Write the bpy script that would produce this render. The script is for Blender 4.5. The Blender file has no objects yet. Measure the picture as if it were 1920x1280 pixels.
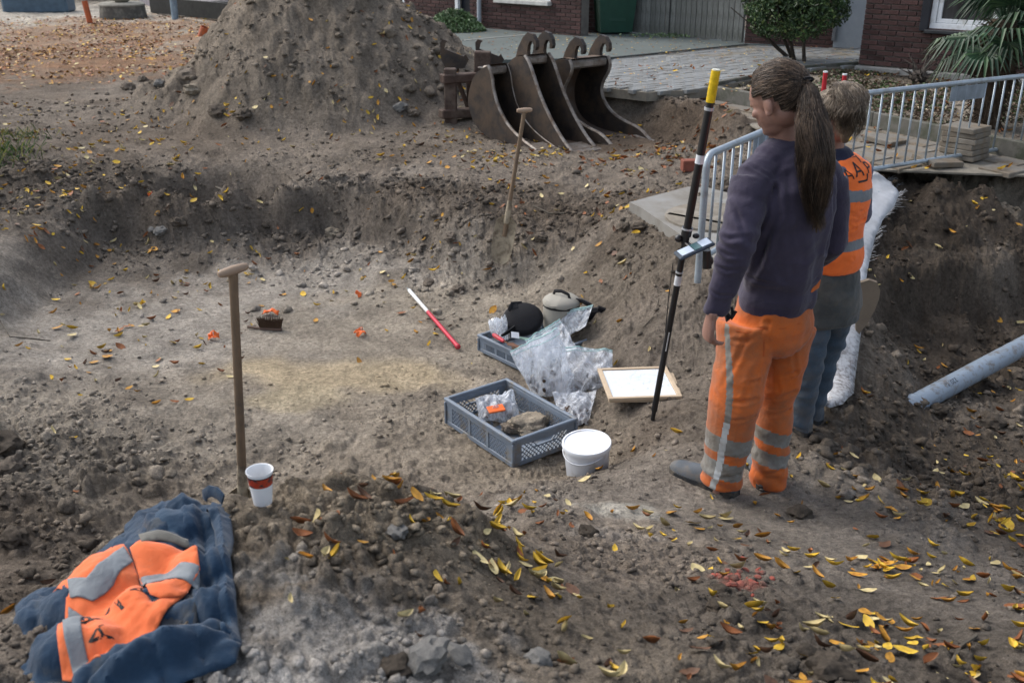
import bpy, bmesh, math, random
import numpy as np
from mathutils import Vector, Matrix, noise as mnoise
from mathutils.bvhtree import BVHTree
from mathutils.geometry import delaunay_2d_cdt
random.seed(7); np.random.seed(7)
D = bpy.data; SC = bpy.context.scene; COL = SC.collection
PI = math.pi; R = math.radians

# ---------------------------------------------------------------- camera, light
CAMZ = 2.36; PITCH = R(22.7); FPX = 1867.0
cam = D.cameras.new('camera'); camo = D.objects.new('camera', cam); COL.objects.link(camo)
camo.location = (0, 0, CAMZ); camo.rotation_euler = (R(90) - PITCH, 0, 0)
cam.sensor_width = 36; cam.lens = 35; cam.clip_start = .05; cam.clip_end = 400
cam.dof.use_dof = True; cam.dof.focus_distance = 5.1; cam.dof.aperture_fstop = 4.6
SC.camera = camo
w = D.worlds.new("World"); SC.world = w; w.use_nodes = True
nt = w.node_tree
sky = nt.nodes.new('ShaderNodeTexSky'); sky.sky_type = 'NISHITA'; sky.sun_disc = False
SUN_EL, SUN_AZ = R(46), R(-58)      # azimuth measured from +Y towards +X
sky.sun_elevation = SUN_EL; sky.sun_rotation = SUN_AZ; sky.air_density = 1.0; sky.dust_density = 3.0; sky.ozone_density = 1.0
sat = nt.nodes.new('ShaderNodeHueSaturation'); sat.inputs['Saturation'].default_value = .58
nt.links.new(sky.outputs[0], sat.inputs['Color']); nt.links.new(sat.outputs[0], nt.nodes['Background'].inputs[0])
nt.nodes['Background'].inputs[1].default_value = .14
sun = D.lights.new('sun', 'SUN'); sun.energy = .95; sun.angle = R(50); sun.color = (1, .97, .93)
suno = D.objects.new('sun', sun); COL.objects.link(suno)
_sd = Vector((math.sin(SUN_AZ) * math.cos(SUN_EL), math.cos(SUN_AZ) * math.cos(SUN_EL), math.sin(SUN_EL)))
suno.rotation_euler = _sd.to_track_quat('Z', 'Y').to_euler()
SC.view_settings.view_transform = 'Standard'; SC.view_settings.look = 'None'
SC.view_settings.exposure = 1.0; SC.view_settings.gamma = 1; SC.view_settings.use_curve_mapping = False

# ---------------------------------------------------------------- pixel <-> world helpers (photo pixels, 1920x1280)
_c, _s = math.cos(PITCH), math.sin(PITCH)
def ray(px, py):
    u = (px - 960) / FPX; v = (640 - py) / FPX
    return Vector((u, _c + v * _s, -_s + v * _c))
def PZ(px, py, z):
    d = ray(px, py); t = (z - CAMZ) / d.z
    return Vector((d.x * t, d.y * t, z))
def PY(px, py, Y):
    d = ray(px, py); t = Y / d.y
    return Vector((d.x * t, Y, CAMZ + d.z * t))

# ---------------------------------------------------------------- numpy noise
def _h(ix, iy, s):
    n = (ix.astype(np.int64) * 374761393 + iy.astype(np.int64) * 668265263 + s * 1442695041) & 0xffffffff
    n = ((n ^ (n >> 13)) * 1274126177) & 0xffffffff
    n = (n ^ (n >> 16)) & 0xffffffff
    return n.astype(np.float64) / 4294967295.0
def vnoise(x, y, s=0):
    ix = np.floor(x); iy = np.floor(y); fx = x - ix; fy = y - iy
    fx = fx * fx * fx * (fx * (fx * 6 - 15) + 10); fy = fy * fy * fy * (fy * (fy * 6 - 15) + 10)
    a = _h(ix, iy, s); b = _h(ix + 1, iy, s); c = _h(ix, iy + 1, s); d = _h(ix + 1, iy + 1, s)
    return (a + (b - a) * fx + (c - a) * fy + (a - b - c + d) * fx * fy) * 2 - 1
def fbm(x, y, oct=4, s=0, gain=.5):
    r = 0; a = 1; t = 0
    for k in range(oct):
        r = r + a * vnoise(x * 2.03 ** k + 17.3 * k, y * 2.03 ** k - 9.1 * k, s + k); t += a; a *= gain
    return r / t
def ridged(x, y, oct=3, s=0):
    r = 0; a = 1; t = 0
    for k in range(oct):
        r = r + a * (1 - np.abs(vnoise(x * 2.1 ** k + 5.7 * k, y * 2.1 ** k + 3.3 * k, s + k)) * 2); t += a; a *= .55
    return r / t
def clods(x, y, cell, s, keep=.6):
    gx = x / cell; gy = y / cell; ix = np.floor(gx); iy = np.floor(gy); out = np.zeros_like(gx)
    for dx in (-1, 0, 1):
        for dy in (-1, 0, 1):
            jx = ix + dx; jy = iy + dy
            cx = jx + .15 + .7 * _h(jx, jy, s); cy = jy + .15 + .7 * _h(jx, jy, s + 1)
            rr = .22 + .42 * _h(jx, jy, s + 2); on = _h(jx, jy, s + 3) < keep
            an = _h(jx, jy, s + 4) * PI; ax = gx - cx; ay = gy - cy
            q = ((ax * np.cos(an) + ay * np.sin(an)) ** 2 + 1.8 * (ay * np.cos(an) - ax * np.sin(an)) ** 2) / rr ** 2
            hh = np.sqrt(np.clip(1 - q, 0, 1)) * rr * on
            out = np.maximum(out, hh)
    return out * cell

# ---------------------------------------------------------------- the ground, as levels read from the place
CP = []
def c(px, py, z, r=None): p = PZ(px, py, z); CP.append((p.x, p.y, z))
def cw(x, y, z): CP.append((x, y, z))
# near bank
for px, z in ((-300, .62), (0, .74), (300, .8), (600, .84), (900, .76), (1200, .68), (1500, .62), (1900, .5), (2300, .42)): c(px, 1280, z)
for px, z in ((-900, .6), (0, .78), (600, .88), (1200, .75), (1900, .6), (2900, .45)): c(px, 1750, z)
for x, z in ((-3, .6), (-1, .8), (0, .9), (1, .75), (3, .5)): cw(x, 0, z); cw(x, -3, z)
for p in ((60, 1150, .60), (200, 1010, .64), (330, 950, .70), (430, 938, .74), (493, 943, .77), (560, 903, .79), (620, 897, .79), (700, 935, .72), (760, 903, .76), (830, 915, .70), (870, 955, .5)): c(*p)
for px, py, z, zz in ((60, 1150, .60, -.1), (200, 1010, .64, -.15), (330, 950, .70, -.2), (430, 938, .74, -.25), (493, 943, .77, -.25), (560, 903, .79, -.25), (620, 897, .79, -.25), (700, 935, .72, -.25), (760, 903, .76, -.25), (830, 915, .70, -.25)):
    q = PZ(px, py, z); cw(q.x * 1.12, q.y + .62, zz); cw(q.x * 1.02, q.y + .10, z - .03)
c(600, 1080, .82); c(900, 1120, .62); c(780, 1010, .74); c(1000, 1050, .45)
# bank the people stand on
for p in ((900, 975, .12), (1000, 935, .06), (1100, 925, .0), (1180, 893, .0), (1250, 850, -.03), (1100, 980, .2), (1250, 960, .06), (1340, 930, 0), (1430, 920, 0), (1500, 805, 0), (1300, 1050, .22),
          (1500, 1000, .1), (1600, 1100, .27), (1450, 1150, .4), (1250, 1180, .5), (1750, 1180, .34), (1380, 780, -.02), (1560, 860, -.02), (1700, 1000, .08), (1000, 1100, .5)): c(*p)
# pit floor
for p in ((60, 920, -.14), (200, 880, -.24), (330, 870, -.28), (600, 850, -.3), (800, 880, -.28), (900, 920, -.27), (1000, 900, -.31), (1080, 885, -.33), (1120, 885, -.33), (1160, 862, -.26), (970, 860, -.32), (900, 810, -.32), (1060, 800, -.32), (1050, 872, -.34), (1100, 893, -.34),  (1200, 800, -.14), (1230, 785, -.12),
          (100, 760, -.26), (100, 620, -.28), (300, 700, -.3), (300, 560, -.32), (500, 560, -.33), (700, 560, -.33), (600, 700, -.31), (800, 700, -.31), (850, 620, -.31), (960, 780, -.31), (1000, 680, -.3),
          (1150, 720, -.22), (1250, 720, -.14), (960, 600, -.3), (1100, 620, -.24), (500, 470, -.33), (380, 450, -.33), (640, 500, -.33), (760, 580, -.32), (850, 575, -.29), (230, 520, -.3), (30, 680, -.2), (1280, 850, -.01), (1300, 760, -.06)): c(*p)
# foot and top of the pit's far and left sides
for px, py in ((330, 432), (420, 425), (520, 430), (600, 455), (660, 480), (720, 500)): c(px, py, -.3)
for p in ((150, 540, -.24), (60, 590, -.18), (0, 620, -.14), (-200, 700, -.1), (230, 470, -.27)): c(*p)
for p in ((0, 335, .22), (120, 350, .2), (240, 365, .14), (330, 375, .1), (430, 362, .12), (540, 355, .14), (640, 345, .16), (720, 372, .1), (800, 372, .1), (880, 352, .15), (-200, 350, .26),
          (60, 450, .02), (150, 450, -.05), (0, 520, -.02)): c(*p)
# right side slope up to the slab
for p in ((800, 480, -.14), (800, 530, -.27), (900, 520, -.2), (940, 480, -.06), (900, 420, .06), (960, 380, .16), (1050, 380, .16), (1000, 460, 0), (1050, 530, -.14), (1120, 430, .12), (1200, 430, .24), (1130, 500, 0), (1220, 520, .04), (1240, 600, -.04),
          (1300, 520, .2), (1330, 500, .33), (1180, 580, -.1), (1320, 640, -.02), (1160, 385, .28), (1350, 560, .12)): c(*p)
# upper roadbed
for p in ((50, 230, .26), (200, 270, .2), (400, 290, .18), (600, 300, .18), (750, 330, .18), (900, 310, .2), (1050, 310, .2), (1200, 310, .22), (1250, 350, .28), (300, 200, .2), (600, 230, .2), (850, 260, .2), (1000, 240, .22), (1150, 265, .2),
          (100, 150, .2), (400, 150, .2), (0, 110, .22), (250, 110, .2), (-300, 250, .3), (-300, 120, .25), (100, 60, .35), (300, 75, .3), (420, 90, .3), (700, 120, .3), (1300, 300, .32)): c(*p)
for p in ((30, 270, .34), (20, 300, .34), (-60, 280, .4)): c(*p)
# street level beyond and right
for x, y, z in ((-14, 30, .5), (-6, 30, .5), (-2, 24, .5), (3, 24, .55), (10, 24, .6), (20, 30, .6), (-25, 30, .5), (-20, 12, .4), (14, 12, .5), (12, 6, .45), (14, 18, .55), (9, 15, .55), (6, 16, .55), (2, 17, .55)): cw(x, y, z)
for p in ((1700, 300, .42), (1850, 310, .42), (1650, 250, .42), (1500, 260, .42), (1400, 300, .4), (1430, 420, .38), (1350, 400, .33), (1900, 280, .43), (1500, 420, .4), (1400, 240, .42), (1640, 335, .42), (1760, 338, .42), (1900, 330, .43), (2100, 320, .44)): c(*p)
for p in ((1190, 395, .33), (1260, 440, .33), (1320, 482, .34), (1240, 470, .22), (1290, 500, .26)): c(*p)
for p in ((1650, 342, .43), (1750, 346, .42), (1850, 345, .42), (1980, 340, .42), (1700, 385, .2), (1850, 385, .2)): c(*p)
# trench right of the people
for p in ((1700, 430, .02), (1800, 420, .02), (1900, 430, 0), (2100, 420, 0), (1640, 430, .2), (1610, 520, .1), (1600, 620, 0), (1750, 505, .02), (1850, 510, .0), (1700, 560, -.1), (1750, 630, -.34), (1850, 620, -.36), (1950, 600, -.36),
          (1680, 650, -.22), (1800, 720, -.36), (1900, 740, -.38), (1640, 760, -.12), (1690, 790, -.3), (1580, 770, -.02), (1720, 860, -.22), (1830, 860, -.34), (1920, 870, -.36), (1640, 880, -.04), (1850, 980, -.12), (1950, 1050, -.08), (2050, 950, -.3), (1500, 560, .12), (1450, 620, .05)): c(*p)
for p in ((900, 150, .3), (1000, 150, .38), (1060, 140, .5), (800, 122, .6), (900, 121, .62), (1000, 116, .64), (1100, 110, .65), (1300, 120, .62), (1600, 105, .64), (900, 60, .65), (1300, 60, .66)): c(*p)
CPA = np.array(CP)
# merge near-duplicates, then a linear radial-basis surface
_keep = []
for i, p in enumerate(CPA):
    if all((p[0] - CPA[j][0]) ** 2 + (p[1] - CPA[j][1]) ** 2 > .0016 for j in _keep): _keep.append(i)
CPA = CPA[_keep]
EPS2 = .002
def _solve(P, V, lam=.03):
    d = np.sqrt(((P[:, None, :] - P[None]) ** 2).sum(2) + EPS2)
    n = len(P); A = np.zeros((n + 3, n + 3)); A[:n, :n] = -d + lam * np.eye(n)
    A[:n, n] = 1; A[:n, n + 1:] = P; A[n, :n] = 1; A[n + 1:, :n] = P.T
    return np.linalg.solve(A, np.concatenate([V, [0, 0, 0]]))
_W = _solve(CPA[:, :2], CPA[:, 2])
def _rbf(x, y):
    n = len(CPA); out = (_W[n] + _W[n + 1] * x + _W[n + 2] * y).astype(np.float32); x = x.astype(np.float32); y = y.astype(np.float32)
    for i in range(n): out -= np.float32(_W[i]) * np.sqrt((x - np.float32(CPA[i, 0])) ** 2 + (y - np.float32(CPA[i, 1])) ** 2 + np.float32(EPS2))
    return out
# sampled once on fine and coarse grids, softened a little, then looked up
def _grid(x0, x1, y0, y1, st, blur):
    gx = np.arange(x0, x1 + st, st); gy = np.arange(y0, y1 + st, st); X, Y = np.meshgrid(gx, gy); Z = _rbf(X, Y)
    for _ in range(blur):
        Zp = np.pad(Z, 1, 'edge'); Z = (Zp[:-2, 1:-1] + Zp[2:, 1:-1] + Zp[1:-1, :-2] + Zp[1:-1, 2:] + 2 * Z) / 6
    return (x0, y0, st, Z)
_GA = _grid(-4.5, 4.5, 1.0, 11.5, .025, 22); _GB = _grid(-40, 40, -6, 44, .2, 1)
def _look(G, x, y):
    x0, y0, st, Z = G; u = np.clip((x - x0) / st, 0, Z.shape[1] - 1.001); v = np.clip((y - y0) / st, 0, Z.shape[0] - 1.001)
    i = u.astype(int); j = v.astype(int); fu = u - i; fv = v - j
    return (Z[j, i] * (1 - fu) + Z[j, i + 1] * fu) * (1 - fv) + (Z[j + 1, i] * (1 - fu) + Z[j + 1, i + 1] * fu) * fv
def rbf(x, y):
    m = np.minimum(np.minimum(x + 4.4, 4.4 - x), np.minimum(y - 1.1, 11.4 - y)); w_ = np.clip(m / .5, 0, 1)
    return _look(_GA, x, y) * w_ + _look(_GB, x, y) * (1 - w_)
def sstep(a, b, x):
    t = np.clip((x - a) / (b - a), 0, 1); return t * t * (3 - 2 * t)
def seg(x, y, a, b):
    dx, dy = b[0] - a[0], b[1] - a[1]; t = np.clip(((x - a[0]) * dx + (y - a[1]) * dy) / (dx * dx + dy * dy), 0, 1)
    return np.hypot(x - a[0] - t * dx, y - a[1] - t * dy)
def poly_in(x, y, P):
    ins = np.zeros(x.shape, bool); n = len(P)
    for i in range(n):
        x0, y0 = P[i][0], P[i][1]; x1, y1 = P[(i + 1) % n][0], P[(i + 1) % n][1]
        cnd = (y0 > y) != (y1 > y); xx = (x1 - x0) * (y - y0) / ((y1 - y0) + 1e-12) + x0
        ins ^= cnd & (x < xx)
    return ins
# spoil heap
HX, HY = -2.68, 13.2
def heap(x, y):
    ax, ay = x - HX, y - HY
    an = np.arctan2(ay, ax)
    rr = np.hypot(ax / (1.0 + .12 * np.cos(an)), ay / 1.15) * (1 + .08 * vnoise(an * 1.3 + 4, ay * 0, 31))
    h = 1.98 - .96 * rr + .14 * fbm(x * 1.1, y * 1.1, 3, 61)
    a2 = np.hypot((x + 3.9) / 1.3, (y - 12.5) / .8); h2 = .62 - .6 * a2 + .15 * fbm(x * 2, y * 2, 2, 65)
    h = np.maximum(h, h2)
    k = .12; return np.where(h > k, h, np.where(h < -k, 0, (h + k) ** 2 / (4 * k)))
# street edge (top of the cut beside the buckets) : the paving lies beyond it
EDGE = [PZ(700, 110, .6), PZ(860, 130, .6), PZ(1110, 160, .6), PZ(1210, 172, .58), PZ(1320, 195, .55), PZ(1400, 222, .5)]
def edge_cut(x, y):
    # ground rises to the street beyond the cut; a trench runs in front of it
    d = 9e9 * np.ones_like(x); sg = np.zeros_like(x)
    for a, b in zip(EDGE[2:-1], EDGE[3:]):
        dd = seg(x, y, a, b); cr = (b.x - a.x) * (y - a.y) - (b.y - a.y) * (x - a.x)
        sg = np.where(dd < d, np.sign(cr), sg); d = np.minimum(d, dd)
    return d * sg
SLABP = [PZ(a, b, .42) for a, b in ((1180, 379), (1290, 350), (1330, 352), (1480, 392), (1480, 520), (1345, 487), (1203, 390))]
def Hbase(x, y):
    x = np.asarray(x, float); y = np.asarray(y, float)
    z = rbf(x, y)
    e = edge_cut(x, y) + .09 * fbm(x * 2.6, y * 2.6, 4, 5)
    near = sstep(2.4, 1.5, np.hypot(x - 1.8, y - 11.4))
    low = -.13 * np.exp(-((e + .5) / .22) ** 2)
    z = z + near * low
    z = np.where(near > 0, z * (1 - near * sstep(-.36, -.06, e)) + near * sstep(-.36, -.06, e) * .54, z)
    # steeper cut faces round the pit and in the trench
    t_ = np.clip((z + .30 + .05 * fbm(x * 2.4, y * 2.4, 3, 131)) / .46, 0, 1); m_ = sstep(.9, -.1, x) * sstep(5.6, 6.6, y) * sstep(10.6, 9.9, y) * (z < .16) * (z > -.30)
    z = z + m_ * .46 * .75 * (sstep(.28, .72, t_) - t_)
    t_ = np.clip((z + .38 + .06 * fbm(x * 2.1, y * 2.1, 3, 135)) / .5, 0, 1); m_ = sstep(1.9, 2.3, x) * sstep(4.6, 5.2, y) * sstep(8.2, 7.7, y) * (z < .12) * (z > -.38)
    z = z + m_ * .5 * .6 * (sstep(.25, .7, t_) - t_)
    sl = 9.0 * np.ones_like(z)
    for a, b in zip(SLABP, SLABP[1:] + SLABP[:1]): sl = np.minimum(sl, seg(x, y, a, b))
    z = np.maximum(z, .335 - .75 * np.maximum(sl - .03, 0))
    z = z + heap(x, y)
    return z
def rough(x, y):
    # how broken the ground is: 0 scraped floor .. 1 loose bank
    r = .55 * np.ones_like(x)
    def blob(px, py, z, rad, v, sx=1.0):
        nonlocal r
        p = PZ(px, py, z); q = np.exp(-((((x - p.x) / sx) ** 2 + (y - p.y) ** 2) / rad ** 2)); r = r * (1 - q) + v * q
    blob(400, 520, -.3, 1.7, .06, 1.6); blob(750, 620, -.3, .8, .1, 1.5); blob(300, 620, -.3, 1.0, .1, 1.8); blob(550, 740, -.3, .5, .22, 1.6)
    blob(100, 830, -.2, .55, .8); blob(150, 960, -.2, .5, .9); blob(620, 250, .2, 1.3, .3, 2.5); blob(1000, 330, .2, .5, .25, 2); blob(1350, 950, 0, .7, .22); blob(1600, 1000, .1, .6, .2)
    blob(1750, 1150, .3, .5, .3); blob(650, 950, .75, .5, .85); blob(780, 1000, .7, .45, .95); blob(1750, 900, -.2, .55, 1.0); blob(700, 420, -.1, .8, 1.0); blob(950, 430, 0, .9, .9); blob(100, 400, 0, 1.0, 1.1); blob(300, 390, 0, .6, 1.1, 3)
    blob(1750, 400, .1, 1.1, 1.15, 1.5); blob(1800, 600, -.3, .9, .9); blob(100, 120, .2, 4.0, .12, 1.2); blob(250, 100, .2, 3.0, .12)
    blob(1150, 600, -.2, .5, .6); blob(1200, 560, 0, .4, .7); blob(900, 850, -.3, .3, .3); blob(1050, 1150, .6, .5, .38); blob(1450, 1230, .5, .6, .38); blob(1200, 1080, .4, .4, .4)
    hp = sstep(.05, .4, heap(x, y)); r = r * (1 - hp) + 1.05 * hp
    return r
def Hfine(x, y):
    r = rough(x, y); dist = np.hypot(x, y)
    lod = lambda c0: sstep(c0 * 420, c0 * 180, dist)      # skip detail far smaller than the mesh there
    wx = x + .05 * vnoise(x * 3, y * 3, 90); wy = y + .05 * vnoise(x * 3, y * 3, 91)
    z = r * (.08 * fbm(wx * 1.7, wy * 1.7, 3, 1) + .045 * ridged(wx * 3.1, wy * 3.1, 3, 8) * 1.0)
    z = z + (.005 + .026 * r) * fbm(wx * 9, wy * 9, 5, 20, .66) + .004 * lod(.05) * ridged(x * 22, y * 30, 2, 24)
    m1 = sstep(-.25, .35, vnoise(x * 1.3, y * 1.3, 40) + (r - .5) * 1.4); m2 = sstep(-.35, .4, vnoise(x * 2.3, y * 2.3, 41) + (r - .35) * 1.3)
    z = z + clods(wx, wy, .21, 50, .35) * .5 * m1 * r
    z = z + clods(wx + .3, wy, .10, 55, .5) * .6 * np.maximum(m1, .2) * np.clip(r * 1.1, 0, 1)
    z = z + clods(wx, wy + .7, .05, 60, .55) * .95 * m2 * np.clip(r * 1.2, .05, 1) * lod(.05)
    z = z + clods(wx + 2, wy, .026, 64, .5) * .9 * m2 * np.clip(r * 1.2, .15, 1) * lod(.03)
    ck = np.abs(vnoise(wx * 7, wy * 7, 95)); z = z - .012 * r * np.exp(-(ck / .07) ** 2) * sstep(-.2, .3, vnoise(x * 2, y * 2, 96))
    # scrape and track marks on the floor
    z = z + (1 - r) * .005 * ridged(x * 2.2 + y * 3, y * 17 - x * 3, 2, 70)
    return z
def H(x, y):
    x = np.asarray(x, float); y = np.asarray(y, float)
    z = Hbase(x, y) + Hfine(x, y)
    for P_, zp in PAVED:
        z = np.where(poly_in(x, y, P_), np.minimum(z, zp - .012), z)
    for P_, zp in LEVEL:
        z = np.where(poly_in(x, y, P_), zp + .25 * Hfine(x, y), z)
    return z
DRIVE_PX = [(560, 120), (1140, 108), (1395, 83), (1560, 86), (1616, 84), (1560, 60), (1395, 56), (1183, 42), (1088, 50), (900, 34), (700, 20), (560, 14)]
PAVER_PX = [(1112, 160), (1140, 108), (1395, 83), (1560, 86), (1640, 92), (1612, 121), (1500, 129), (1320, 165), (1212, 171)]
PATH_PX = [(1222, 178), (1320, 169), (1500, 198), (1640, 219), (1850, 263), (2050, 305), (2050, 330), (1640, 314), (1500, 292), (1440, 250), (1380, 215)]
BED_PX = [(1320, 165), (1500, 129), (1612, 121), (1822, 138), (2150, 160), (2150, 325), (1850, 262), (1640, 218), (1500, 197)]
DRIVE_P = [PZ(a, b, .66) for a, b in DRIVE_PX]; PAVER_P = [PZ(a, b, .64) for a, b in PAVER_PX]; PATH_P = [PZ(a, b, .5) for a, b in PATH_PX]; BED_P = [PZ(a, b, .58) for a, b in BED_PX]
PAVED = [(DRIVE_P, .66), (PAVER_P, .64), (PATH_P, .5)]; LEVEL = [(BED_P, .57)]
def h1(x, y): return float(H(np.array([x]), np.array([y]))[0])
def hb1(x, y): return float(Hbase(np.array([x]), np.array([y]))[0])
_T = np.concatenate([np.linspace(1.2, 8, 500), np.linspace(8, 40, 900)[1:]])
def hit(px, py, fine=True, lift=0.0):
    d = ray(px, py); X = d.x * _T; Y = d.y * _T; Z = CAMZ + d.z * _T
    hh = (H(X, Y) if fine else Hbase(X, Y)) + lift
    k = np.argmax(Z < hh)
    if k == 0: return PZ(px, py, .2)
    a = (Z - hh)[k - 1]; b = (hh - Z)[k]; t = _T[k - 1] + (_T[k] - _T[k - 1]) * a / (a + b + 1e-9)
    return Vector((d.x * t, d.y * t, CAMZ + d.z * t))
def nrm(x, y, e=.05):
    a = Hbase(np.array([x - e, x + e, x, x]), np.array([y, y, y - e, y + e]))
    return Vector((a[0] - a[1], a[2] - a[3], 2 * e)).normalized()

# ---------------------------------------------------------------- object helpers
def tag(o, label=None, cat=None, group=None, kind=None):
    if label: o['label'] = label
    if cat: o['category'] = cat
    if group: o['group'] = group
    if kind: o['kind'] = kind
    return o
def link(name, me, mat=None, parent=None, smooth=False):
    o = D.objects.new(name, me); COL.objects.link(o)
    if mat is not None and not me.materials:
        for m in (mat if isinstance(mat, (list, tuple)) else [mat]): me.materials.append(m)
    if parent: o.parent = parent
    if smooth:
        me.polygons.foreach_set('use_smooth', [True] * len(me.polygons))
        if len(me.polygons) < 20000: me.set_sharp_from_angle(angle=R(42))
    return o
def mk(name, V, F, mat=None, parent=None, smooth=False, mi=None):
    me = D.meshes.new(name); me.from_pydata([tuple(v) for v in V], [], [tuple(f) for f in F]); 
    if mi is not None: me.polygons.foreach_set('material_index', mi)
    o = link(name, me, mat, parent, smooth); me.update(); return o
def empty(name, loc=(0, 0, 0), rz=0, label=None, cat=None, group=None):
    o = D.objects.new(name, None); COL.objects.link(o); o.location = loc; o.rotation_euler = (0, 0, rz); o.empty_display_size = .1
    return tag(o, label, cat, group)
class MB:
    """collects simple solids into one mesh"""
    def __init__(s): s.V = []; s.F = []; s.M = []
    def add(s, V, F, m=0):
        n = len(s.V); s.V += [Vector(v) for v in V]; s.F += [tuple(i + n for i in f) for f in F]; s.M += [m] * len(F); return s
    def box(s, c0, sz, mat3=None, m=0, bev=0.0):
        x, y, z = (q / 2 for q in sz); b = min(bev, x * .9, y * .9, z * .9)
        if b <= 0:
            V = [(i * x, j * y, k * z) for i in (-1, 1) for j in (-1, 1) for k in (-1, 1)]
            F = [(0, 1, 3, 2), (4, 6, 7, 5), (0, 4, 5, 1), (2, 3, 7, 6), (0, 2, 6, 4), (1, 5, 7, 3)]
        else:
            V = []; idx = {}
            for i in (-1, 1):
                for j in (-1, 1):
                    for k in (-1, 1):
                        for a in range(3):
                            p = [i * (x - b), j * (y - b), k * (z - b)]; p[a] += (i, j, k)[a] * b
                            idx[(i, j, k, a)] = len(V); V.append(tuple(p))
            F = []
            for a in range(3):
                o1, o2 = [q for q in range(3) if q != a]
                for sgn in (-1, 1):
                    q = []
                    for u, v in ((-1, -1), (1, -1), (1, 1), (-1, 1)):
                        t = [0, 0, 0]; t[a] = sgn; t[o1] = u; t[o2] = v; q.append(idx[(t[0], t[1], t[2], a)])
                    F.append(tuple(q))
            for a in range(3):
                b1, b2 = [q for q in range(3) if q != a]
                for u in (-1, 1):
                    for v in (-1, 1):
                        q = []
                        for e, ax in ((-1, b1), (-1, b2), (1, b2), (1, b1)):
                            t = [0, 0, 0]; t[a] = e; t[b1] = u; t[b2] = v; q.append(idx[(t[0], t[1], t[2], ax)])
                        F.append(tuple(q))
            for i in (-1, 1):
                for j in (-1, 1):
                    for k in (-1, 1): F.append(tuple(idx[(i, j, k, a)] for a in range(3)))
        M = mat3 or Matrix.Identity(3); c0 = Vector(c0)
        return s.add([M @ Vector(v) + c0 for v in V], F, m)
    def bar(s, a, b, wd, ht, m=0, up=(0, 0, 1), bev=0.0):
        a = Vector(a); b = Vector(b); d = b - a; L = d.length; d.normalize(); u = Vector(up)
        r = d.cross(u); r = r.normalized() if r.length > 1e-5 else Vector((1, 0, 0)); u = r.cross(d)
        M = Matrix((r, d, u)).transposed(); return s.box((a + b) / 2, (wd, L, ht), M, m, bev)
    def tube(s, pts, rad, n=8, m=0, cap=True, ecc=None, up=None):
        pts = [Vector(p) for p in pts]; k = len(pts); rad = rad if isinstance(rad, (list, tuple)) else [rad] * k
        V = []; F = []; prev = Vector(up) if up else None
        for i, p in enumerate(pts):
            t = (pts[min(i + 1, k - 1)] - pts[max(i - 1, 0)]).normalized()
            if prev is None: prev = t.orthogonal()
            u = (prev - t * prev.dot(t)); u = u.normalized() if u.length > 1e-6 else t.orthogonal().normalized(); prev = u; v = t.cross(u)
            ru, rv = (rad[i] if isinstance(rad[i], (tuple, list)) else (rad[i], rad[i] * (ecc or 1)))
            for j in range(n):
                a = 2 * PI * j / n; V.append(p + u * math.cos(a) * ru + v * math.sin(a) * rv)
        for i in range(k - 1):
            for j in range(n): F.append((i * n + j, i * n + (j + 1) % n, (i + 1) * n + (j + 1) % n, (i + 1) * n + j))
        if cap: F += [tuple(range(n))[::-1], tuple((k - 1) * n + j for j in range(n))]
        return s.add(V, F, m)
    def ell(s, c0, r3, n=14, k=9, mat3=None, m=0):
        M = mat3 or Matrix.Identity(3); c0 = Vector(c0); V = [c0 + M @ Vector((0, 0, -r3[2]))]; F = []
        for i in range(1, k):
            a = -PI / 2 + PI * i / k
            for j in range(n):
                b = 2 * PI * j / n; V.append(c0 + M @ Vector((r3[0] * math.cos(a) * math.cos(b), r3[1] * math.cos(a) * math.sin(b), r3[2] * math.sin(a))))
        V.append(c0 + M @ Vector((0, 0, r3[2])))
        for j in range(n): F.append((0, 1 + (j + 1) % n, 1 + j)); F.append((len(V) - 1, 1 + (k - 2) * n + j, 1 + (k - 2) * n + (j + 1) % n))
        for i in range(k - 2):
            for j in range(n): F.append((1 + i * n + j, 1 + i * n + (j + 1) % n, 1 + (i + 1) * n + (j + 1) % n, 1 + (i + 1) * n + j))
        return s.add(V, F, m)
    def lathe(s, prof, n=24, c0=(0, 0, 0), mat3=None, m=0):
        M = mat3 or Matrix.Identity(3); c0 = Vector(c0); V = []; F = []
        for r_, z_ in prof:
            for j in range(n):
                a = 2 * PI * j / n; V.append(c0 + M @ Vector((r_ * math.cos(a), r_ * math.sin(a), z_)))
        for i in range(len(prof) - 1):
            for j in range(n): F.append((i * n + j, i * n + (j + 1) % n, (i + 1) * n + (j + 1) % n, (i + 1) * n + j))
        return s.add(V, F, m)
    def prism(s, poly, o, u, v, w_, m=0):
        """polygon (a,b) in plane u,v at o, extruded by vector w_"""
        o, u, v, w_ = Vector(o), Vector(u), Vector(v), Vector(w_); n = len(poly)
        V = [o + u * a + v * b for a, b in poly]; V += [p + w_ for p in V]
        F = [tuple(range(n))[::-1], tuple(range(n, 2 * n))] + [(i, (i + 1) % n, n + (i + 1) % n, n + i) for i in range(n)]
        return s.add(V, F, m)
    def build(s, name, mat, parent=None, smooth=False):
        return mk(name, s.V, s.F, mat, parent, smooth, s.M if isinstance(mat, (list, tuple)) else None)
def grid_faces(nu, nv, wrap=False):
    F = []
    for i in range(nu - 1):
        for j in range(nv if wrap else nv - 1): F.append((i * nv + j, i * nv + (j + 1) % nv, (i + 1) * nv + (j + 1) % nv, (i + 1) * nv + j))
    return F
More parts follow.
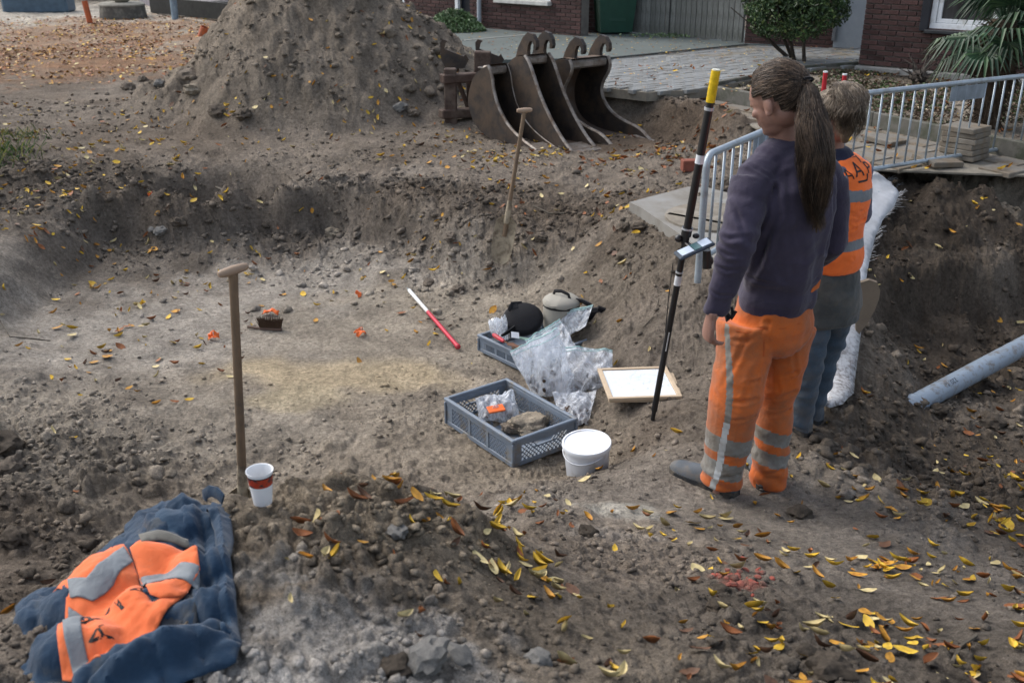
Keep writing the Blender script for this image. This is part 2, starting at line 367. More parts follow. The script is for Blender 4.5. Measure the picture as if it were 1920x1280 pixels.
def remesh(mb, vox, smooth_it=4, decim=None):
    """union of overlapping solids as one continuous skin"""
    me = D.meshes.new('tmp'); me.from_pydata([tuple(v) for v in mb.V], [], mb.F); me.update()
    o = D.objects.new('tmp', me); COL.objects.link(o)
    m = o.modifiers.new('r', 'REMESH'); m.mode = 'VOXEL'; m.voxel_size = vox; m.use_smooth_shade = True
    if smooth_it:
        q = o.modifiers.new('s', 'SMOOTH'); q.factor = .5; q.iterations = smooth_it
    dg = bpy.context.evaluated_depsgraph_get(); dg.update()
    out = D.meshes.new_from_object(o.evaluated_get(dg)); D.objects.remove(o); D.meshes.remove(me); out.materials.clear()
    return out
def get_co(me):
    a = np.empty(len(me.vertices) * 3); me.vertices.foreach_get('co', a); return a.reshape(-1, 3)
def set_co(me, a): me.vertices.foreach_set('co', a.ravel()); me.update()
def get_no(me):
    a = np.empty(len(me.vertices) * 3); me.vertices.foreach_get('normal', a); return a.reshape(-1, 3)
def copy_tree(o, parent=None):
    c_ = o.copy(); COL.objects.link(c_); c_.parent = parent
    for ch in list(o.children): copy_tree(ch, c_)
    return c_

# ---------------------------------------------------------------- materials
class NT:
    def __init__(s, name):
        s.m = D.materials.new(name); s.m.use_nodes = True; s.t = s.m.node_tree; s.b = s.t.nodes['Principled BSDF']; s.n = s.t.nodes; s.l = s.t.links
        s.tc = None
    def co(s, kind='Object'):
        if s.tc is None: s.tc = s.n.new('ShaderNodeTexCoord')
        return s.tc.outputs[kind]
    def noise(s, scale, detail=4, rough=.6, vec=None, dist=0, stretch=None):
        q = s.n.new('ShaderNodeTexNoise'); q.inputs['Scale'].default_value = scale; q.inputs['Detail'].default_value = detail
        q.inputs['Roughness'].default_value = rough; q.inputs['Distortion'].default_value = dist
        v = vec or s.co()
        if stretch:
            mp = s.n.new('ShaderNodeMapping'); mp.inputs['Scale'].default_value = stretch; s.l.new(v, mp.inputs[0]); v = mp.outputs[0]
        s.l.new(v, q.inputs['Vector']); return q.outputs['Fac']
    def ramp(s, fac, stops):
        q = s.n.new('ShaderNodeValToRGB'); e = q.color_ramp.elements
        while len(e) < len(stops): e.new(.5)
        for k, (p, c_) in enumerate(stops): e[k].position = p; e[k].color = (*c_, 1) if isinstance(c_, (tuple, list)) else (c_, c_, c_, 1)
        s.l.new(fac, q.inputs[0]); return q.outputs[0]
    def mix(s, fac, a, b, mode='MIX'):
        q = s.n.new('ShaderNodeMix'); q.data_type = 'RGBA'; q.blend_type = mode; q.clamp_factor = True
        for v, i in ((fac, 0), (a, 6), (b, 7)):
            if hasattr(v, 'links'): s.l.new(v, q.inputs[i])
            elif isinstance(v, (int, float)): q.inputs[i].default_value = v if i == 0 else (v, v, v, 1)
            else: q.inputs[i].default_value = (*v, 1)
        return q.outputs[2]
    def bump(s, h, strength=.5, dist=.01, prev=None):
        q = s.n.new('ShaderNodeBump'); q.inputs['Strength'].default_value = strength; q.inputs['Distance'].default_value = dist
        s.l.new(h, q.inputs['Height'])
        if prev is not None: s.l.new(prev, q.inputs['Normal'])
        return q.outputs[0]
    def set(s, **k):
        for a, v in k.items():
            a = {'color': 'Base Color', 'rough': 'Roughness', 'metal': 'Metallic', 'normal': 'Normal', 'spec': 'Specular IOR Level', 'trans': 'Transmission Weight', 'alpha': 'Alpha', 'sheen': 'Sheen Weight', 'coat': 'Coat Weight'}[a]
            if hasattr(v, 'links'): s.l.new(v, s.b.inputs[a])
            elif isinstance(v, (tuple, list)): s.b.inputs[a].default_value = (*v, 1)
            else: s.b.inputs[a].default_value = v
        return s
MATS = {}
def mat(name, col, rough=.8, metal=0, var=.25, scale=8, bump=.3, bdist=.004, bscale=60, dirt=None, dirt_amt=.5, dscale=5, stretch=None, spec=.3, rnd=0, sheen=0):
    """plain surface with grain, mottling, optional dirt and per-object variation"""
    if name in MATS: return MATS[name]
    s = NT(name); lo = tuple(v * (1 - var) for v in col); hi = tuple(min(1, v * (1 + var)) for v in col)
    cc = s.ramp(s.noise(scale, 5, .65, stretch=stretch), [(.3, lo), (.7, hi)])
    if rnd:
        oi = s.n.new('ShaderNodeObjectInfo'); r_ = s.ramp(oi.outputs['Random'], [(0, (1 - rnd,) * 3), (1, (1 + rnd * .6,) * 3)]); cc = s.mix(1, cc, r_, 'MULTIPLY')
    if dirt:
        f = s.ramp(s.noise(dscale, 8, .7), [(.62 - dirt_amt * .3, 0.0), (.75 - dirt_amt * .2, 1.0)]); cc = s.mix(f, cc, dirt)
    nb = s.bump(s.noise(bscale, 6, .7, stretch=stretch), bump, bdist)
    s.set(color=cc, rough=rough, metal=metal, normal=nb, spec=spec)
    if sheen: s.set(sheen=sheen)
    MATS[name] = s.m; return s.m
def soil_mat(name='soil', attr=True, base=(.12, .088, .06), bk=1.0):
    s = NT(name)
    if attr:
        a = s.n.new('ShaderNodeAttribute'); a.attribute_name = 'tone'; base_c = a.outputs['Color']
    else: base_c = s.mix(0, base, base)
    n1 = s.ramp(s.noise(3.2, 6, .62, dist=.4), [(.3, .66), (.7, 1.32)]); c1 = s.mix(1, base_c, n1, 'MULTIPLY')
    n2 = s.ramp(s.noise(34, 6, .75), [(.3, .52), (.68, 1.42)]); c2 = s.mix(1, c1, n2, 'MULTIPLY')
    n3 = s.ramp(s.noise(240, 3, .8), [(.34, .5), (.5, 1.0), (.7, 1.55)]); c3 = s.mix(.9, c2, s.mix(1, c2, n3, 'MULTIPLY'))
    sp = s.ramp(s.noise(150, 2, .5), [(.70, 0.0), (.76, 1.0)]); c4 = s.mix(s.mix(1, sp, .5, 'MULTIPLY'), c3, (.32, .28, .22))
    b1 = s.bump(s.noise(24, 10, .78, dist=.3), 1.0, .045 * bk); b2 = s.bump(s.noise(110, 5, .75), 1.0, .012 * bk, b1)
    s.set(color=c4, rough=.95, normal=b2, spec=.12); return s.m
SOIL = soil_mat()
CLOD = soil_mat('clod_soil', False, (.18, .15, .12), .25); CLODD = soil_mat('dark_clod_soil', False, (.115, .095, .075), .25); CLODP = soil_mat('pale_clod_soil', False, (.30, .255, .195), .25); SOILC = soil_mat('crumb_soil', True, bk=.2)
# ---------------------------------------------------------------- ground mesh: rings round the camera's standing place
_th = np.radians(np.concatenate([np.linspace(-78, -37, 40)[:-1], np.linspace(-37, 37, 860), np.linspace(37, 78, 40)[1:]]))
_r = np.concatenate([np.geomspace(.5, 1.5, 40)[:-1], np.geomspace(1.5, 14, 560)[:-1], np.geomspace(14, 40, 110), np.array([60, 100])])
TT, RR = np.meshgrid(_th, _r)
GX = RR * np.sin(TT); GY = RR * np.cos(TT); nr, nc = GX.shape
GZ = H(GX, GY)
far = RR > 34; GZ = np.where(far, .5, GZ)
# inherent soil colour
def tones(x, y):
    n = lambda f, s: fbm(x * f, y * f, 3, s)
    base = np.stack([np.full_like(x, .152), np.full_like(x, .128), np.full_like(x, .102)], -1)
    def lay(mask, col):
        nonlocal base
        m = np.clip(mask, 0, 1)[..., None]; base = base * (1 - m) + np.array(col) * m
    def blob(px, py, z, rad, col, amt=1, sx=1.0, edge=.35, fs=3, seed=3):
        p = PZ(px, py, z); q = np.sqrt(((x - p.x) / sx) ** 2 + (y - p.y) ** 2) / rad
        lay(amt * sstep(1.15, .45, q + edge * n(fs, seed)), col)
    lay(sstep(-.1, .5, n(.9, 77)) * .7, (.105, .083, .062))
    # scraped grey floor
    blob(420, 560, -.3, 2.3, (.29, .26, .22), .95, 1.35); blob(800, 620, -.3, 1.2, (.25, .215, .168), .9, 1.3); blob(550, 800, -.3, 1.1, (.26, .22, .17), .9, 1.9); blob(250, 800, -.28, .8, (.24, .21, .17), .7, 1.5)
    blob(1000, 850, -.3, .6, (.24, .20, .15), .8); blob(620, 700, -.3, .36, (.36, .29, .19), .9, 2.4, .4); blob(560, 745, -.3, .2, (.36, .30, .20), .7, 2.2, .5)
    blob(1000, 960, .1, .5, (.22, .19, .155), .7); blob(1350, 960, 0, .9, (.20, .175, .145), .8, 1.3); blob(1700, 1080, .2, .8, (.165, .145, .122), .8); blob(1000, 330, .2, 1.0, (.19, .16, .128), .6, 2)
    blob(130, 850, -.2, .7, (.185, .16, .128), .8)
    # dark topsoil banks
    blob(120, 420, 0, 1.5, (.092, .075, .058), .75, 1.3, .5); blob(450, 390, 0, .55, (.095, .077, .06), .75, 3.5, .5, 2); blob(900, 400, .05, .7, (.088, .07, .053), .8, 1.8, .5)
    blob(1700, 420, .1, 1.1, (.058, .046, .035), .95, 1.5, .4); blob(1780, 600, -.2, 1.1, (.058, .046, .035), .9, 1.2, .4); blob(1800, 880, -.3, .8, (.08, .065, .05), .9, 1.2, .4)
    blob(1150, 560, -.1, .6, (.115, .095, .073), .7); blob(1500, 1200, .45, .6, (.085, .073, .06), .8, 1.5, .5); blob(800, 1060, .6, .35, (.085, .068, .05), .8, 1.3, .6, 5)
    blob(1250, 250, .3, .8, (.09, .065, .045), .8, 1.5); blob(1100, 420, .1, .6, (.09, .07, .052), .7, 1.6)
    # lime and mortar rubble in the near bank
    blob(520, 1095, .8, .10, (.40, .40, .385), .95, 1.4, .7, 13, 12); blob(640, 1200, .84, .24, (.40, .395, .38), .95, 1.6, .7, 11, 13); blob(560, 1270, .85, .2, (.40, .395, .38), .9, 1.5, .8, 11, 14)
    blob(1170, 965, .1, .12, (.36, .34, .29), .8, 1.6, .6, 9); blob(1130, 1015, .2, .1, (.3, .29, .27), .6, 2.0, .6, 9)
    blob(640, 985, .74, .35, (.20, .165, .12), .8, 1.8, .5, 4)
    blob(1385, 1090, .33, .06, (.24, .075, .055), .6, 1.6, .9, 18)
    # the roadbed at the back: sand and leaf-strewn earth
    blob(900, 1250, .7, .6, (.15, .125, .095), .6, 1.6); blob(1150, 1020, .3, .4, (.19, .155, .12), .6, 1.5)
    hz = sstep(14.5, 19, y) * (x < -1.5); lay(hz * .6, (.17, .15, .12))
    blob(150, 45, .3, 4.5, (.33, .30, .25), .95, 1.2, .3, .5); blob(200, 75, .25, 2.6, (.30, .27, .22), .8, 1.8, .3, .8)
    for k, (bx, by, rr_) in enumerate(((60, 90, 3.0), (280, 65, 2.2), (150, 80, 2.4), (60, 125, 2.0), (260, 120, 1.6))):
        blob(bx, by, .22, rr_, (.19, .105, .055), .5, 1.2, 1.2, 2.5, 90 + k)
    hp = sstep(.05, .3, heap(x, y)); lay(hp * .9, (.152, .128, .10)); lay(hp * sstep(0, .6, n(1.2, 55)) * .5, (.20, .165, .125))
    bed = poly_in(x, y, BED_P); lay(bed * .9, (.062, .052, .04))
    s = edge_cut(x, y); lay(sstep(.0, .2, s) * sstep(4, 3, np.hypot(x - 1.9, y - 10.6)), (.22, .19, .15))
    return base * np.array([1.46, 1.46, 1.47])
TC = tones(GX, GY)
me = D.meshes.new('ground'); nv = nr * nc
me.vertices.add(nv); me.vertices.foreach_set('co', np.stack([GX, GY, GZ], -1).astype(np.float32).ravel())
ii = (np.arange(nr - 1)[:, None] * nc + np.arange(nc - 1)[None]).ravel()
quads = np.stack([ii, ii + nc, ii + nc + 1, ii + 1], -1)[:, ::-1].astype(np.int32)
me.loops.add(quads.size); me.loops.foreach_set('vertex_index', np.ascontiguousarray(quads).ravel())
me.polygons.add(len(quads)); me.polygons.foreach_set('loop_start', np.arange(0, quads.size, 4, dtype=np.int32))
me.polygons.foreach_set('use_smooth', np.ones(len(quads), bool)); me.update(calc_edges=True)
at = me.attributes.new('tone', 'FLOAT_COLOR', 'POINT'); at.data.foreach_set('color', np.concatenate([TC, np.ones(TC.shape[:2] + (1,))], -1).astype(np.float32).ravel())
ground = link('ground', me, SOIL); tag(ground, 'dug brown and grey sandy soil of the excavation with pit, banks and spoil heap', kind='structure')
o = mk('ground_beyond', [(-300, -300, -1.2), (300, -300, -1.2), (300, 300, -1.2), (-300, 300, -1.2)], [(0, 1, 2, 3)], mat('far_earth', (.13, .11, .085), .95, bscale=3)); tag(o, 'bare earth beyond the site', kind='structure')
# ================================================================= houses, paving, planting
def V2(a): return Vector((a.x, a.y, 0))
class Plane:
    """vertical plane through two ground points; wall(px,py) gives (along, height)"""
    def __init__(s, A, B):
        s.A = A; s.u = (V2(B) - V2(A)); s.L = s.u.length; s.u.normalize(); s.n = Vector((s.u.y, -s.u.x, 0))
        if s.n.dot(Vector((-A.x, -A.y, 0))) < 0: s.n = -s.n
    def at(s, px, py):
        d = ray(px, py); o_ = Vector((0, 0, CAMZ)); t = (s.A - o_).dot(s.n) / d.dot(s.n); p = o_ + d * t
        return (p - s.A).dot(s.u), p.z - s.A.z
    def P(s, a, h, out=0): return s.A + s.u * a + s.n * out + Vector((0, 0, h))
    def M(s): return Matrix((s.u, s.n, Vector((0, 0, 1)))).transposed()
BRICK = mat('brick_red_brown', (.088, .047, .042), .88, var=.45, scale=9, bump=.7, bdist=.006, bscale=70, dirt=(.05, .035, .035), dirt_amt=.55, dscale=7, rnd=.45)
MORTAR = mat('mortar', (.15, .135, .12), .95, bump=.6, bscale=90)
_bm = {}
def brick_mesh(l):
    l = round(l, 3)
    if l not in _bm:
        b = MB().box((0, 0, 0), (l, .03, .051), bev=.004); me_ = D.meshes.new('brick'); me_.from_pydata([tuple(v) for v in b.V], [], b.F); me_.materials.append(BRICK); _bm[l] = me_
    return _bm[l]
def brick_wall(parent, pl, a0, a1, h1, openings=(), inview=lambda a, h: True, course=.0640, bl=.21, limit=300, base=0):
    """mortar slab with bricks standing 5 mm proud in running bond"""
    M = pl.M(); w_ = MB()
    xs = sorted({a0, a1} | {v for o_ in openings for v in o_[:2] if a0 < v < a1}); zs = sorted({base, h1} | {v for o_ in openings for v in o_[2:] if base < v < h1})
    for i in range(len(xs) - 1):
        for k in range(len(zs) - 1):
            ca, cz = (xs[i] + xs[i + 1]) / 2, (zs[k] + zs[k + 1]) / 2
            if any(o_[0] < ca < o_[1] and o_[2] < cz < o_[3] for o_ in openings): continue
            w_.box(pl.P(ca, cz, -.12), (xs[i + 1] - xs[i], .2, zs[k + 1] - zs[k]), M)
    w_.build('wall', MORTAR, parent)
    cand = []; rest = MB(); n = 0
    for r_ in range(int((h1 - base) / course)):
        z = base + r_ * course + course / 2; a = a0 + .004 - (bl + .011) * (.5 if r_ % 2 else 0)
        while a < a1:
            s0, s1 = max(a, a0 + .003), min(a + bl, a1 - .003)
            for o_ in openings:
                if o_[2] - .02 < z < o_[3] + .02:
                    if s0 < o_[0] < s1: s1 = o_[0] if (o_[0] - s0) > (s1 - o_[1]) or True else s1
                    elif s0 < o_[1] < s1: s0 = o_[1]
                    elif o_[0] <= s0 and s1 <= o_[1]: s1 = s0
            if s1 - s0 > .03: cand.append(((s0 + s1) / 2, z, s1 - s0))
            a += bl + .011
    cand.sort(key=lambda q: (not inview(q[0], q[1]), -q[1] if False else 0))
    for k, (a, z, l) in enumerate(cand):
        j = Vector((0, 0, random.uniform(-.0015, .0015))); p = pl.P(a, z, -.02 + .009 + random.uniform(-.002, .002)) + j
        if k < limit and inview(a, z):
            o_ = D.objects.new('brick', brick_mesh(l)); COL.objects.link(o_); o_.parent = parent
            o_.matrix_local = parent.matrix_world.inverted() @ Matrix.Translation(p) @ M.to_4x4()
        else: rest.box(p, (l, .03, .051), M)
    if rest.V: tag(rest.build('brick_courses', BRICK, parent), kind='stuff')
def proj(p):
    q = p - Vector((0, 0, CAMZ)); dep = q.y * _c - q.z * _s; up = q.y * _s + q.z * _c
    return 960 + FPX * q.x / dep, 640 - FPX * up / dep
# right-hand house with the white window
plR = Plane(PZ(1609, 121, .65), PZ(1822, 138, .65))
HR = empty('brick_house', (0, 0, 0), 0, 'dark red brick house with a white framed window behind the fan palm', 'house')
wa0, wz0 = plR.at(1741, 54); wa1 = wa0 + 1.7
openR = [(wa0, wa1, wz0, wz0 + 1.3)]
def inR(a, h):
    x, y = proj(plR.P(a, h)); return -8 < y and x < 1935
brick_wall(HR, plR, 0, 5.0, 2.9, openR, inR)
b = MB(); b.box(plR.P(2.5, -.06, .0), (5.04, .16, .1), plR.M(), bev=.01); b.build('plinth', mat('plinth_concrete', (.24, .235, .22), .9, bump=.5), HR)
MR = plR.M(); 
wnd = MB(); fr = .07
for (a, z, sx, sz) in (((wa0 + wa1) / 2, wz0 + fr / 2, wa1 - wa0, fr), ((wa0 + wa1) / 2, wz0 + 1.3 - fr / 2, wa1 - wa0, fr), (wa0 + fr / 2, wz0 + .65, fr, 1.16), (wa1 - fr / 2, wz0 + .65, fr, 1.16), (wa0 + .82, wz0 + .65, .08, 1.16)):
    wnd.box(plR.P(a, z, -.045), (sx, .07, sz), MR, bev=.006)
for (z, sz) in ((wz0 + fr + .028, .05), (wz0 + 1.2, .05)): wnd.box(plR.P(wa0 + .425, z, -.05), (.7, .05, sz), MR, bev=.005)
for a in (wa0 + .1, wa0 + .755): wnd.box(plR.P(a, wz0 + .65, -.05), (.05, .05, 1.06), MR, bev=.005)
WHITE = mat('white_frame', (.72, .74, .75), .4, var=.06, bump=.05, dirt=(.45, .44, .4), dirt_amt=.3, spec=.5)
GL = NT('window_glass'); GL.set(color=GL.ramp(GL.noise(2.2, 3, .6, stretch=(3, 3, .6)), [(.35, (.012, .014, .016)), (.65, (.05, .052, .055))]), rough=.06, spec=.6); GLASS = GL.m
wf = wnd.build('window', WHITE, HR)
MB().box(plR.P((wa0 + wa1) / 2, wz0 + .65, -.06), (wa1 - wa0 - .1, .01, 1.2), MR).build('pane', GLASS, wf)
b = MB(); b.box(plR.P((wa0 + wa1) / 2, wz0 - .03, .02), (wa1 - wa0 + .06, .12, .045), MR, bev=.008); b.build('sill', mat('dark_sill', (.03, .032, .035), .5), wf)
b = MB(); b.box(plR.P(wa0 - .055, wz0 + .62, .02), (.1, .06, 1.3), MR, bev=.006); b.build('shutter_rail', mat('anthracite', (.018, .02, .026), .4), HR)
# house across the drive
plM = Plane(PZ(690, 24.5, .75), PZ(1088, 57.5, .75)); LM = plM.L
HM = empty('brick_house', (0, 0, 0), 0, 'brown brick house with drainpipe and wide window across the green driveway', 'house')
def U(pl, px, py): return pl.at(px, py)
sA, sZ = plM.at(935, 1); sB, _ = plM.at(1031, 4); dA, _ = plM.at(861, 20); dB, _ = plM.at(881, 20); lA, lZ = plM.at(736, 9); lB, _ = plM.at(758, 12)
sZ -= .02
opM = [(sA, sB, sZ + .06, sZ + 1.3), (dA, dB, -.01, 2.1), (lA, lB, lZ, lZ + 1.3)]
def inM(a, h):
    x, y = proj(plM.P(a, h)); return -8 < y and x > 735
brick_wall(HM, plM, -3.5, LM, 2.8, opM, inM, base=-.128)
MM = plM.M()
b = MB(); b.box(plM.P((sA + sB) / 2, sZ + .02, .03), (sB - sA + .08, .16, .07), MM, bev=.01); b.build('sill', mat('pale_sill', (.5, .49, .46), .7), HM)
for a0_, a1_, z0_ in ((sA, sB, sZ + .06), (lA, lB, lZ)):
    b = MB(); 
    for (a, z, sx, sz) in (((a0_ + a1_) / 2, z0_ + .03, a1_ - a0_, .06), ((a0_ + a1_) / 2, z0_ + 1.2, a1_ - a0_, .06), (a0_ + .03, z0_ + .6, .06, 1.1), (a1_ - .03, z0_ + .6, .06, 1.1)): b.box(plM.P(a, z, -.05), (sx, .07, sz), MM)
    f_ = b.build('window', WHITE, HM); MB().box(plM.P((a0_ + a1_) / 2, z0_ + .6, -.07), (a1_ - a0_ - .1, .01, 1.15), MM).build('pane', GLASS, f_)
b = MB(); b.box(plM.P((dA + dB) / 2, 1.05, -.08), (dB - dA, .04, 2.1), MM); b.box(plM.P(dA - .03, 1.05, .01), (.07, .06, 2.1), MM, 1); b.build('door', [mat('dark_door', (.012, .014, .02), .35), WHITE], HM)
dx, dz = plM.at(903, 42); b = MB(); b.tube([plM.P(dx, 0, .06), plM.P(dx, 2.8, .06)], .04, 10)
for z in (.55, 1.6, 2.4): b.tube([plM.P(dx, z, .06), plM.P(dx, z + .05, .06)], .048, 10)
b.build('drainpipe', mat('grey_pvc_pale', (.34, .37, .40), .45, var=.1), HM, True)
# side wall, gate and garage: a recessed line beyond the corner
C0 = plM.P(LM, 0); plS = Plane(PZ(1088, 50, .75), PZ(1183, 51.5, .75))
# return wall of the corner
plC = Plane(PZ(1088.5, 57.5, .75), PZ(1105, 51.5, .75))
SW = empty('brick_garden_wall', (0, 0, 0), 0, 'narrow strip of brown brick wall beside the green wheelie bin', 'wall')
brick_wall(SW, plS, .0, plS.L - .01, 2.8, (), base=-.128, inview=lambda a, h: proj(plS.P(a, h))[1] > -8)
plG = Plane(PZ(1183, 51.5, .75), PZ(1395, 69, .75))
GT = empty('wooden_gate', (0, 0, 0), 0, 'weathered grey wooden double gate of upright planks', 'gate')
PL = mat('weathered_plank', (.155, .16, .15), .85, var=.35, scale=6, stretch=(14, 14, 1), bump=.6, bdist=.005, bscale=20, dirt=(.09, .095, .08), dirt_amt=.5, rnd=.25)
npl = int(plG.L / .098); pw = plG.L / npl
pm = MB().box((0, 0, 0), (pw - .008, .022, 2.42), bev=.003); pme = D.meshes.new('plank'); pme.from_pydata([tuple(v) for v in pm.V], [], pm.F); pme.materials.append(PL)
for k in range(npl):
    o = D.objects.new('plank', pme); COL.objects.link(o); o.parent = GT
    o.matrix_local = Matrix.Translation(plG.P((k + .5) * pw, 1.13 + random.uniform(-.01, .01), random.uniform(-.004, .004))) @ plG.M().to_4x4()
b = MB()
for z in (.35, 1.2, 2.0): b.box(plG.P(plG.L / 2, z, -.04), (plG.L, .04, .09), plG.M())
b.build('ledge', PL, GT)
b = MB()
for a in (.02, plG.L * .36, plG.L - .02): MB().box(plG.P(a, 1.13, .018), (.012, .01, 2.42), plG.M()).build('edge_strip', mat('dark_gap', (.03, .03, .03), .9), GT)
plP = Plane(PZ(1396, 70, .75), PZ(1562, 76, .75))
BP = empty('brick_garage_wall', (0, 0, 0), 0, 'brown brick wall behind the round clipped bush', 'wall')
brick_wall(BP, plP, 0, plP.L, 2.8, (), base=-.128, inview=lambda a, h: proj(plP.P(a, h))[1] > -8 and (a < .5 or a > plP.L - .5))
plD = Plane(PZ(1563, 76.5, .75), PZ(1640, 80, .75))
GD = empty('garage_door', (0, 0, 0), 0, 'plain pale grey garage door between bush and brick house', 'door')
b = MB(); b.box(plD.P(plD.L / 2, 1.15, -.03), (plD.L, .04, 2.5), plD.M(), bev=.004); b.build('door_leaf', mat('pale_grey_door', (.25, .28, .31), .45, var=.08, bump=.05), GD)
b = MB(); b.box(plD.P(.0, 1.2, .0), (.05, .08, 2.4), plD.M(), bev=.004); b.build('door_frame', mat('grey_frame', (.12, .13, .14), .5), GD)

# ---- paving
def sheet(name, P, z, m, label, th=.12):
    b_ = MB(); b_.prism([(p.x, p.y) for p in P], (0, 0, z - th), (1, 0, 0), (0, 1, 0), (0, 0, th)); o_ = b_.build(name, m); tag(o_, label, kind='structure'); return o_
s = NT('green_concrete'); cc = s.ramp(s.noise(.9, 6, .6), [(.3, (.075, .098, .095)), (.7, (.12, .145, .14))]); f = s.ramp(s.noise(9, 5, .8), [(.45, 0.0), (.62, .5)]); cc = s.mix(f, cc, (.11, .105, .085))
s.set(color=cc, rough=.8, normal=s.bump(s.noise(140, 3, .8), .4, .003)); GREEN = s.m
sheet('driveway', DRIVE_P, .66, GREEN, 'greenish grey smooth driveway in front of the houses')
def strip(a, b_, z, wd, m, name, label):
    A, B = PZ(*a, z), PZ(*b_, z); q = MB(); q.bar(A, B, wd, .008, bev=.002); o_ = q.build(name, m); tag(o_, label, kind='structure')
PALE = mat('pale_joint', (.26, .27, .25), .9)
strip((800, 82), (1086, 57), .664, .07, PALE, 'driveway_joint', 'pale worn joint line across the green driveway'); strip((905, 43), (1086, 57.5), .664, .1, PALE, 'driveway_edge', 'pale edge strip along the foot of the house')
strip((1135, 109), (1400, 83), .664, .05, mat('dark_joint', (.04, .045, .045), .9), 'driveway_gutter', 'dark joint between green driveway and grey pavers')
PAV = mat('grey_paver', (.215, .225, .225), .9, var=.12, scale=5, bump=.7, bscale=120, dirt=(.19, .16, .11), dirt_amt=.45, dscale=2, rnd=.16)
SAND = mat('joint_sand', (.20, .18, .145), .95, var=.3, bump=.6, bscale=120)
pv = sheet('paved_driveway', PAVER_P, .625, SAND, 'grey block paving of the front drive', .1)
ud = (PAVER_P[2] - PAVER_P[1]).normalized(); vd = Vector((-ud.y, ud.x, 0)); o0 = PAVER_P[1]
bm_ = MB().box((0, 0, 0), (.202, .1, .05), bev=.006); pme = D.meshes.new('paver'); pme.from_pydata([tuple(v) for v in bm_.V], [], bm_.F); pme.materials.append(PAV)
cand = []
for i in range(-40, 60):
    for j in range(-60, 40):
        p = o0 + ud * ((i + (.5 if j % 2 else 0)) * .21) + vd * (j * .108); cand.append(p)
xs = np.array([p.x for p in cand]); ys = np.array([p.y for p in cand])
ok = np.ones(len(cand), bool)
for dx in (-.06, .06): ok &= poly_in(xs + dx, ys, PAVER_P)
sel = sorted([cand[i] for i in np.nonzero(ok)[0]], key=lambda p: p.length); rest = MB(); MV = Matrix((ud, vd, Vector((0, 0, 1)))).transposed()
for k, p in enumerate(sel):
    q = Vector((p.x, p.y, .615 + random.uniform(-.004, .004)))
    if k < 300:
        o = D.objects.new('paver', pme); COL.objects.link(o); o.parent = pv; o.matrix_local = Matrix.Translation(q) @ (MV @ Matrix.Rotation(random.uniform(-.02, .02), 3, 'Z')).to_4x4()
    else: rest.box(q, (.202, .1, .05), MV)
tag(rest.build('paver_field', PAV, pv), kind='stuff')
# slab footpath behind the barrier
SLAB = mat('worn_slab', (.19, .18, .16), .92, var=.3, scale=4, bump=.8, bscale=60, dirt=(.15, .12, .085), dirt_amt=.7, dscale=3, rnd=.25)
fp = sheet('footpath', PATH_P, .485, SAND, 'slab footpath between garden edging and barrier', .015)
ud = (PATH_P[4] - PATH_P[2]).normalized(); vd = Vector((-ud.y, ud.x, 0)); o0 = PATH_P[1]
b = MB().box((0, 0, 0), (.29, .29, .045), bev=.006); sme = D.meshes.new('slab'); sme.from_pydata([tuple(v) for v in b.V], [], b.F); sme.materials.append(SLAB); MV = Matrix((ud, vd, Vector((0, 0, 1)))).transposed()
cand = [o0 + ud * (i * .3 + (.15 if j % 2 else 0)) - vd * (j * .3 + .2) for i in range(-12, 34) for j in range(0, 14)]
xs = np.array([p.x for p in cand]); ys = np.array([p.y for p in cand]); ok = poly_in(xs, ys, PATH_P) & poly_in(xs + .12, ys, PATH_P) & poly_in(xs - .12, ys, PATH_P) & poly_in(xs, ys - .1, PATH_P)
for i in np.nonzero(ok)[0]:
    p = cand[i]
    if random.random() < .12: continue
    o = D.objects.new('slab', sme); COL.objects.link(o); o.parent = fp
    o.matrix_local = Matrix.Translation((p.x, p.y, .48 + random.uniform(-.006, .008))) @ (MV @ Matrix.Rotation(random.uniform(-.03, .03), 3, 'Z') @ Matrix.Rotation(random.uniform(-.02, .02), 3, 'X')).to_4x4()
# garden edging kerbs
KERB = mat('edging_kerb', (.12, .115, .10), .92, bump=.6, dirt=(.06, .065, .045), dirt_amt=.6, rnd=.2)
def kerb_run(pts, z, name, label, n_len=.98, top=.06):
    e = empty(name, (0, 0, 0), 0, label, 'kerb', 'garden edging kerbs')
    for a, b_ in zip(pts[:-1], pts[1:]):
        A, B = PZ(*a, z), PZ(*b_, z); L = (B - A).length; n = max(1, round(L / n_len)); 
        for k in range(n):
            p0 = A.lerp(B, k / n + .002); p1 = A.lerp(B, (k + 1) / n - .002); q = MB(); q.bar(p0 + Vector((0, 0, random.uniform(-.006, .006) - .04)), p1 + Vector((0, 0, -.04)), .06, top + .12, bev=.008); q.build('kerb_stone', KERB, e)
    return e
kerb_run([(1322, 167), (1500, 198), (1640, 219), (1850, 263), (2030, 300)], .60, 'kerb_edging', 'dark concrete edging along the front of the planting bed')
kerb_run([(1324, 165), (1500, 130), (1608, 123)], .62, 'kerb_edging', 'edging between planting bed and grey block paving')

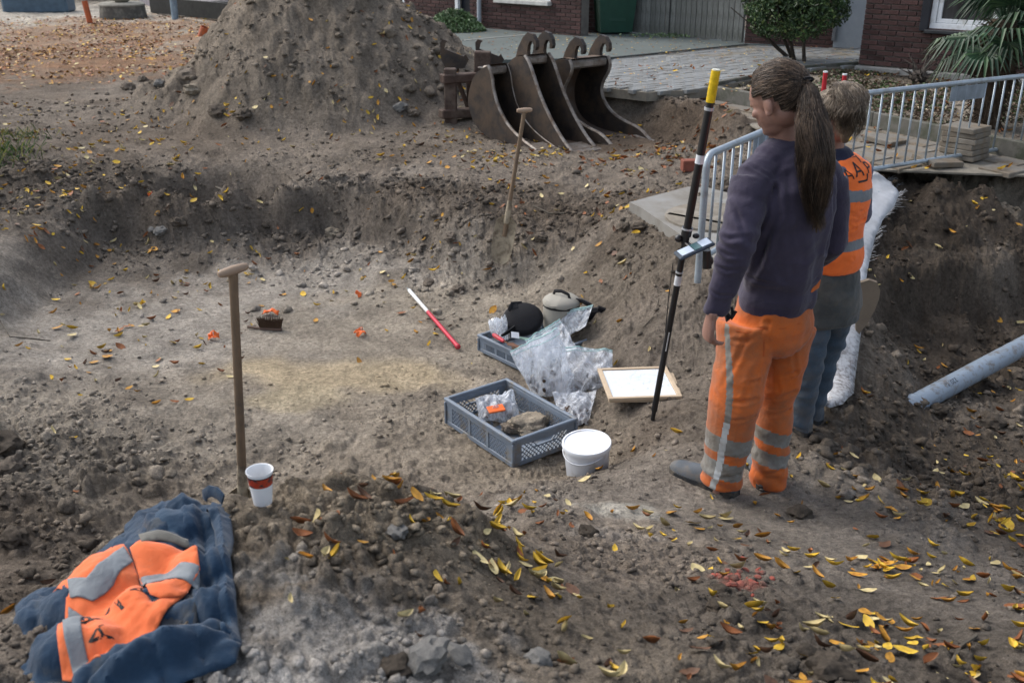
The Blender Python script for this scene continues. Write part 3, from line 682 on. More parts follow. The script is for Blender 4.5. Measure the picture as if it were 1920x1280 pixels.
# ---- foliage
def leafmat(name, col, rnd=.3, trans=.25):
    s_ = NT(name); n_ = s_.noise(3.5, 4, .7); cc_ = s_.ramp(n_, [(.3, tuple(v * .55 for v in col)), (.55, col), (.75, tuple(min(1, v * 1.9) for v in col))]); s_.set(color=cc_, rough=.5, spec=.4)
    return s_.m
def leafcloud(name, pts, nrms, size, mats_, parent=None, asp=.5, jit=.7, curl=.15):
    V = []; F = []; MI = []
    for p, n in zip(pts, nrms):
        d = (Vector(n) + Vector((random.gauss(0, jit), random.gauss(0, jit), random.gauss(0, jit)))).normalized(); t = d.orthogonal().normalized(); t = Matrix.Rotation(random.uniform(0, 6.28), 3, d) @ t; u = d.cross(t)
        L = size * random.uniform(.6, 1.3); W = L * asp; p = Vector(p); k = len(V)
        V += [p - t * L / 2, p + u * W / 2 + d * L * curl, p + t * L / 2 - d * L * curl, p - u * W / 2 + d * L * curl]; F.append((k, k + 1, k + 2, k + 3)); MI.append(random.choices(range(len(mats_)), [6, 3, 1][:len(mats_)])[0])
    o_ = mk(name, V, F, mats_, parent, False, MI); return o_
GR = [leafmat('leaf_dark', (.026, .055, .018)), leafmat('leaf_mid', (.065, .115, .035)), leafmat('leaf_light', (.12, .16, .05))]
BARK = mat('bark', (.045, .036, .028), .9, var=.4, scale=14, bump=.9, bdist=.01, bscale=40)
bp = PZ(1468, 117, .62)
TR = empty('round_bush', bp, 0, 'round clipped evergreen bush on several thin trunks in the bed corner', 'bush')
b = MB(); cz = .86
for px, py, tx in ((1478, 108, -.45), (1490, 118, .0), (1508, 122, .35), (1486, 112, -.15)):
    q0 = PZ(px, py, .60) - bp; q1 = Vector((tx * .5 + q0.x * .4, random.uniform(-.1, .1), .22)); q2 = Vector((tx * .9, random.uniform(-.2, .2), .45)); q3 = Vector((tx * 1.3, random.uniform(-.2, .2), .75))
    b.tube([q0, q1, q2, q3], [.03, .024, .018, .01], 7)
    for k in range(4): b.tube([q1.lerp(q2, random.random()), q2 + Vector((random.uniform(-.3, .3), random.uniform(-.3, .3), random.uniform(0, .3)))], [.014, .007], 5)
b.build('trunk', BARK, TR, True)
pts = []; ns = []
cc0 = Vector((.08, 0, .74)); lumps = [(cc0 + Vector((random.uniform(-.48, .48), random.uniform(-.45, .45), random.uniform(-.2, .3))), random.uniform(.22, .34)) for _ in range(26)]
for _ in range(11000):
    c0, r0 = random.choice(lumps); d = Vector((random.gauss(0, 1), random.gauss(0, 1), random.gauss(0, 1))).normalized(); p = c0 + d * r0 * random.uniform(.75, 1.03)
    q = p - cc0
    if q.z < -.43 + .1 * random.random() or any((p - c1).length < r1 * .6 for c1, r1 in lumps[:8]): continue
    pts.append(p); ns.append(d)
leafcloud('crown', pts, ns, .062, GR, TR, .5)
# fan palm
pb = PZ(1847, 238, .58)
PM = empty('fan_palm', pb, 0, 'short fan palm with shaggy trunk and dark fan leaves beside the house window', 'palm')
FIB = mat('palm_fibre', (.06, .042, .028), .95, var=.5, scale=20, bump=1, bdist=.02, bscale=30)
b = MB(); hT = .98; b.tube([(0, 0, -.05), (.0, 0, .25), (.01, 0, .5), (0, 0, .8), (0, 0, hT)], [.12, .13, .16, .2, .1], 14)
for k in range(420):
    a = random.uniform(0, 6.28); z = random.uniform(.05, hT); r_ = np.interp(z, [0, .25, .5, .8, 1], [.12, .13, .16, .2, .12]); p = Vector((r_ * math.cos(a), r_ * math.sin(a), z)); e = Vector((math.cos(a), math.sin(a), random.uniform(-1.6, .6))) * random.uniform(.04, .12)
    b.tube([p, p + e], [.008, .002], 4)
b.build('trunk', FIB, PM, True)
PF = [leafmat('palm_green', (.016, .045, .02)), leafmat('palm_green_light', (.05, .10, .04))]
for k in range(44):
    az = k * 2.399 + random.uniform(-.2, .2); el = R(78) - k / 44 * R(112) + random.uniform(-.1, .1); d = Vector((math.cos(az) * math.cos(el), math.sin(az) * math.cos(el), math.sin(el)))
    if d.x < -.45 and d.z > -.15: continue
    Lp = random.uniform(.28, .46); c0 = Vector((0, 0, hT - .05)); c1 = c0 + d * Lp + Vector((0, 0, -.03)); up = Vector((0, 0, 1)); side = d.cross(up); side = side.normalized() if side.length > .05 else Vector((1, 0, 0)); nn = side.cross(d)
    q = MB(); q.tube([c0, c0.lerp(c1, .5) + Vector((0, 0, .02)), c1], [.013, .009, .007], 5, 0)
    nb = 22; RL = random.uniform(.36, .5)
    for j in range(nb):
        a = (j / (nb - 1) - .5) * R(250); dd = d * math.cos(a) + side * math.sin(a); bw = .017; L = RL * (1 - .25 * abs(a) / R(125)) * random.uniform(.9, 1.05)
        per = nn.cross(dd); drop = Vector((0, 0, -.13 * random.uniform(.5, 1.6))); m0 = c1 + dd * L * .55 + nn * .03; e0 = c1 + dd * L + drop
        n0 = len(q.V); q.V += [c1, m0 + per * bw, m0 - nn * .01, m0 - per * bw, e0]; q.F += [(n0, n0 + 1, n0 + 2), (n0, n0 + 2, n0 + 3), (n0 + 1, n0 + 4, n0 + 2), (n0 + 2, n0 + 4, n0 + 3)]; q.M += [random.random() < .3] * 4
    q.build('frond', PF, PM)
# cut branches on the driveway
hp = PZ(852, 58, .66); pts = []; ns = []
for _ in range(2600):
    a = random.uniform(0, 6.28); r_ = math.sqrt(random.random()); x, y = .55 * r_ * math.cos(a), .4 * r_ * math.sin(a); z = .34 * (1 - r_ ** 2) * random.uniform(.7, 1.1); pts.append(Vector((x, y, z))); ns.append(Vector((x, y, .3)))
CUTL = [leafmat('cut_leaf', (.09, .15, .055)), leafmat('cut_leaf_pale', (.22, .3, .16)), leafmat('cut_leaf_dark', (.03, .06, .02))]
e = empty('cut_branches', hp, 0, 'heap of cut leafy green branches lying on the green driveway', 'branches'); leafcloud('foliage', pts, ns, .07, CUTL, e)
b = MB()
for k in range(12): a = random.uniform(0, 6.28); b.tube([(.1 * math.cos(a), .1 * math.sin(a), .03), (.55 * math.cos(a), .4 * math.sin(a), .06)], [.012, .005], 5)
b.build('twig', BARK, e)
hp = PZ(1285, 70, .66); e = empty('cut_branches', hp, 0, 'thin scatter of pale clippings at the foot of the wooden gate', 'branches')
pts = [Vector((random.gauss(0, .42), random.gauss(0, .12), random.uniform(.01, .06))) for _ in range(420)]; leafcloud('foliage', pts, [Vector((0, 0, 1))] * 420, .05, CUTL, e)
# undergrowth in the planting bed
N = 42000; bx = np.array([p.x for p in BED_P]); by = np.array([p.y for p in BED_P]); x = np.random.uniform(bx.min(), min(bx.max(), 8), N); y = np.random.uniform(by.min(), by.max(), N)
dens = sstep(-.25, .35, fbm(x * 1.4, y * 1.4, 3, 200)); ok = poly_in(x, y, BED_P) & (np.random.rand(N) < dens); x = x[ok]; y = y[ok]; z = H(x, y)
LIT = leafmat('dead_leaf_brown', (.10, .065, .04)); GRS = leafmat('bed_green', (.05, .085, .022))
pts = [Vector((a, b_, c_ + random.uniform(.0, .03))) for a, b_, c_ in zip(x, y, z)]
o = leafcloud('ground_cover', pts, [Vector((0, 0, 1))] * len(pts), .055, [LIT, GRS, leafmat('dead_leaf_pale', (.3, .25, .16))], None, .55, .6); tag(o, 'dead leaves and low green weeds covering the planting bed', 'ground cover', kind='stuff')
# grubbed-up root
rb = PZ(1722, 150, .60); b = MB()
for k in range(26):
    a = random.uniform(0, 6.28); el = random.uniform(.1, 1.3); L = random.uniform(.14, .36); d = Vector((math.cos(a) * math.cos(el), math.sin(a) * math.cos(el), math.sin(el))); p1 = d * L * .5 + Vector((random.uniform(-.03, .03), 0, random.uniform(-.02, .05)))
    b.tube([(0, 0, .03), p1, d * L + Vector((random.uniform(-.06, .06), random.uniform(-.06, .06), 0))], [.022, .012, .003], 5)
b.ell((0, 0, .04), (.11, .09, .08)); o = b.build('tree_root', mat('dead_root', (.06, .05, .042), .95, var=.6, scale=20, bump=1, bscale=40), None, True); o.location = rb; tag(o, 'grubbed-up dead shrub root sticking up in the planting bed', 'root')
# red and white marker posts behind the people
RED = mat('red_paint', (.42, .02, .03), .5, var=.2, dirt=(.2, .05, .05), dirt_amt=.2)
for (px, py, ex, ey, lb) in ((1548, 136, -10, 60, 'red wooden marker peg standing left of the woman in the orange vest'), (1584, 141, -12, 62, 'shorter red marker peg just above the blonde ponytail')):
    top = PY(px, py, 9.6); bot = PY(px + ex, py + ey + 30, 9.6); b = MB(); b.tube([bot, top], .022, 8); b.tube([top, top + (top - bot).normalized() * .012], .022, 8, 1); o = b.build('marker_peg', [RED, WHITE]); tag(o, lb, 'peg', 'red marker pegs')

# ---- crowd barriers
ZINC = mat('galvanised', (.31, .36, .40), .38, .35, var=.15, scale=14, bump=.15, dirt=(.2, .2, .19), dirt_amt=.3, spec=.5)
def barrier(A, B, zt, zb, zf, n, label, plate=None, post0=False):
    e = empty('crowd_barrier', (0, 0, 0), 0, label, 'barrier', 'galvanised crowd barriers')
    d = (B - A).normalized(); up = Vector((0, 0, 1)); P = lambda s_, z: Vector((A.x, A.y, 0)) + Vector((d.x, d.y, 0)) * s_ + up * z; L = (V2(B) - V2(A)).length; d = (V2(B) - V2(A)).normalized()
    r0 = .021; cr = .07
    arc = lambda s0, sg: [P(s0 + sg * cr * (1 - math.sin(t)), zt - cr * (1 - math.cos(t))) for t in [PI / 2 * k / 5 for k in range(6)]]
    MB().tube([P(0, zf)] + [P(0, zt - cr)] + [P(cr * (1 - math.cos(t)), zt - cr + cr * math.sin(t)) for t in [PI / 2 * k / 5 for k in range(1, 6)]] + [P(L - cr * (1 - math.cos(t)), zt - cr + cr * math.sin(t)) for t in [PI / 2 * k / 5 for k in range(5, 0, -1)]] + [P(L, zt - cr), P(L, zf)], r0, 12, up=d.cross(up)).build('top_rail', ZINC, e, True)
    MB().tube([P(0, zb), P(L, zb)], .018, 10).build('bottom_rail', ZINC, e, True)
    bm2 = MB().tube([(0, 0, zb), (0, 0, zt)], .0085, 8); bme = D.meshes.new('bar'); bme.from_pydata([tuple(v) for v in bm2.V], [], bm2.F); bme.materials.append(ZINC); bme.polygons.foreach_set('use_smooth', [True] * len(bme.polygons))
    for k in range(1, n):
        o_ = D.objects.new('bar', bme); COL.objects.link(o_); o_.parent = e; q = P(L * k / n, 0); o_.location = q
    for s_ in ((L - .25,) if post0 else (.25, L - .25)):
        q = P(s_, 0); side = d.cross(up); m_ = MB(); m_.tube([q + side * .24 + up * zf, q + side * .2 + up * (zf + .03), q - side * .2 + up * (zf + .03), q - side * .24 + up * zf], .014, 8); m_.tube([q + up * zf, q + up * zb], .014, 8); m_.build('foot', ZINC, e, True)
    if plate:
        s0, s1 = plate; q = P((s0 + s1) / 2, zt - .085); m_ = MB(); m_.box(q, (s1 - s0, .004, .13), Matrix((d, d.cross(up), up)).transposed()); m_.build('name_plate', mat('plate_grey', (.22, .26, .30), .5, .3), e)
    return e
A1 = PZ(1326, 291, 1.16); B1 = PZ(1588, 180, 1.16); J = PZ(1592, 178, 1.16); E2 = PZ(1925, 142, 1.16); E2 = J + (E2 - J).normalized() * 3.1
barrier(A1, B1, 1.16, .54, .40, 20, 'grey tubular crowd barrier running back beside the long-haired person', (.7, .95), True)
barrier(J, E2, 1.16, .545, .38, 25, 'grey tubular crowd barrier crossing in front of the slab stack and palm', None)
# its name plate hangs between two bars of the second barrier
dJ = (V2(E2) - V2(J)).normalized(); plJ = Plane(Vector((J.x, J.y, 0)), Vector((E2.x, E2.y, 0))); a0, _ = plJ.at(1784, 160); a1, _ = plJ.at(1848, 155)
par = [o_ for o_ in COL.objects if o_.name.startswith('crowd_barrier')][-1]
MB().box(plJ.P((a0 + a1) / 2, 1.16 - .085, .006), (a1 - a0, .004, .12), plJ.M()).build('name_plate', mat('plate_grey', (.2, .24, .28), .5), par)

# ---- slab stack
stack = PZ(1823, 304, .5)
for k in range(6):
    m_ = MB(); m_.box((0, 0, 0), (.30, .30, .044), bev=.005); o = m_.build('paving_slab', SLAB); z = .5 + .022 + k * .046
    o.location = (stack.x + random.uniform(-.015, .015), stack.y + .2 + random.uniform(-.015, .015), z); o.rotation_euler = (random.uniform(-.015, .015), random.uniform(-.015, .015), R(40) + random.uniform(-.09, .09))
    tag(o, ['lowest', 'second from bottom', 'third from bottom', 'fourth from bottom', 'second from top', 'topmost'][k] + ' worn concrete slab in the stack behind the barrier', 'slab', 'stacked paving slabs')
for (px, py, rz, lb) in ((1758, 300, .3, 'loose slab lying flat left of the slab stack'), (1660, 262, .7, 'tilted loose slab on the footpath edge behind the orange vest')):
    p = PZ(px, py, .53); m_ = MB(); m_.box((0, 0, 0), (.30, .30, .044), bev=.005); o = m_.build('paving_slab', SLAB); o.location = p; o.rotation_euler = (.08, .05, rz); tag(o, lb, 'slab')

# ---- wheelie bin
wb = PZ(1147, 61, .66); e = empty('wheelie_bin', wb, R(8), 'dark green wheelie bin standing against the brick wall', 'bin')
BING = mat('bin_green', (.012, .055, .035), .5, var=.15, bump=.1, spec=.4)
b = MB(); prof = [(-.26, -.33, .26, .25, .04), (-.29, -.36, .29, .33, .95)]
V = [(-.27, -.34, .03), (.27, -.34, .03), (.27, .26, .03), (-.27, .26, .03), (-.35, -.42, .98), (.35, -.42, .98), (.35, .36, .98), (-.35, .36, .98)]
b.add(V, [(3, 2, 1, 0), (0, 1, 5, 4), (1, 2, 6, 5), (2, 3, 7, 6), (3, 0, 4, 7)]); b.box((0, -.03, .96), (.74, .82, .05), bev=.015); b.box((0, -.345, .5), (.3, .03, .6), bev=.01); o = b.build('body', BING, e)
b = MB(); b.box((0, -.02, 1.03), (.72, .84, .07), bev=.03); b.box((0, .4, 1.0), (.5, .06, .05), bev=.01); b.build('lid', BING, e)
for sx in (-.33, .33):
    b = MB(); b.lathe([(0, -.025), (.10, -.025), (.11, 0), (.10, .025), (0, .025)], 18, (sx, .26, .11), Matrix.Rotation(PI / 2, 3, 'Y')); b.build('wheel', mat('black_rubber', (.015, .015, .016), .7), e, True)

# ---- far left: pipes, lamp post, manhole ring, crate and edging
ORP = mat('orange_pvc', (.42, .10, .035), .5, var=.15, dirt=(.2, .09, .05), dirt_amt=.3)
def pipe(name, a, b_, r_, m, label, wall=.006):
    a, b_ = Vector(a), Vector(b_); t = (b_ - a).normalized(); M = Matrix((t.orthogonal().normalized(), t.cross(t.orthogonal().normalized()), t)).transposed(); L = (b_ - a).length
    q = MB().lathe([(r_ - wall, L - .25), (r_ - wall, L), (r_, L), (r_, 0)], 20, a, M); o_ = q.build(name, m, None, True); tag(o_, label, 'pipe'); return o_
p = hit(170, 44, False); pipe('sewer_pipe', p - Vector((0, 0, .1)), p + Vector((-.06, 0, .46)), .062, ORP, 'upright orange sewer pipe standing in the far leaf-strewn roadbed')
p = hit(384, 68, False); pipe('sewer_pipe', p - Vector((.1, 0, .1)), p + Vector((.03, -.02, .17)), .085, ORP, 'short orange pipe stub at the foot of the spoil heap')
p = hit(329, 38, False); b = MB().tube([p - Vector((0, 0, .1)), p + Vector((0, 0, 3.2))], .075, 12); b.box(p + Vector((0, 0, .9)), (.1, .17, .3), bev=.02); o = b.build('lamp_post', mat('post_grey', (.20, .26, .31), .5), None, True); tag(o, 'grey blue lamp post behind the sand path', 'lamp post')
p = hit(232, 34, False); e = empty('manhole_ring', p, 0, 'concrete manhole ring with a stone on top beside the sand path', 'manhole')
CONC = mat('dark_concrete', (.09, .085, .075), .95, bump=.8, dirt=(.2, .19, .16), dirt_amt=.4)
MB().lathe([(.36, .3), (.48, .3), (.52, 0)], 20).build('ring', CONC, e, True); MB().lathe([(0, .34), (.44, .34), (.5, .3), (.5, .27)], 20).build('lid', mat('manhole_lid', (.2, .19, .16), .9), e, True)
b = MB(); b.ell((0, 0, 0), (.26, .2, .16), 10, 6); o = b.build('boulder', mat('pale_stone', (.27, .25, .2), .9, bump=.8), None, True); o.location = p + Vector((0, 0, .48)); tag(o, 'pale round stone lying on the manhole ring', 'stone')
p = hit(75, 22, False); e = empty('storage_box', p, .1, 'blue grey storage box standing at the far edge of the site', 'box'); b = MB(); b.box((0, 0, .25), (1.5, .7, .55), bev=.05); b.build('body', mat('box_blue', (.07, .11, .15), .5), e); b = MB(); b.box((0, 0, .56), (1.55, .75, .08), bev=.03); b.build('lid', mat('box_lid', (.14, .18, .22), .5), e)
DK = mat('dark_timber', (.035, .035, .032), .85)
fr_ = [(285, 9, 620, 40, 'front'), (400, 18, 640, 26, 'back')]
for (x0, y0, x1, y1, nm), lb in zip(fr_, ('dark raised timber edging along the sand path', 'second dark timber edging behind the lamp post')):
    q = MB().bar(PZ(x0, y0, .62), PZ(x1, y1, .62), .12, .35); o = q.build('timber_edging', DK); tag(o, lb, 'edging')
GRV = mat('lilac_gravel', (.21, .19, .21), .95, bump=.9, bscale=30)
q = MB().prism([(p.x, p.y) for p in (PZ(300, 8, .62), PZ(640, 38, .62), PZ(900, 12, .62), PZ(620, -30, .62), PZ(200, -30, .62))], (0, 0, .45), (1, 0, 0), (0, 1, 0), (0, 0, .2)); o = q.build('gravel_yard', GRV); tag(o, 'lilac grey gravel front yard behind the timber edging', kind='structure')
HG = [leafmat('hedge_dark', (.012, .022, .01)), leafmat('hedge_mid', (.03, .045, .018))]
for k, (px, py, w_, h_, lb) in enumerate(((60, -8, 3.2, 1.4, 'dark low shrubbery behind the blue grey box'), (330, -14, 5.5, 1.3, 'dark hedge behind the sand path and lamp post'), (470, 6, 1.0, .8, 'small dark shrub in the gravel yard'))):
    p = PZ(px, py, .55); pts = []; ns = []
    for _ in range(2600 if k < 2 else 900):
        d = Vector((random.gauss(0, 1), random.gauss(0, 1), abs(random.gauss(0, 1)))).normalized(); q = Vector((d.x * w_, d.y * .8, d.z * h_)) * random.uniform(.7, 1.05); pts.append(q); ns.append(d)
    e = empty('shrub', p, 0, lb, 'shrub'); leafcloud('foliage', pts, ns, .16, HG, e); b = MB(); b.ell((0, 0, .1), (w_ * .75, .6, h_ * .75)); b.build('inner_twigs', BARK, e)
# ================================================================= things in and round the dig
UP = Vector((0, 0, 1))
STEEL = mat('rusty_steel', (.036, .031, .029), .6, .35, var=.4, scale=6, bump=.5, bdist=.004, bscale=50, dirt=(.085, .06, .042), dirt_amt=.7, dscale=4, spec=.4)
STEEL2 = mat('worn_steel_edge', (.24, .215, .19), .5, .4, var=.35, scale=10, bump=.5, dirt=(.12, .085, .06), dirt_amt=.6, dscale=8)
STEELI = mat('lightened_inner_steel', (.15, .125, .105), .6, .2, var=.35, scale=5, bump=.4, dirt=(.12, .075, .05), dirt_amt=.7, dscale=3)  # bucket steel in a lighter colour, offsetting the shade inside the enclosed shell
def arc_poly(cx, cz, ro, ri, a0, a1, n=10):
    return [(cx + ro * math.cos(R(a0 + (a1 - a0) * k / n)), cz + ro * math.sin(R(a0 + (a1 - a0) * k / n))) for k in range(n + 1)] + [(cx + ri * math.cos(R(a1 + (a0 - a1) * k / n)), cz + ri * math.sin(R(a1 + (a0 - a1) * k / n))) for k in range(n + 1)]
def smooth_profile(P, closed=False, it=2):
    for _ in range(it):
        Q = [P[0]]
        for a, b_ in zip(P[:-1], P[1:]): Q += [(a[0] * .75 + b_[0] * .25, a[1] * .75 + b_[1] * .25), (a[0] * .25 + b_[0] * .75, a[1] * .25 + b_[1] * .75)]
        P = Q + [P[-1]]
    return P
def dig_bucket(tip, wv, front, back, label, hooks=True, bar=True, SX=1.15, SZ=.84):
    """front/back: outlines of the side plate from the tip up and over, (forward, height)"""
    tip = Vector(tip); wl = wv.length; w_ = wv.normalized(); f = w_.cross(UP); f = f if f.y < 0 else -f
    e = empty('digger_bucket', tip, 0, label, 'bucket', 'digger buckets beside the spoil heap')
    front = [(a * SX, z * SZ) for a, z in front]; back = [(a * SX, z * SZ) for a, z in back]; fp_, bp_ = smooth_profile(front), smooth_profile(back); poly = fp_ + bp_[::-1][1:-1]
    for k, o_ in enumerate((Vector((0, 0, 0)), w_ * (wl - .034))):
        b_ = MB(); b_.prism(poly, o_, f, UP, w_ * .034); ob = b_.build('side_plate', STEEL, e)
        b_ = MB(); pts = [o_ + w_ * .017 + f * a + UP * z for a, z in fp_]; b_.tube(pts, (.020), 6); b_.build('wear_edge', STEEL2, ob, True)
    V = []; F = []; n = len(bp_)
    for a, z in bp_:
        for s_, off in ((.02, 0), (wl - .02, 0)): V.append(w_ * s_ + f * (a + .012) + UP * (z + .012))
    for a, z in bp_:
        for s_ in (.02, wl - .02): V.append(w_ * s_ + f * (a - .006) + UP * (z - .006))
    for i in range(n - 1):
        F.append((2 * i, 2 * i + 1, 2 * i + 3, 2 * i + 2)); F.append((2 * n + 2 * i, 2 * n + 2 * i + 2, 2 * n + 2 * i + 3, 2 * n + 2 * i + 1))
    mk('shell', V, F, STEELI, e, True)
    b_ = MB(); b_.prism([(.10, -.012), (-.20, .012), (-.20, .03), (.10, .0)], w_ * .0, f, UP, w_ * wl); b_.build('cutting_edge', STEEL2, e)
    tf, tz = fp_[-1]
    if bar:
        b_ = MB(); b_.box(w_ * wl / 2 + f * (tf - .06) + UP * (tz - .055), (wl - .05, .14, .09), Matrix((w_, w_.cross(UP), UP)).transposed(), bev=.02); b_.build('top_bar', STEEL2, e)
    if hooks:
        for s_ in (wl * .16, wl * .78):
            b_ = MB(); b_.prism([(-.17, -.08), (-.11, .07), (-.03, .18), (.05, .235), (.13, .22), (.185, .16), (.195, .10), (.18, .065), (.155, .06), (.145, .085), (.15, .115), (.125, .15), (.085, .145), (.055, .10), (.045, .04), (.06, -.08)], w_ * s_ + f * (tf - .06) + UP * tz, f, UP, w_ * .045); b_.build('hook', STEEL, e)
    b_ = MB(); b_.box(w_ * wl / 2 + f * (tf - .16) + UP * (tz - .05), (wl * .7, .16, .03), Matrix((w_, w_.cross(UP), UP)).transposed(), bev=.01); b_.build('mount_plate', STEEL, e)
    return e
tip3 = PZ(1146, 275, .2); wv3 = PZ(1221, 262, .2) - tip3; wdir = wv3.normalized()
fr3 = [(0, 0), (-.14, .12), (-.36, .17), (-.52, .24), (-.64, .36), (-.70, .50), (-.68, .64), (-.60, .78), (-.58, .88), (-.62, .97)]
bk3 = [(0, 0), (-.3, .0), (-.66, -.01), (-.92, .06), (-1.06, .22), (-1.1, .45), (-1.04, .68), (-.92, .86), (-.78, .97), (-.62, .97)]
dig_bucket(tip3, wv3, fr3, bk3, 'widest rusty digger bucket with two hooks, at the right end of the row')
tip2 = PZ(1070, 284, .2)
fr2 = [(0, 0), (-.12, .10), (-.3, .33), (-.46, .6), (-.56, .85), (-.62, .98), (-.68, 1.05)]
bk2 = [(0, 0), (-.3, .0), (-.7, .0), (-.95, .12), (-1.06, .4), (-1.02, .7), (-.9, .95), (-.8, 1.03), (-.68, 1.05)]
dig_bucket(tip2, wdir * .36, fr2, bk2, 'middle digger bucket with lichen-stained straight side plate')
tip1 = PZ(1004, 283, .2)
fr1 = [(0, 0), (-.2, .08), (-.4, .2), (-.56, .4), (-.64, .62), (-.66, .8), (-.72, .92)]
bk1 = [(0, 0), (-.3, -.01), (-.7, .0), (-.92, .12), (-1.04, .36), (-1.02, .55), (-.92, .8), (-.72, .92)]
dig_bucket(tip1, wdir * .30, fr1, bk1, 'narrow digger bucket beside the steel frame, leftmost of three', hooks=False)
# fork carriage frame
e = empty('fork_carriage', PZ(850, 235, .2), 0, 'rusty steel fork carriage frame with two upright hooks beside the spoil heap', 'frame'); o0 = Vector(e.location)
def Lp(px, py, Y): return PY(px, py, Y) - o0
RUST = mat('rust_brown_steel', (.075, .05, .04), .75, .2, var=.4, bump=.5, dirt=(.13, .1, .08), dirt_amt=.5)
for (a, b_, w1, w2, nm) in ((Lp(844, 128, 11.5), Lp(846, 238, 11.5), .14, .1, 'post'), (Lp(905, 96, 11.7), Lp(903, 240, 11.7), .19, .12, 'post'), (Lp(828, 148, 11.45), Lp(900, 144, 11.65), .1, .14, 'crossbar'), (Lp(826, 214, 11.45), Lp(900, 210, 11.65), .1, .14, 'crossbar'), (Lp(880, 140, 11.8), Lp(884, 236, 11.8), .08, .08, 'brace'), (Lp(858, 150, 11.75), Lp(880, 208, 11.75), .05, .06, 'brace')):
    q = MB(); d = (b_ - a)
    if abs(d.z) > .3: q.bar(a, b_, w1, w2, up=(0, 1, 0), bev=.012)
    else: q.bar(a, b_, w2, w1, up=(0, 0, 1), bev=.012)
    q.build(nm, RUST, e)
for (x0, Y0) in ((833, 11.9), (899, 12.1)):
    q = MB(); P_ = [(x0 - 6, 112), (x0 - 8, 80), (x0 - 3, 74), (x0 + 6, 77), (x0 + 2, 82), (x0, 92), (x0 + 36, 106), (x0 + 40, 102), (x0 + 46, 112), (x0 + 38, 128), (x0 + 4, 132)]
    V = [Lp(a, b_, Y0) for a, b_ in P_]; V += [v + Vector((.0, .05, 0)) for v in V]; n = len(P_); q.add(V, [tuple(range(n)), tuple(range(n, 2 * n))[::-1]] + [(i, n + i, n + (i + 1) % n, (i + 1) % n) for i in range(n)]); q.build('hook_plate', STEEL, e)

# ---- shovels
WOOD = mat('ash_wood', (.17, .118, .075), .65, var=.2, scale=5, stretch=(12, 12, 1), bump=.25, dirt=(.12, .09, .065), dirt_amt=.5, dscale=8)
WOODG = mat('worn_grip_wood', (.30, .215, .15), .6, var=.15, scale=5, bump=.15)
BLADE = mat('muddy_blade', (.34, .29, .21), .7, .2, var=.3, bump=.5, dirt=(.13, .1, .07), dirt_amt=.6, dscale=14)
def shovel(top, bot, grip, label, r0=.017, blade=True, yaw=0, face=None):
    top, bot = Vector(top), Vector(bot); e_ = empty('shovel', bot, 0, label, 'shovel', 'T-handled shovels stuck in the soil'); t = (top - bot).normalized(); T_ = top - bot
    MB().tube([T_ * .12, T_ * .5 + Vector((0, 0.004, 0)), T_ * .93, T_], [r0 * 1.15, r0, r0 * .95, r0 * 1.05], 14).build('shaft', WOOD, e_, True)
    g = Vector(grip); gl = g.length; gd = g.normalized(); q = MB(); q.tube([T_ - gd * gl / 2 * s_ + t * .012 for s_ in (1.0, .97, .75, .3, 0, -.3, -.75, -.97, -1.0)], [.004, .0115, .0165, .0185, .020, .0185, .0165, .0115, .004], 14); q.build('grip', WOODG, e_, True)
    fd = (Vector(face) if face else Vector((0, -1, 0))); rgt = t.cross(fd).normalized(); fd = rgt.cross(t).normalized()
    V = []; F = []; rows = [(.30, .03, .0), (.27, .06, .0), (.25, .085, .0), (.12, .088, -.01), (0.02, .085, -.018), (-.05, .07, -.02), (-.09, .03, -.02)]
    for th in (0, -.004):
        for s_, hw, dp in rows:
            for k in range(7):
                u = (k / 6 * 2 - 1); V.append(t * s_ + rgt * hw * u - fd * (dp + .018 * (1 - u * u)) + fd * th + fd * .012)
    n = len(rows); F = grid_faces(n, 7) + [tuple(i + n * 7 for i in f_[::-1]) for f_ in grid_faces(n, 7)]
    rim = [i * 7 for i in range(n)] + [(n - 1) * 7 + k for k in range(1, 7)] + [i * 7 + 6 for i in range(n - 2, -1, -1)] + [k for k in range(5, 0, -1)]
    F += [(rim[i], rim[i + 1], rim[i + 1] + n * 7, rim[i] + n * 7) for i in range(-1, len(rim) - 1)]
    mk('blade', V, F, BLADE, e_, True)
    MB().tube([t * .24, t * .42], [.026, .019], 12).build('socket', BLADE, e_, True)
    return e_
t1 = PY(437, 512, 3.72); b1 = PY(457, 962, 3.80); d1 = (b1 - t1).normalized(); b1 = t1 + d1 * 1.32
g1 = PY(467, 501, 3.72) - PY(410, 519, 3.64)
shovel(t1, b1, g1, 'tall wooden T-handled shovel standing behind the coffee cup and folded coat', .0185)
gb = hit(941, 482, False); t2 = PY(983, 210, gb.y - .05); shovel(t2, gb + Vector((0, -.06, .06)), (.118, .02, .004), 'smaller T-handled shovel stuck in the bank in front of the digger buckets', .016, face=(-.25, -1, .1))

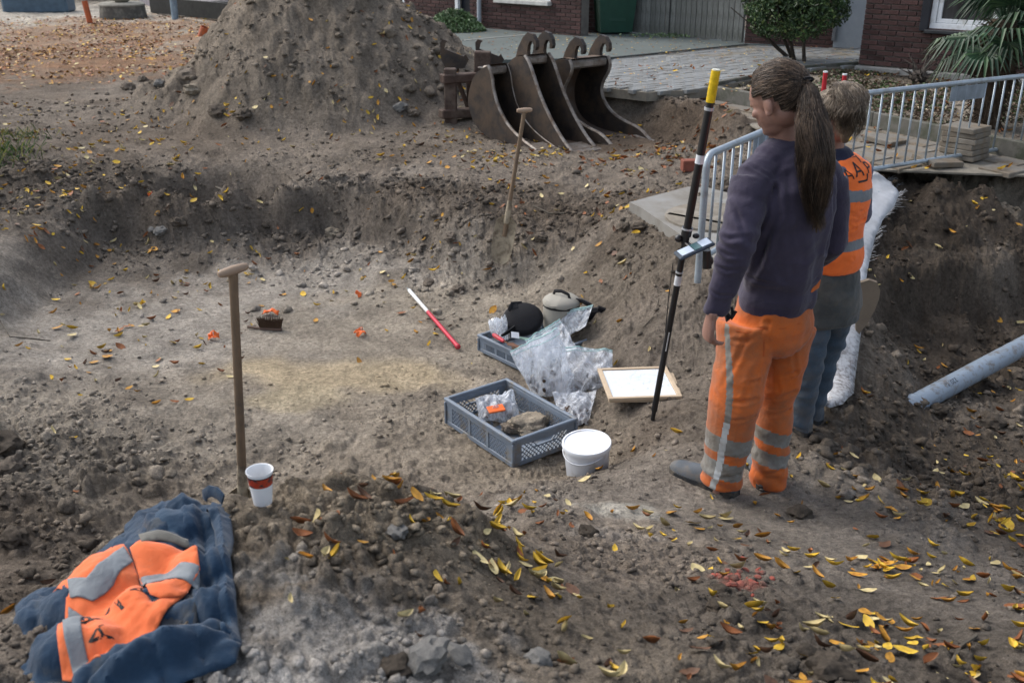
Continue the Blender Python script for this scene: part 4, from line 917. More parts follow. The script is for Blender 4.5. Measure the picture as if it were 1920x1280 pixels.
# ---- surveying pole with controller
BLK = mat('black_carbon', (.012, .012, .013), .38, var=.2, bump=.1, spec=.5); YEL = mat('yellow_plastic', (.62, .42, .01), .45, var=.25, scale=40, bump=.4, bscale=90); SILV = mat('silver_band', (.5, .52, .54), .35, .4)
pb_ = hit(1223, 786, False) + Vector((0, 0, -.02)); pt = PY(1343, 130, pb_.y - .12)
e = empty('survey_pole', pb_, 0, 'black surveying pole with yellow top leaning beside the long-haired person', 'survey pole'); Tp = pt - pb_; L = Tp.length
def pp(px, py):  # point along the pole at that photo height
    best = min(range(401), key=lambda k: abs(proj(pb_ + Tp * k / 400)[1] - py)); return Tp * best / 400
def pseg(y0, y1, r_, m, nm, n=14, par=e): return MB().tube([pp(0, y0), pp(0, y1)], r_, n).build(nm, m, par, True)
pseg(786, 760, .012, BLK, 'point'); pseg(770, 452, .0165, BLK, 'lower_tube'); pseg(455, 200, .020, BLK, 'upper_tube'); pseg(192, 132, .0215, YEL, 'yellow_sleeve'); pseg(132, 129, .018, mat('cap_white', (.6, .6, .5), .5), 'end_cap')
pseg(202, 192, .0185, BLK, 'collar'); pseg(206, 202, .023, SILV, 'ring'); pseg(306, 290, .0212, mat('white_tape', (.62, .64, .66), .6), 'white_tape_band'); pseg(534, 516, .0172, mat('white_tape', (.62, .64, .66), .6), 'label_band'); pseg(442, 426, .026, BLK, 'clamp'); pseg(430, 427, .028, SILV, 'clamp_ring'); pseg(512, 509, .019, SILV, 'ring')
for yy in (145, 155, 165, 175): pseg(yy + 3, yy, .0222, YEL, 'sleeve_rib')
q = MB().tube([pp(0, 490) + Vector((-.045, -.02, 0)), pp(0, 560) + Vector((-.035, -.02, 0)), pp(0, 620) + Vector((-.02, -.02, 0))], .0025, 6).build('cable', BLK, e)
q = MB().tube([pp(0, 655) + Vector((-.0, -.019, 0)), pp(0, 620) + Vector((-.0, -.021, 0))], .003, 6).build('clip', SILV, e)
# controller
Yc = pb_.y - .10; cr_ = [PY(1263, 474, Yc - .03), PY(1328, 445, Yc + .02), PY(1341, 458, Yc - .06), PY(1276, 488, Yc - .11)]
cen = sum(cr_, Vector()) / 4 - pb_; ux = ((cr_[1] - cr_[0]) + (cr_[2] - cr_[3])) / 2; uy = ((cr_[1] - cr_[2]) + (cr_[0] - cr_[3])) / 2; lx, ly = ux.length, uy.length; ux.normalize(); uz = ux.cross(uy).normalized(); uy = uz.cross(ux)
MX = Matrix((ux, uy, uz)).transposed()
MB().box(cen, (lx, ly * 1.02, .016), MX, bev=.006).build('controller_body', mat('controller_navy', (.03, .045, .065), .45), e)
scr = MB(); scr.box(cen + uz * .0095 - ux * lx * .24, (lx * .34, ly * .72, .003), MX); scr.box(cen + uz * .0095 + ux * lx * .3, (lx * .28, ly * .72, .003), MX); scr.box(cen + uz * .0097 + ux * .01, (lx * .2, ly * .72, .003), MX, 1)
SCR = mat('screen_pale', (.42, .50, .60), .25, var=.12, scale=20, spec=.6); scr.build('screen', [SCR, mat('screen_teal', (.05, .11, .12), .25, spec=.6)], e)
MB().bar(pp(0, 455), cen - uz * .02, .03, .03, bev=.005).build('bracket', BLK, e)
q = MB(); q.ell(cen - uz * .05 + Vector((.06, 0, -.02)), (.028, .028, .03)); q.tube([cen - uz * .01 + Vector((.06, 0, 0)), cen + Vector((.07, 0, -.10))], [.02, .024], 10); q.ell(pp(0, 447) + Vector((-.035, 0, 0)), (.02, .02, .02)); q.ell(pp(0, 442) + Vector((.05, 0, .0)), (.018, .018, .014)); tag(q.build('clamp_knob', BLK, e, True), kind='stuff')

# ---- range pole on the pit floor
a = hit(763, 549, False) + Vector((0, 0, .045)); b_ = hit(856, 654, False) + Vector((0, 0, .03)); m_ = a.lerp(b_, .46); e = empty('ranging_rod', b_, 0, 'red and white ranging rod with steel tip lying on the pit floor', 'ranging rod'); d = (a - b_).normalized()
WP = mat('white_paint', (.68, .69, .68), .45, var=.08, dirt=(.4, .36, .3), dirt_amt=.3); REDB = mat('crimson_paint', (.46, .015, .04), .4, var=.1, dirt=(.3, .1, .08), dirt_amt=.2)
rr_ = .0145; MB().tube([(0, 0, 0), m_ - b_], rr_, 14).build('red_half', REDB, e, True); MB().tube([m_ - b_, a - b_ - d * .07], rr_, 14).build('white_half', WP, e, True)
MB().tube([a - b_ - d * .07, a - b_ - d * .05, a - b_], [rr_, .010, .002], 12).build('steel_tip', mat('tip_steel', (.25, .28, .28), .4, .7), e, True)
q = MB(); q.tube([(0, 0, 0), -d * .02], [rr_ * 1.15, rr_ * 1.15], 14); q.ell(-d * .028, (.02, .02, .02)); q.build('end_knob', REDB, e, True)

# ---- hand brush and find tags
bb = hit(508, 619, False); e = empty('hand_brush', bb, R(-6), 'brown bristled hand brush lying on its wooden back on the pit floor', 'brush')
MB().box((0, 0, .012), (.165, .035, .024), bev=.008).build('back', mat('brush_wood', (.12, .075, .055), .6), e); q = MB(); q.tube([(-.07, 0, .012), (-.11, 0, .014), (-.17, -.005, .022)], [(.012, .014), (.009, .011), (.011, .012)], 10); q.build('handle', mat('brush_handle', (.16, .11, .08), .6), e, True)
q = MB()
for i in range(26):
    for j in range(6):
        x0 = (i / 25 - .5) * .15; y0 = (j / 5 - .5) * .024; q.tube([(x0, y0, .022), (x0 * 1.12 + random.uniform(-.004, .004), y0 * 1.5, .06), (x0 * 1.25 + random.uniform(-.008, .008), y0 * 2.2 + random.uniform(-.004, .004), .095 + random.uniform(-.008, .006))], [.0028, .0025, .001], 4)
tag(q.build('bristles', mat('bristle', (.075, .045, .028), .9), e), kind='stuff')
TAGM = mat('orange_tag', (.80, .16, .035), .5, var=.15, bump=.2); NAIL = mat('pale_nail', (.6, .62, .6), .4, .3)
def crumple(nx, ny, sx, sy, amp, seed, arch=0):
    V = []
    for i in range(nx):
        for j in range(ny):
            x, y = (i / (nx - 1) - .5) * sx, (j / (ny - 1) - .5) * sy; z = amp * mnoise.fractal(Vector((x * 3 / sx, y * 3 / sy, seed)), 1, 2, 3) + arch * (1 - (2 * x / sx) ** 2)
            V.append(Vector((x + .15 * amp * mnoise.noise(Vector((x * 5 / sx, y * 4 / sy, seed + 5))), y, z)))
    return V, grid_faces(nx, ny)
for k, (px, py, sx, rz, lb) in enumerate(((401, 636, .075, .3, 'small orange find tag with white nail left of the hand brush, nearest the tall shovel'), (508, 592, .115, -.1, 'long orange find tag lying directly behind the brush bristles'), (676, 629, .075, .9, 'orange find tag alone on the pit floor right of the hand brush'), (671, 557, .06, 1.6, 'farthest orange find tag near the dark soil ring'), (284, 372, .05, .6, 'orange tag scrap on the far pit edge'))):
    p = hit(px, py, False) + Vector((0, 0, .025)); e = empty('find_tag', p, rz, lb, 'tag', 'orange find tags on the pit floor')
    V, F = crumple(8, 6, sx, .055, .03, k * 3.1, .018); V = [Matrix.Rotation(R(35 if k != 1 else 10), 3, 'X') @ v for v in V]; o_ = mk('plastic_tag', V, F, TAGM, e, True); q = o_.modifiers.new('s', 'SOLIDIFY'); q.thickness = .001
    MB().tube([(.0, -.01, .035), (.006, -.012, -.03)], [.0035, .002], 8).build('nail', NAIL, e)

# ---- crates
CR = mat('crate_grey', (.155, .19, .235), .5, var=.12, bump=.15, dirt=(.17, .15, .12), dirt_amt=.35, dscale=10, spec=.4)
def crate(rimc, zfloor, kind, label):
    """rimc: four rim corners as seen (left, back, right, front)"""
    Lc, Bc, Rc, Fc = rimc; cen = (Lc + Bc + Rc + Fc) / 4; u = ((Fc - Lc) + (Rc - Bc)) / 2; v = ((Bc - Lc) + (Rc - Fc)) / 2; lu, lv = u.length, v.length; u.normalize(); n_ = u.cross(v).normalized(); v = n_.cross(u); hh = cen.z - zfloor
    e_ = empty('crate', cen - n_ * hh, 0, label, 'crate', 'grey plastic crates on the pit floor'); M = Matrix((u, v, n_)).transposed(); X = lambda a, b2, z: M @ Vector((a, b2, z))
    hx, hy = lu / 2, lv / 2; rim = MB(); rw = .022
    for (a, b2, sx, sy) in ((0, hy, lu + rw, rw), (0, -hy, lu + rw, rw), (hx, 0, rw, lv - rw), (-hx, 0, rw, lv - rw)): rim.box(X(a, b2, hh - .008), (sx, sy, .020), M, bev=.004)
    for (a, b2, sx, sy) in ((0, hy - .004, lu, .012), (0, -hy + .004, lu, .012), (hx - .004, 0, .012, lv - .02), (-hx + .004, 0, .012, lv - .02)): rim.box(X(a, b2, hh - .032), (sx, sy, .03), M, bev=.003); rim.box(X(a, b2, .014), (sx, sy, .028), M, bev=.003)
    rim.build('rim', CR, e_)
    for sx in (-1, 1):
        for sy in (-1, 1):
            q_ = MB(); q_.box(X(sx * (hx - .006), sy * (hy - .030), hh / 2 - .01), (.012, .06, hh - .03), M, bev=.003); q_.box(X(sx * (hx - .030), sy * (hy - .006), hh / 2 - .01), (.06, .012, hh - .03), M, bev=.003)
            q_.box(X(sx * (hx + .003), sy * (hy + .003), hh / 2 - .01), (.014, .014, hh - .03), M, bev=.003); q_.build('corner_post', CR, e_)
    q_ = MB(); q_.box(X(0, 0, .008), (lu - .03, lv - .03, .006), M)
    q_.build('crate_floor', CR, e_)
    for ax in (0, 1):
        for sg in (-1, 1):
            ln = (lu if ax == 0 else lv) - .12; h0, h1_ = .028, hh - .045; q_ = MB()
            def Pn(s_, z, out=0): return X(s_, sg * (hy - .005 + out), z) if ax == 0 else X(sg * (hx - .005 + out), s_, z)
            outn = (Pn(0, 0, 1) - Pn(0, 0, 0)).normalized()
            if kind == 'lattice':
                st = .027; s_ = -ln / 2 - (h1_ - h0)
                hand = ax == 1
                while s_ < ln / 2:
                    for dr in (1, -1):
                        aa, bb2 = (s_, h0), (s_ + (h1_ - h0), h1_)
                        if dr < 0: aa, bb2 = (s_, h1_), (s_ + (h1_ - h0), h0)
                        t0 = max(0, (-ln / 2 - aa[0]) / (bb2[0] - aa[0])); t1_ = min(1, (ln / 2 - aa[0]) / (bb2[0] - aa[0]))
                        if t1_ - t0 > .05:
                            L2 = lambda t: (aa[0] + (bb2[0] - aa[0]) * t, aa[1] + (bb2[1] - aa[1]) * t)
                            p0, p1 = L2(t0), L2(t1_)
                            if hand:
                                zc = h1_ - .035
                                if dr > 0 and p1[1] > zc and abs(p1[0]) < .07: t_ = (zc - aa[1]) / (bb2[1] - aa[1]); p1 = L2(t_)
                                if dr < 0 and p0[1] > zc and abs(p0[0]) < .07: t_ = (zc - aa[1]) / (bb2[1] - aa[1]); p0 = L2(t_)
                                if p0[1] > zc and p1[1] > zc: continue
                            q_.bar(Pn(*p0), Pn(*p1), .0055, .006, up=outn)
                    s_ += st
                if hand:
                    for (a_, z_, l_, w_) in ((0, h1_ - .038, .16, .01), (0, h1_ - .002, .16, .012)): q_.bar(Pn(-l_ / 2, z_, .002), Pn(l_ / 2, z_, .002), w_, .01, up=outn)
                for s_ in ([-ln / 6, ln / 6] if ax == 0 else []): q_.bar(Pn(s_, h0, .002), Pn(s_, h1_, .002), .02, .01, up=outn)
            else:
                n2 = int(ln / .012)
                for i in range(n2 + 1):
                    s_ = -ln / 2 + ln * i / n2
                    q_.bar(Pn(s_, h0), Pn(s_, h1_), .0045 if i % 9 else .03, .006, up=outn)
            q_.bar(Pn(-ln / 2 - .02, h1_ + .0), Pn(ln / 2 + .02, h1_ + .0), .01, .008, up=outn)
            q_.build('side_panel', CR, e_)
    return e_, M, cen, n_, hh, u, v
zc = -.30 + .165
crn = [PZ(842, 750, zc), PZ(944, 706, zc), PZ(1074.5, 782, zc), PZ(967, 827, zc)]
print('crate', (crn[3] - crn[0]).length, (crn[1] - crn[0]).length, (crn[2] - crn[3]).length)
C1 = crate(crn, zc - .168, 'lattice', 'grey lattice-sided crate holding a finds bag and a clod of soil, beside the white bucket')
z2 = -.30 + .12
LL, FF, RR_ = PZ(912, 632, z2), PZ(1012, 678, z2), PZ(1112, 622, z2); BB_ = LL + RR_ - FF
print('crate2', (FF - LL).length, (RR_ - FF).length)
C2 = crate([LL, BB_, RR_, FF], z2 - .122, 'slot', 'grey slotted tool crate behind the finds bags, holding a black pouch and trowels')
# clear bags
def film(name, tint=(.86, .90, .96), haze=.75, strip=None):
    s_ = NT(name); t_ = s_.t; out = t_.nodes['Material Output']; tr = s_.n.new('ShaderNodeBsdfTransparent'); tr.inputs[0].default_value = (.94, .97, 1, 1)
    df = s_.n.new('ShaderNodeBsdfDiffuse'); df.inputs[0].default_value = (*tint, 1); tl = s_.n.new('ShaderNodeBsdfTranslucent'); tl.inputs[0].default_value = (*tint, 1); gl = s_.n.new('ShaderNodeBsdfGlossy'); gl.inputs['Roughness'].default_value = .18
    bmp = s_.bump(s_.noise(9, 4, .55, dist=1.8), .9, .02); s_.l.new(bmp, gl.inputs['Normal'])
    m1 = s_.n.new('ShaderNodeMixShader'); s_.l.new(df.outputs[0], m1.inputs[1]); s_.l.new(tl.outputs[0], m1.inputs[2]); m1.inputs[0].default_value = .5
    f = s_.ramp(s_.noise(11, 5, .6, dist=2.2, stretch=(1.6, 1.6, .7)), [(.38, haze * .3), (.52, haze * .85), (.64, min(1, haze * 1.8))]); m2 = s_.n.new('ShaderNodeMixShader'); s_.l.new(f, m2.inputs[0]); s_.l.new(tr.outputs[0], m2.inputs[1]); s_.l.new(m1.outputs[0], m2.inputs[2])
    fr2 = s_.n.new('ShaderNodeLayerWeight'); fr2.inputs['Blend'].default_value = .25; s_.l.new(bmp, fr2.inputs['Normal']); m3 = s_.n.new('ShaderNodeMixShader'); s_.l.new(fr2.outputs['Fresnel'], m3.inputs[0]); s_.l.new(m2.outputs[0], m3.inputs[1]); s_.l.new(gl.outputs[0], m3.inputs[2]); s_.l.new(m3.outputs[0], out.inputs[0])
    return s_.m
FILM = film('clear_film'); FILMW = film('milky_film', (.88, .92, .97), .85); ZIP = mat('zip_strip', (.38, .60, .58), .35, var=.1, spec=.5)
SHERD = mat('dark_finds', (.045, .032, .026), .85, var=.6, scale=22, bump=1, bdist=.01, bscale=30, dirt=(.14, .09, .06), dirt_amt=.7, dscale=16)
def zip_bag(q4, puff, label, seed, zipedge=True, contents=.5, mat_=FILM, csize=.03, group='clear finds bags beside the crates', crump=.03):
    """q4 corners: zip-left, zip-right, bottom-right, bottom-left (world); a front and a back film"""
    q4 = [Vector(q) for q in q4]; cen_ = sum(q4, Vector()) / 4; base = Vector((cen_.x, cen_.y, min(q.z for q in q4))); e_ = empty('finds_bag', base, 0, label, 'plastic bag', group)
    nn = ((q4[1] - q4[0]).cross(q4[3] - q4[0])).normalized(); nn = nn if nn.dot(Vector((0, -.8, .6))) > 0 else -nn; n = 26; V = []
    for side in (1, -1):
        for i in range(n):
            for j in range(n):
                u, v = i / (n - 1), j / (n - 1); p = q4[0].lerp(q4[1], u).lerp(q4[3].lerp(q4[2], u), v); b2 = (math.sin(PI * u) ** .6) * (math.sin(PI * min(1, v * .93 + .0)) ** .5) if 0 < v < 1 and 0 < u < 1 else 0
                bel = (.3 + .9 * v) * puff * b2
                w_ = mnoise.fractal(Vector((u * 2.6, v * 2.0, seed + side)), .9, 2.1, 3) * crump + abs(mnoise.noise(Vector((u * 5 + v * 3, v * 1.6, seed + 9)))) * crump * 1.3
                V.append(p + nn * (side * bel + w_) + Vector((0, 0, crump * .5 * mnoise.noise(Vector((u * 4, v * 4, seed + 20))))) - base)
    F = grid_faces(n, n); F = F + [tuple(k + n * n for k in f_) for f_ in F]; mk('film', V, F, mat_, e_, True)
    if zipedge:
        pts = [V[i * n] + nn * .003 for i in range(n)]; MB().tube(pts, (.0038), 5).build('zip', ZIP, e_, True); pts = [V[i * n + 2] + nn * .004 for i in range(n)]; MB().tube(pts, .0022, 5).build('zip', ZIP, e_, True)
    if contents:
        rs = random.Random(int(seed * 10)); q_ = MB()
        for k in range(int(34 * contents)):
            u = rs.uniform(.12, .88); v = rs.uniform(.55, .92); p = q4[0].lerp(q4[1], u).lerp(q4[3].lerp(q4[2], u), v) - base + nn * rs.uniform(-.4, .5) * puff
            M_ = Matrix.Rotation(rs.uniform(0, 6), 3, Vector((rs.random(), rs.random(), rs.random())).normalized()); q_.box(p, (csize * rs.uniform(.6, 2.2), csize * rs.uniform(.5, 1.2), csize * rs.uniform(.3, .8)), M_, bev=csize * .15)
        tag(q_.build('finds', SHERD, e_), kind='stuff')
    return e_
fz = -.30
def Q(px, py, z): return PZ(px, py, z)
zip_bag([Q(955, 658, .02), Q(1045, 616, .10), Q(1082, 738, fz + .03), Q(998, 744, fz + .03)], .065, 'upper left large clear zip bag of dark finds leaning against the tool crate', 1.2, contents=.5)
zip_bag([Q(1052, 650, -.06), Q(1148, 657, -.08), Q(1146, 738, fz + .02), Q(1055, 750, fz + .02)], .07, 'upper right large clear zip bag of dark finds beside the drawing boards', 4.7, contents=.6)
zip_bag([Q(1035, 738, fz + .10), Q(1118, 736, fz + .10), Q(1102, 800, fz + .02), Q(1056, 795, fz + .02)], .04, 'smaller clear bag of dark finds lying between lattice crate and drawing boards', 8.3, zipedge=False, contents=1.0)
zip_bag([Q(985, 640, -.1), Q(1050, 600, .0), Q(1085, 660, -.14), Q(1020, 690, -.2)], .025, 'flat empty zip bag with printed label on top of the tool crate', 11.1, contents=0, mat_=FILMW, crump=.02)
zip_bag([Q(1045, 588, -.02), Q(1112, 572, .05), Q(1098, 612, -.06), Q(1062, 632, -.16)], .01, 'stiff clear zip bag corner sticking up from the tool crate beside the beige bag', 15.3, contents=0, mat_=FILMW, crump=.012)
zip_bag([Q(915, 600, -.03), Q(948, 592, -.01), Q(952, 628, -.17), Q(920, 626, -.17)], .05, 'crumpled milky plastic bag at the left end of the tool crate', 18.8, zipedge=False, contents=0, mat_=FILMW, crump=.035)
# bag and clod in the lattice crate
zip_bag([Q(890, 745, -.18), Q(962, 738, -.17), Q(975, 788, -.27), Q(900, 792, -.27)], .045, 'clear bag with orange tag lying inside the lattice crate', 22.2, zipedge=False, contents=.35, crump=.04)
q = MB(); p = Q(930, 766, -.19); q.box(p, (.10, .055, .012), Matrix.Rotation(.4, 3, 'Z') @ Matrix.Rotation(.3, 3, 'X'), bev=.003); o = q.build('orange_label', TAGM); tag(o, 'bright orange label showing through the bag inside the lattice crate', 'label')
def clod_mesh(seed, r_=1.0, n=3, flat=.7, rough_=.35, m_=None):
    bm = bmesh.new(); bmesh.ops.create_icosphere(bm, subdivisions=n, radius=1)
    for v in bm.verts:
        d = v.co.normalized(); k = 1 + rough_ * mnoise.fractal(d * 1.6 + Vector((seed * 3.7, 0, seed)), .8, 2.2, 4) - .25 * rough_ * abs(mnoise.noise(d * 3.1 + Vector((seed, 3, 0)))); v.co = Vector((d.x * 1.2, d.y, d.z * flat)) * k * r_
    me_ = D.meshes.new('clod'); bm.to_mesh(me_); bm.free(); me_.materials.append(m_ or CLOD); return me_
o = link('soil_lump', clod_mesh(3.3, .10, 4, .62, .35, CLODP), CLOD, None, True); o.location = Q(993, 795, -.25); o.rotation_euler = (0, 0, .5); tag(o, 'pale lump of sandy soil lying inside the lattice crate', 'clod')
o = link('soil_lump', clod_mesh(6.3, .055, 4, .62), CLOD, None, True); o.location = Q(960, 800, -.26); tag(o, 'smaller soil crumb beside the sandy lump in the lattice crate', 'clod')
# black pouch, beige bag, trowels, label in the tool crate
CANV = mat('black_fabric', (.010, .010, .012), .8, var=.3, bump=.4, bscale=200); BEIGE = mat('beige_fabric', (.30, .285, .245), .85, var=.06, bump=.35, bscale=180, dirt=(.2, .17, .13), dirt_amt=.3)
pc = Q(980, 612, -.12); e = empty('pouch', pc, R(20), 'flat black rounded pouch lying on top of the tool crate', 'pouch'); Mp = Matrix.Rotation(R(38), 3, 'X') @ Matrix.Rotation(R(-12), 3, 'Y')
q = MB(); prof = [(0, -.03), (.10, -.03), (.122, -.02), (.128, 0), (.122, .02), (.10, .034), (0, .038)]; q.lathe([(r_ , z) for r_, z in prof], 28, (0, 0, .05), Mp); q.V = [Vector((v.x * 1.08, v.y * .92, v.z)) for v in q.V]; ob = q.build('body', CANV, e, True)
q = MB(); q.lathe([(.125, -.006), (.132, 0), (.125, .006)], 28, (0, 0, .05), Mp); q.V = [Vector((v.x * 1.08, v.y * .92, v.z)) for v in q.V]; q.build('zip_seam', mat('seam', (.05, .05, .055), .6), e, True)
q = MB(); q.box((-.04, .06, .125), (.06, .05, .018), Mp, bev=.006); q.tube([(-.09, .02, .12), (-.05, .07, .145), (.02, .07, .14)], [(.004, .014)] * 3, 8); q.build('strap', CANV, e)
q = MB(); q.tube([(-.08, -.06, .03), (-.14, -.07, .0), (-.17, -.06, -.02)], [(.01, .03), (.012, .028), (.008, .02)], 8); q.build('flap', CANV, e, True)
pc = Q(1052, 612, -.15); e = empty('round_bag', pc, R(-12), 'beige cylindrical bag with black handle standing at the back of the tool crate', 'bag'); rb_ = .122
q = MB(); q.lathe([(0, 0), (rb_ * .96, 0), (rb_, .015), (rb_ * 1.01, .1), (rb_, .155)], 32); q.V = [v + Vector((0, 0, 0)) for v in q.V]; q.build('body', BEIGE, e, True)
q = MB(); q.lathe([(rb_, .155), (rb_ * 1.03, .158), (rb_ * 1.03, .170), (rb_, .174)], 32); q.build('zip_band', CANV, e, True)
q = MB(); q.lathe([(rb_ * 1.04, .170), (rb_ * 1.06, .185), (rb_ * .95, .205), (rb_ * .6, .222), (0, .226)], 32); q.V = [v + Vector((0, 0, .008 * mnoise.noise(v * 22))) for v in q.V]; q.build('lid', BEIGE, e, True)
q = MB(); q.tube([(-.06, .03, .215), (-.05, .02, .245), (0, -.01, .258), (.05, -.03, .245), (.06, -.035, .212)], [(.006, .012)] * 5, 8); q.build('handle', CANV, e, True)
q = MB(); q.tube([(.10, .0, .20), (.14, -.01, .20), (.19, -.02, .18), (.215, -.02, .165)], [(.01, .02), (.012, .025), (.014, .028), (.01, .02)], 8); q.build('strap_pad', mat('dark_grey_pad', (.03, .03, .033), .7), e, True)
q = MB(); q.tube([(.105, -.02, .165), (.11, -.03, .1), (.108, -.03, .02)], [(.004, .009)] * 3, 6); q.build('side_strap', CANV, e, True)
p = hit(1112, 600, False); q = MB(); q.box((0, 0, .05), (.19, .06, .08), Matrix.Rotation(.15, 3, 'Z'), bev=.02); q.tube([(.05, 0, .09), (.10, .0, .075)], [.02, .016], 8); o = q.build('black_case', CANV); o.location = p + Vector((-.02, .02, -.01)); tag(o, 'small black case lying right of the beige bag behind the tool crate', 'case')
for (p0, p1, p2, m1, m2, lb) in ((Q(925, 627, -.14), Q(945, 640, -.14), Q(985, 655, -.15), REDB, mat('trowel_rust', (.16, .08, .05), .6, .3), 'trowel with red handle in the front corner of the tool crate'), (Q(960, 650, -.16), Q(975, 652, -.16), Q(1000, 664, -.17), WOODG, BLADE, 'trowel with pale wooden handle half under the clear bags')):
    e = empty('trowel', p0, 0, lb, 'trowel'); MB().tube([(0, 0, 0), (p1 - p0) * .2, (p1 - p0) * .8, p1 - p0], [.010, .016, .014, .010], 12).build('handle', m1, e, True); q = MB(); d = (p2 - p1).normalized(); s_ = d.cross(UP).normalized(); b0 = p1 - p0
    q.tube([b0, b0 + d * .03], .005, 8); q.add([b0 + d * .03 + s_ * .006, b0 + d * .05 + s_ * .028, p2 - p0, b0 + d * .05 - s_ * .028, b0 + d * .03 - s_ * .006] + [v - Vector((0, 0, .002)) for v in (b0 + d * .03 + s_ * .006, b0 + d * .05 + s_ * .028, p2 - p0, b0 + d * .05 - s_ * .028, b0 + d * .03 - s_ * .006)], [(0, 1, 2, 3, 4), (9, 8, 7, 6, 5), (0, 5, 6, 1), (1, 6, 7, 2), (2, 7, 8, 3), (3, 8, 9, 4)]); q.build('blade', m2, e)
PAPER = mat('paper', (.72, .74, .76), .8, var=.03, bump=.05)
q = MB().box((0, 0, 0), (.055, .045, .0015)); o = q.build('paper_label', PAPER); o.location = Q(966, 628, -.11); o.rotation_euler = (.7, .25, .3); tag(o, 'small white paper label beside the black pouch', 'label')
for k, (x0, y0, x1, y1) in enumerate(((968, 632, 1010, 640), (1000, 633, 1035, 650))):
    q = MB().bar(Q(x0, y0, -.14), Q(x1, y1, -.14), .03, .006); o = q.build('ruler', mat('green_strip', (.20, .30, .25), .5)); tag(o, ['pale green plastic strip lying in the tool crate behind the label', 'second green plastic strip under the clear bags'][k], 'ruler')
# ---- white bucket
bt = Q(1114, 892, -.285); ax = (PZ(1100, 830, -.08) - bt); ax = Vector((-.05, -.06, 1)).normalized(); Mb = ax.to_track_quat('Z', 'Y').to_matrix()
bt = PZ(1100, 829, -.085) - ax * .195
e = empty('lidded_bucket', bt, 0, 'white plastic bucket with lid, tilted in the corner beside the lattice crate', 'bucket'); WPL = mat('white_plastic', (.66, .69, .73), .38, var=.04, bump=.05, dirt=(.42, .37, .30), dirt_amt=.45, dscale=7, spec=.5)
MB().lathe([(0, 0), (.104, 0), (.108, .006), (.118, .165), (.123, .167), (.123, .176), (.118, .180), (.118, .19)], 48, (0, 0, 0), Mb).build('body', WPL, e, True)
WLID = mat('white_lid', (.74, .77, .80), .35, var=.03, bump=.04, dirt=(.5, .45, .38), dirt_amt=.35, spec=.5)
MB().lathe([(.126, .178), (.128, .192), (.125, .199), (.118, .199), (.114, .193), (0, .1925)], 48, (0, 0, 0), Mb).build('lid', WLID, e, True)
q = MB(); q.tube([Mb @ Vector(((.123) * math.cos(a), (.123) * math.sin(a), .165 - .035 * math.sin((a - R(195)) / R(150) * PI))) for a in [R(195 + 150 * k / 14) for k in range(15)]], .0028, 6); q.build('handle', WPL, e, True)
# ---- drawing boards
PINE = mat('pale_pine', (.50, .39, .27), .6, var=.12, scale=4, stretch=(2, 12, 12), bump=.2)
def board(c4, label, k):
    A_, B_, C_, D_ = [Vector(q) for q in c4]; cen_ = (A_ + B_ + C_ + D_) / 4; e_ = empty('drawing_board', cen_, 0, label, 'drawing board', 'wooden drawing boards'); u = (B_ - A_ + C_ - D_) / 2; v = (A_ - D_ + B_ - C_) / 2; lu, lv = u.length, v.length; u.normalize(); n_ = u.cross(v).normalized(); v = n_.cross(u); M = Matrix((u, v, n_)).transposed()
    for (a, b2, sx, sy) in ((0, lv / 2 - .011, lu, .022), (0, -lv / 2 + .011, lu, .022), (lu / 2 - .013, 0, .026, lv - .046), (-lu / 2 + .013, 0, .026, lv - .046)): MB().box(M @ Vector((a, b2, 0)), (sx, sy, .018), M, bev=.002).build('rail', PINE, e_)
    MB().box(M @ Vector((0, 0, -.004)), (lu - .05, lv - .05, .006), M).build('panel', PINE, e_)
    MB().box(M @ Vector((0, 0, .0015)), (lu - .056, lv - .056, .002), M).build('paper', DRAW, e_); return e_
s = NT('drawing_paper'); f = s.ramp(s.noise(7, 2, .4, dist=1.5), [(.485, 0.0), (.495, .55), (.505, 0.0)]); f2 = s.ramp(s.noise(2.5, 1, .4, stretch=(1, 14, 1)), [(.49, 0.0), (.5, .5), (.515, 0.0)]); pc_ = s.mix(f2, s.ramp(s.noise(3, 3), [(.3, (.58, .62, .66)), (.7, (.66, .69, .72))]), (.35, .52, .55)); s.set(color=s.mix(f, pc_, (.2, .24, .27)), rough=.7); DRAW = s.m
g0 = hit(1200, 722, False).z + .06
board([PZ(1142, 698, g0), PZ(1273, 699, g0), PZ(1270, 749, g0), PZ(1128, 753, g0)], 'lower wooden drawing board mostly covered by the upper one', 0)
board([PZ(1142, 693, g0 + .022), PZ(1266, 689, g0 + .022), PZ(1262, 744, g0 + .022), PZ(1118, 749, g0 + .022)], 'upper wooden drawing board with white gridded paper beside the survey pole', 1)

